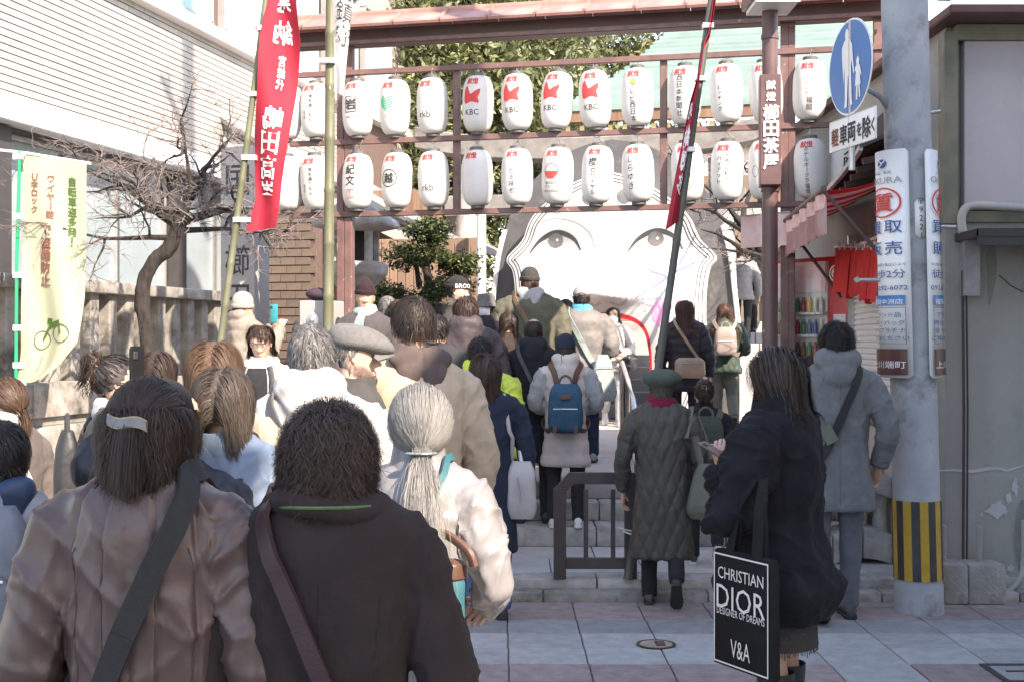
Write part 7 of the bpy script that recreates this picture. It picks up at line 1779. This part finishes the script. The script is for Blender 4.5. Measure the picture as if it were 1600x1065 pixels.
# --- middle distance, left
def x12(i):
    drape_cloth(i, 'black_top', CM('black_jersey', (.03,.03,.034), 'wool'), 2.62, 3.66, .42*i['h'], i['zs']-.01, .012)
    for a in (2.45, 3.83): MB().tube([tuple(surf(i, a, z, .018)) for z in np.linspace(.58*i['h'], i['zs'], 8)], .020, 6, sy=.4).build('backpack_strap', m_ink, i['root'], smooth=True)
    hb = MB()
    hb.tube([tuple(i['LN']((math.cos(a)*.085*i['q']*1.15, -.01+math.sin(a)*.08*i['q'], i['zs']+.025*i['q']-.03*math.sin(a)))[0]) for a in np.linspace(0,2*math.pi,24)], .028*i['q'], 8); hb.build('hood_edge', CM('white_fleece', (.46,.45,.44), 'knit'), i['root'], smooth=True)
person('woman with a brown bob and glasses looking down in a white jacket', 408, 506, 8.6, .12, 176, shrug=-.022, female=1, vox=.013, face=True, glasses=True, detail=1, coat=dict(mat=CM('white_jacket', (.42,.42,.41), 'nylon'), hem=.45, thick=1.1, fold=.008, name='jacket'), arms=('fwd','fwd'), head=(24,8,0),
       hair=dict(mat=h_dbr, n=1800, S=9, L=.20, width=.0045, style='part', part=.0, vol=.024, grav=.5, lift=.2, front=.05, fringe=.85, curlin=.4, clump=.4), extra=x12)
person('woman in a cream knit hat and puffer coat photographing with a phone', 383, 452, 10.3, .54, -58, hat_h=.02, female=1, build=1.1, vox=.012, coat=dict(mat=CM('cream_puffer', (.27,.235,.20), 'puffer'), style='puffer', thick=1.2, sleeve=1.2, hem=.40, hood=1.1, amp=.012), arms=('phone','phone'), hat=beanie(CM('cream_cable', (.38,.34,.31), 'knit'), .09, low=.40), hair=short(h_brn, 500, .05, .005))
phone_at(428, 490, 10.25, -30, M('teal_case', (.03,.32,.38), None, 8, .4, .05), 'teal phone held by a woman in a cream puffer coat', 0)
person('dark haired person below the plum trunk in a dark coat', 249, 546, 6.3, 0, -10, female=1, vox=.015, coat=dict(mat=CM('dark_grey_wool', (.05,.048,.05), 'wool'), hem=.4), hair=longh(h_dbr, 1500, .36, .004))
m_stripe = M('teal_striped_scarf', (.52,.55,.53), (.10,.18,.19), 5, .95, .4, 120, stretch=(9,9,1.5))
def x15(i):
    b = MB(); b.grid(lambda u, v: surf(i, math.pi-.32+.55*u-.25*(1-v), i['zs']-.20*(1-v)+.02, .03), 6, 8); mesh_obj('scarf_end', b.mesh(m_stripe, smooth=True, solid=.012), i['root'])
    drape_cloth(i, 'lapel', CM('charcoal_brown_wool', (.085,.075,.078), 'wool'), 2.45, 2.95, .55*i['h'], i['zs'], .022); drape_cloth(i, 'lapel', CM('charcoal_brown_wool', (0,0,0), 'wool'), 3.33, 3.83, .55*i['h'], i['zs'], .022)
person('old man in a maroon knit hat and striped scarf facing the street', 571, 431, 10.35, .54, 172, shrug=-.022, hat_h=.05, build=1.12, vox=.012, face=True, detail=1, skin=sk_b, nose=1.3, coat=dict(mat=CM('charcoal_brown_wool', (.085,.075,.078), 'wool'), hem=.38, collar=.05), scarf=m_stripe, hat=beanie(CM('maroon_knit', (.036,.020,.024), 'knit'), .26, point=.75, low=.60), extra=x15, head=(5,14,0))
person('grey haired person half hidden beside the old man', 605, 461, 11.0, .54, 10, vox=.016, coat=dict(mat=CM('grey_flannel', (.16,.155,.16), 'wool')), hair=short(h_sp, 900, .07, .005))
person('dark haired person behind the beige jacket wearer', 623, 467, 10.9, .54, -20, vox=.016, coat=dict(mat=MATS['dark_grey_wool']), hair=short(h_dbr, 900, .06, .005), skin=sk_b)
person('person in a plum coloured beret behind the granite post', 497, 451, 12.3, .54, 30, hat_h=.0, female=1, vox=.016, coat=dict(mat=CM('slate_wool', (.07,.075,.09), 'wool')), hair=short(h_dbr, 500, .08, .006), hat=beret(CM('plum_felt', (.06,.04,.055), 'wool')))
def x17(i):
    hd = i['hd']; g = np.random.default_rng(3); n = 2600; t = g.uniform(0,1,n)*math.pi*2; q, zs = i['q'], i['zs']
    P = np.stack([np.cos(t)*.10*q, -.045+np.sin(t)*.075*q, zs+.055*q-.02*np.sin(t)], 1)+g.normal(size=(n,3))*.012; D = g.normal(size=(n,3)); D /= np.linalg.norm(D, axis=1)[:,None]; S_ = np.cross(D, g.normal(size=(n,3))); S_ /= np.linalg.norm(S_, axis=1)[:,None]
    V = np.stack([P-S_*.0025, P+S_*.0025, P+D*.035], 1).reshape(-1,3); mesh_obj('fur_trim', np_mesh(V, np.arange(3*n).reshape(-1,3), HAIR('tan_fur', (.26,.19,.13), .5, .6), False), i['root'])
    for k, (tx_, sz) in enumerate((('BROOKLYN', .050),)):
        parts = cut2d(htext(tx_, sz, .006), .012); c = np.array([0,-.03,.575])*hd
        V = []; Fc = parts[0][1]
        for p in parts[0][0]: a = p[0]/(.43*hd)+R(90-60); V.append(c+np.array([-math.sin(a-R(30))*.425*hd, math.cos(a-R(30))*.485*hd, .10*hd+p[1]]))
        mesh_obj('lettering', me_from(i['HD'](np.array(V)), Fc, m_plate), i['root'])
person('youth in a black lettered knit hat and fur hooded parka', 719, 427, 10.8, .54, -112, shrug=-.022, hat_h=.03, vox=.012, face=True, skin=sk_c, detail=1, coat=dict(mat=CM('olive_black_nylon', (.060,.058,.050), 'nylon'), hem=.4, hood=1.0, thick=1.12), hat=beanie(CM('black_knit', (.03,.03,.033), 'knit'), .12, low=.60), extra=x17, hair=short(h_blk, 400, .04, .005))
person('dark haired person in a deep purple brown padded jacket', 728, 463, 9.75, .26, -4, build=1.12, vox=.011, coat=dict(mat=CM('purple_brown_puffer', (.066,.052,.058), 'puffer'), hem=.42, hood=1.15, thick=1.15, fold=.012, name='jacket'), hair=dict(mat=h_dbr, n=2000, S=8, L=.13, width=.004, style='whorl', vol=.024, grav=.4, lift=.4, clump=.4))
person('masked person in a grey bucket hat and dark coat', 758, 457, 11.6, .54, 152, hat_h=.0, female=1, vox=.014, mask=True, coat=dict(mat=CM('purple_black_wool', (.035,.03,.038), 'wool')), hat=bucket(CM('grey_felt', (.14,.135,.135), 'wool')), hair=bob(h_brn, 700, .2, .006))
person('dark haired man in a neon yellow green jacket', 752, 526, 8.75, .12, -18, build=1.08, vox=.012, coat=dict(mat=CM('neon_nylon', (.50,.60,.075), 'nylon'), hem=.46, fold=.011, hood=1.0, name='jacket'), hair=short(h_blk, 1900, .06, .0035, vol=.018), skin=sk_b)
def x21(i):
    loc = (.215,-.07,.60); t = wearer_thing(i, 'shoulder_bag', 'pale grey leather shoulder bag with a vertical zip beside navy coat', 'bag', loc, -.2)
    m_ = CM('pale_grey_leather', (.42,.385,.375), 'leather')
    o = soft_box(.185,.10,.34,.82,.2,seed=8).build('bag', m_, t, smooth=True)
    MB().tube([(-.02,-.052,.25),(.0,-.054,.10)], .004, 6).build('zip', m_steel, t); MB().tube([(0,0,.33),(-.015,.02,.40)], .014, 8).build('strap_ring', m_steel, t, smooth=True)
    sh = surf(i, .95, i['zs']+.012*i['h'], .02)-Vector(loc); sh2 = surf(i, 2.1, i['zs'], .02)-Vector(loc)
    MB().tube([(-.06,.02,.33),(-.05,-.04,.48), surf(i,.85,.72*i['h'],.05)-Vector(loc), sh, sh2, surf(i,2.2,.70*i['h'],.05)-Vector(loc), (-.02,.05,.33)], .012, 6, sy=.5).build('strap', m_, t, smooth=True)
i21 = person('brown haired woman in a long navy coat and blue jeans', 757, 554, 7.65, 0, 6, female=1, build=1.12, vox=.010, detail=1, coat=dict(mat=CM('navy_wool', (.024,.032,.052), 'wool'), hem=.255, flare=1.0, fold=.006, collar=.05), trousers=CM('wide_blue_jeans', (.075,.15,.29), 'denim'), sole=m_sole_b, shoes=CM('black_trainer', (.03,.03,.032), 'leather'),
       hair=dict(mat=HAIR('hair_warm_brown', (.060,.036,.027), .5), n=3000, S=9, L=.155, width=.003, style='whorl', vol=.030, grav=.42, lift=.45, clump=.45, curlin=.4, noise=.05), extra=x21, arms=('pocket','down'), head=(0,14,0))
# --- centre, on the steps and terrace
person('tall man in an olive jacket and dark knit hat with grey hood', 828, 414, 11.6, .54, -2, hat_h=.02, build=1.22, vox=.011, coat=dict(mat=CM('olive_cotton', (.125,.12,.090), 'denim'), hem=.42, fold=.008, sleeve=1.12, thick=1.1, name='jacket'), hoodie=CM('light_grey_fleece', (.34,.34,.35), 'wool'), hat=beanie(CM('dark_grey_knit', (.055,.052,.05), 'knit'), .08, low=.50), hair=longh(h_brn, 900, .20, .005),
       extra=lambda i: cross_bag(i, 'camera bag on a tan strap over an olive jacket', CM('tan_webbing', (.22,.15,.10), 'denim'), -1, .52, w=.04, bag_ang=2.2, extra=.024))
person('balding man in a black hooded coat with a grey strap', 834, 496, 9.87, .26, -3, build=1.15, vox=.011, coat=dict(mat=CM('black_wool', (.026,.026,.031), 'wool'), hem=.30, hood=1.05, fold=.006), skin=sk_b, hair=short(h_blk, 1500, .02, .0035, bald=.24, vol=.004, lift=.2),
       extra=lambda i: cross_bag(i, 'black bag on a grey strap over a black hooded coat', CM('grey_webbing2', (.10,.105,.11), 'denim'), -1, .48, w=.028, bag_ang=2.0, extra=.028))
person('woman in a long pale pink puffer coat and navy knit cap', 884, 518, 9.62, .26, -3, hat_h=.015, female=1, build=1.08, vox=.010, coat=dict(mat=CM('pale_pink_puffer', (.54,.475,.455), 'puffer'), style='puffer', pitch=.11, amp=.010, hem=.32, hood=1.0, thick=1.1, sleeve=1.05, sleeve_mat=CM('grey_tan_fleece', (.33,.33,.335), 'knit')), trousers=CM('black_jeans', (.03,.03,.034), 'denim'), shoes=CM('white_trainer', (.62,.60,.58), 'leather'), sole=m_sole_w, arms=('fwd','fwd'),
       hair=dict(mat=h_dbr, n=900, S=7, L=.14, width=.005, style='whorl', vol=.03, grav=.35, lift=.7, wave=.01, wfreq=1.5, clump=.6), hat=beanie(CM('navy_felt', (.028,.032,.05), 'wool'), .09, fold=False, low=.50), extra=lambda i: backpack(i, 'dark blue backpack with brown leather tabs on a pale pink coat', CM('petrol_canvas', (.040,.095,.155), 'denim'), .27, .36, .12, .50, leather=CM('dark_tan_leather', (.12,.06,.045), 'leather'), strap_mat=CM('dark_tan_leather', (0,0,0), 'leather')))
def x25(i):
    cross_bag(i, 'large grey green cloth sling bag over a grey puffer', CM('sage_cloth', (.30,.345,.335), 'denim'), -1, .50, w=.05, bag_ang=.75, size=(.34,.11,.42), extra=.026, top=.45, drop=-.10)
person('man in a grey puffer jacket with a blue scarf and grey cap', 909, 444, 11.8, .54, -4, hat_h=.012, build=1.12, vox=.011, coat=dict(mat=CM('grey_puffer', (.19,.180,.172), 'puffer'), style='puffer', pitch=.20, amp=.010, hem=.43, thick=1.2, sleeve=1.15, collar=.05, name='jacket'), trousers=CM('navy_jeans', (.025,.035,.06), 'denim'), scarf=CM('sky_blue_scarf', (.10,.40,.56), 'knit'), hat=ballcap(CM('grey_cap', (.34,.34,.335), 'denim')), hair=short(h_blk, 900, .03, .004), arms=('fwd','fwd'), extra=x25, shoes=CM('grey_trainer', (.2,.21,.23), 'leather'))
def x26(i):
    cross_bag(i, 'dark shoulder bag on a masked woman in pale clothes', CM('black_bag', (.03,.03,.035), 'leather'), 1, .58, w=.02, bag_ang=-2.0, size=(.3,.1,.22))
person('masked long haired woman in pale clothes walking out of the mask gate', 958, 479, 16.8, .54, 178, female=1, vox=.014, mask=True, face=True, legs='walk', coat=dict(mat=CM('ivory_wool', (.56,.52,.48), 'wool'), hem=.46), trousers=CM('wide_pale_jeans', (.42,.45,.47), 'denim'), shoes=MATS['white_trainer'], sole=m_sole_w, hair=longh(h_blk, 900, .40, .006), extra=x26, arms=('fwd','down'))
person('dark haired person in a navy jacket by the mask mouth', 884, 466, 13.4, .54, 0, vox=.016, coat=dict(mat=CM('navy_jacket', (.03,.04,.065), 'nylon')), hair=short(h_blk, 700, .05, .006))
# --- right
person('red brown haired woman in a dark ribbed puffer coat', 1070, 468, 13.5, .54, -4, female=1, build=1.12, vox=.011, coat=dict(mat=CM('dark_plum_puffer', (.042,.036,.045), 'puffer'), style='puffer', pitch=.075, amp=.012, hem=.38, thick=1.15, sleeve=1.1), hair=bob(h_red, 1700, .30, .005, style='whorl', whorl=(0,0,1), vol=.03, curlin=.15),
       extra=lambda i: cross_bag(i, 'tan leather shoulder bag on a dark ribbed coat', CM('tan_bag_leather', (.46,.32,.225), 'leather'), -1, .585, w=.03, bag_ang=.15, size=(.33,.12,.21), extra=.024))
person('brown haired woman in a dark green quilted jacket and wide trousers', 1132, 473, 15.6, .54, -6, female=1, build=1.15, vox=.012, legs='walk', coat=dict(mat=CM('bottle_green_nylon', (.044,.066,.050), 'nylon'), style='quilt', amp=.010, hem=.46, thick=1.15, name='jacket'), trousers=CM('wide_olive_trousers', (.145,.15,.125), 'wool'), hair=longh(HAIR('hair_chestnut', (.075,.038,.030), .4), 1500, .40, .005), arms=('down','fwd'), shoes=CM('brown_shoe', (.16,.10,.07), 'leather'),
       extra=lambda i: backpack(i, 'small beige leather backpack on a dark green jacket', CM('beige_leather', (.30,.245,.22), 'leather'), .28, .34, .13, .60, pocket=True))
def x30(i):
    loc = (.27,-.09,.56); t = wearer_thing(i, 'shoulder_bag', 'slouchy olive nylon bag beside a dark quilted coat', 'bag', loc, -.3); m_ = CM('olive_nylon', (.125,.125,.095), 'nylon')
    soft_box(.26,.14,.34,.45,.3,seed=4).build('bag', m_, t, smooth=True); MB().tube([(-.03,0,.33),(-.06,-.02,.5),surf(i,.9,.72*i['h'],.04)-Vector(loc),surf(i,1.3,i['zs']+.01,.03)-Vector(loc),surf(i,2.2,i['zs']-.05,.03)-Vector(loc),(.02,.06,.36)], .022, 8, sy=.35).build('strap', m_, t, smooth=True)
person('old woman in a green beret and long dark quilted coat', 1034, 577, 8.0, 0, -8, hat_h=.0, female=1, build=1.18, vox=.0085, legs='walk', coat=dict(mat=CM('dark_taupe_quilt', (.062,.056,.048), 'nylon'), style='quilt', amp=.012, hem=.205, flare=.98, thick=1.08, sleeve=1.0, fold=.004), trousers=CM('black_trousers', (.026,.026,.03), 'wool'), scarf=CM('crimson_scarf', (.20,.016,.045), 'knit'),
       hat=beret(CM('moss_felt', (.075,.092,.078), 'wool')), hair=short(h_gry, 600, .05, .005), extra=x30, arms=('down','low'))
def x31(i):
    hd = i['hd']
    for k in range(5): b = MB().tube([((k-2)*.06*hd,-.46*hd,.83*hd),((k-2)*.055*hd,-.60*hd,.76*hd),((k-2)*.06*hd,-.56*hd,.60*hd)], .022*hd, 6); hat_mesh(i, b, 'claw_clip_tooth', m_chrome)
    b = MB().tube([(-.15*hd,-.47*hd,.84*hd),(.15*hd,-.47*hd,.84*hd)], .03*hd, 8); hat_mesh(i, b, 'claw_clip_bar', m_chrome)
    V, Fq = hair_geo(hd*.5, 500, 8, .09, .004, 3, style='whorl', vol=.012, wave=.006, wfreq=2, hl=([-1,1],[-1.1,-1.1]), noise=.1); mesh_obj('hair_knot', np_mesh(i['HD'](V+np.array([0,-.40,.45])*hd), Fq, h_dbr, True), i['root'])
    backpack(i, 'olive backpack with trinkets on a short woman in black', CM('dark_olive_canvas', (.07,.08,.065), 'denim'), .26, .36, .13, .53, strap_mat=CM('khaki_strap', (.13,.125,.10), 'denim'))
person('short woman in a black coat with a silver claw clip', 1100, 592, 8.78, .12, -5, female=1, build=1.15, vox=.011, legs='walk', coat=dict(mat=MATS['black_wool'], hem=.36, thick=1.12, collar=.05), hair=dict(mat=h_dbr, n=1600, S=10, L=.1, width=.0035, style='tie', tie=(0,-.40,.20), tail=.03, vol=.014, clump=.3), extra=x31, trousers=CM('striped_leggings', (.04,.04,.045), 'knit'), sole=m_sole_w)
def x32(i):
    r, h, q = i['root'], i['h'], i['q']
    tb = MB(); tb.loft([[Vector(p) for p in ell((0,0,z), a_, b2, 28)] for z, a_, b2 in ((.475,.172,.150),(.49,.170,.148),(.62,.165,.142),(.74,.15,.13))])
    tb.build('tweed_skirt', M('black_tweed', (.035,.033,.035), (.06,.055,.052), 120, .95, .8, 200, spots=((.45,.40,.34), 150, .66, .02)), r, smooth=True)
    fb = MB(); g = random.Random(2)
    for k in range(90):
        a = 2*math.pi*k/90; p = Vector((math.cos(a)*.171, math.sin(a)*.149, .478)); fb.tube([p, p+Vector((g.gauss(0,.003),g.gauss(0,.003),-g.uniform(.015,.03)))], .0016, 4)
    tag(fb.build('fringe', MATS['black_tweed'], r), kind='stuff')
    for s_ in (-1,1):
        MB().tube([(s_*.075,0,.56),(s_*.078,.005,.45),(s_*.078,-.012,.32),(s_*.078,-.01,.2)], [.066,.056,.054,.045], 16).build('leg', sk_a, r, smooth=True)
        MB().tube([(s_*.078,-.01,.05),(s_*.078,-.012,.2),(s_*.078,-.012,.35),(s_*.078,-.012,.385)], [.050,.060,.072,.073], 18, cap=False).build('boot_shaft', m_shoe_b, r, smooth=True)
person('woman in a voluminous black jacket and fringed tweed skirt reading her phone', 1216, 549, 5.0, 0, 62, female=1, build=1.14, vox=.0085, detail=1, skirt=True, coat=dict(mat=CM('black_navy_cotton', (.015,.015,.020), 'wool'), style='balloon', hem=.365, flare=1.34, thick=1.30, sleeve=1.36, fold=.013, collar=.085, neckr=1.45, cuff=.72, name='jacket'),
       arms=(((.165,.075,.585),(.135,.095,.725)),((.17,.03,.62),(.06,.12,.62))), hair=dict(mat=h_hl, n=5600, S=11, L=.235, width=.0022, style='part', part=.05, vol=.040, grav=.48, lift=.22, clump=.10, curlin=.30, noise=.03, wave=.006, wfreq=.8, hug=.35), extra=x32, head=(14,0,0))
phone_at(1121, 706, 4.86, 60, M('brown_phone_case', (.16,.10,.08), None, 10, .3, .1), 'brown cased phone held by the woman in black', -62)
tt_ = empty('tote_bag', W(1158, 1050, 4.66), R(-62), 'black cloth tote printed with white letters hanging from an elbow', 'bag')
m_tote = CM('black_tote_cloth', (.018,.018,.020), 'denim')
MB().box((0,.022,.215),(.345,.042,.43), taper=.96).build('bag', m_tote, tt_, bevel=.010, seg=2)
flat_decal('border', frame2d(.315,.405,.006), m_plate, (0,0,.215), (1,0,0), (0,0,1), tt_, .004)
for s_, sz, y, wd in (('CHRISTIAN',.062,.345,.86),('DIOR',.125,.255,.95),('DESIGNER OF DREAMS',.038,.205,.72),('V&A',.095,.075,.62)): flat_decal('lettering', htext(s_, sz, .0, wd), m_plate, (0,0,y), (1,0,0), (0,0,1), tt_, .005)
for y_, t_ in ((.006,0),(.038,1)): MB().tube([(-.075,y_,.42),(-.06,.03+y_*.3,.60),(-.02,.08,.70),(.03,.08,.70),(.065,.03+y_*.3,.60),(.08,y_,.42)], .021, 8, sy=.22).build('handle', m_tote, tt_, smooth=True)
def x33(i):
    h = i['h']; seam(i, [(.0,.40*h),(.0,.6*h),(.0,.80*h)], M('grey_seam', (.11,.115,.125), None, 20, .9, 0)); seam(i, [(.55,.835*h),(.8,.78*h),(1.15,.70*h)], MATS['grey_seam']); seam(i, [(-.55,.835*h),(-.8,.78*h),(-1.15,.70*h)], MATS['grey_seam'])
    t = cross_bag(i, 'black strapped bag with a green tab over a grey hooded coat', M('black_webbing', (.022,.022,.024)), 1, .50, w=.046, bag_ang=-2.0, extra=.022)
    p = surf(i, -.42, .635*i['h'], .030); o = MB().box((0,0,0),(.075,.012,.11)).build('green_tab', CM('sage_leather', (.11,.12,.085), 'leather'), t, bevel=.004, seg=1); o.location = p-Vector(t.matrix_basis.inverted() @ t.location) if False else (Vector(i['root'].matrix_basis.inverted() @ t.location)*-1+p); o.rotation_euler = (0, R(-28), R(-20))
person('man in a grey hooded wool coat with a black shoulder strap', 1306, 504, 7.58, 0, -4, build=1.02, vox=.009, detail=1, legs='walk2', coat=dict(mat=CM('mid_grey_wool', (.165,.17,.178), 'wool'), hem=.375, hood=1.2, fold=.006, thick=1.04, sleeve=1.0), trousers=CM('grey_blue_trousers', (.135,.145,.165), 'wool'), arms=('low',((.165,-.035,.65),(.150,.03,.525))),
       hair=dict(mat=h_blk, n=3400, S=7, L=.085, width=.003, style='whorl', vol=.018, grav=.22, lift=.50, clump=.55, noise=.09, wave=.005, wfreq=1.3, lvar=.3, hl=([-1,-.6,-.2,.15,.5,.8,1],[-.5,-.42,-.3,-.1,.42,.60,.62])), extra=x33, shoes=CM('dark_grey_shoe', (.05,.05,.053), 'leather'))
person('long haired person in a dark coat before the vending machine', 1263, 553, 9.4, .12, 0, female=1, vox=.015, coat=dict(mat=MATS['dark_grey_wool'], hem=.4), hair=longh(h_dbr, 1100, .34, .005))
person('person with reddish hair in a grey puffer climbing the far stairs', 1160, 382, 20.2, 1.61, -5, female=1, vox=.016, coat=dict(mat=CM('pale_grey_puffer', (.24,.24,.245), 'puffer'), style='puffer', hem=.44, thick=1.2), legs='walk2', hair=bob(h_brn, 600, .22, .008))
person('person in a taupe jacket and black vest climbing the far stairs', 1187, 357, 20.53, 1.785, -8, vox=.015, coat=dict(mat=CM('black_vest', (.03,.03,.034), 'nylon'), sleeve_mat=CM('taupe_sleeve', (.15,.135,.13), 'nylon'), hem=.46, thick=1.15, sleeve=1.25, name='jacket'), legs='walk', hair=short(h_blk, 500, .05, .008))

for k_, (lab, px, top, d_, g_, yw, hm_, cm_) in enumerate((('black haired person in a charcoal coat right of the brown hood', 684, 490, 9.2, .12, -6, h_blk, (.045,.045,.05)), ('person in a dark brown coat between the padded jacket and bald man', 795, 486, 10.9, .54, 5, h_dbr, (.055,.04,.035)), ('dark haired person in a brown coat behind the fur hooded youth', 690, 470, 12.2, .54, 12, h_blk, (.07,.05,.045)), ('person in a black coat left of the tall olive jacket', 779, 468, 12.8, .54, -8, h_dbr, (.03,.03,.035)),
        ('person with a grey coat beyond the grey capped man', 868, 474, 14.2, .54, 4, h_brn, (.15,.15,.155)), ('dark haired person in a green coat near the granite post', 538, 468, 12.6, .54, -16, h_blk, (.05,.065,.055)))):
    person(lab, px, top, d_, g_, yw, vox=.016, female=k_%2, coat=dict(mat=CM('filler_coat_%d' % k_, cm_, 'wool'), hem=.4), hair=(short(hm_, 800, .06, .006) if k_%2 == 0 else bob(hm_, 700, .2, .006)), face=yw > 90)
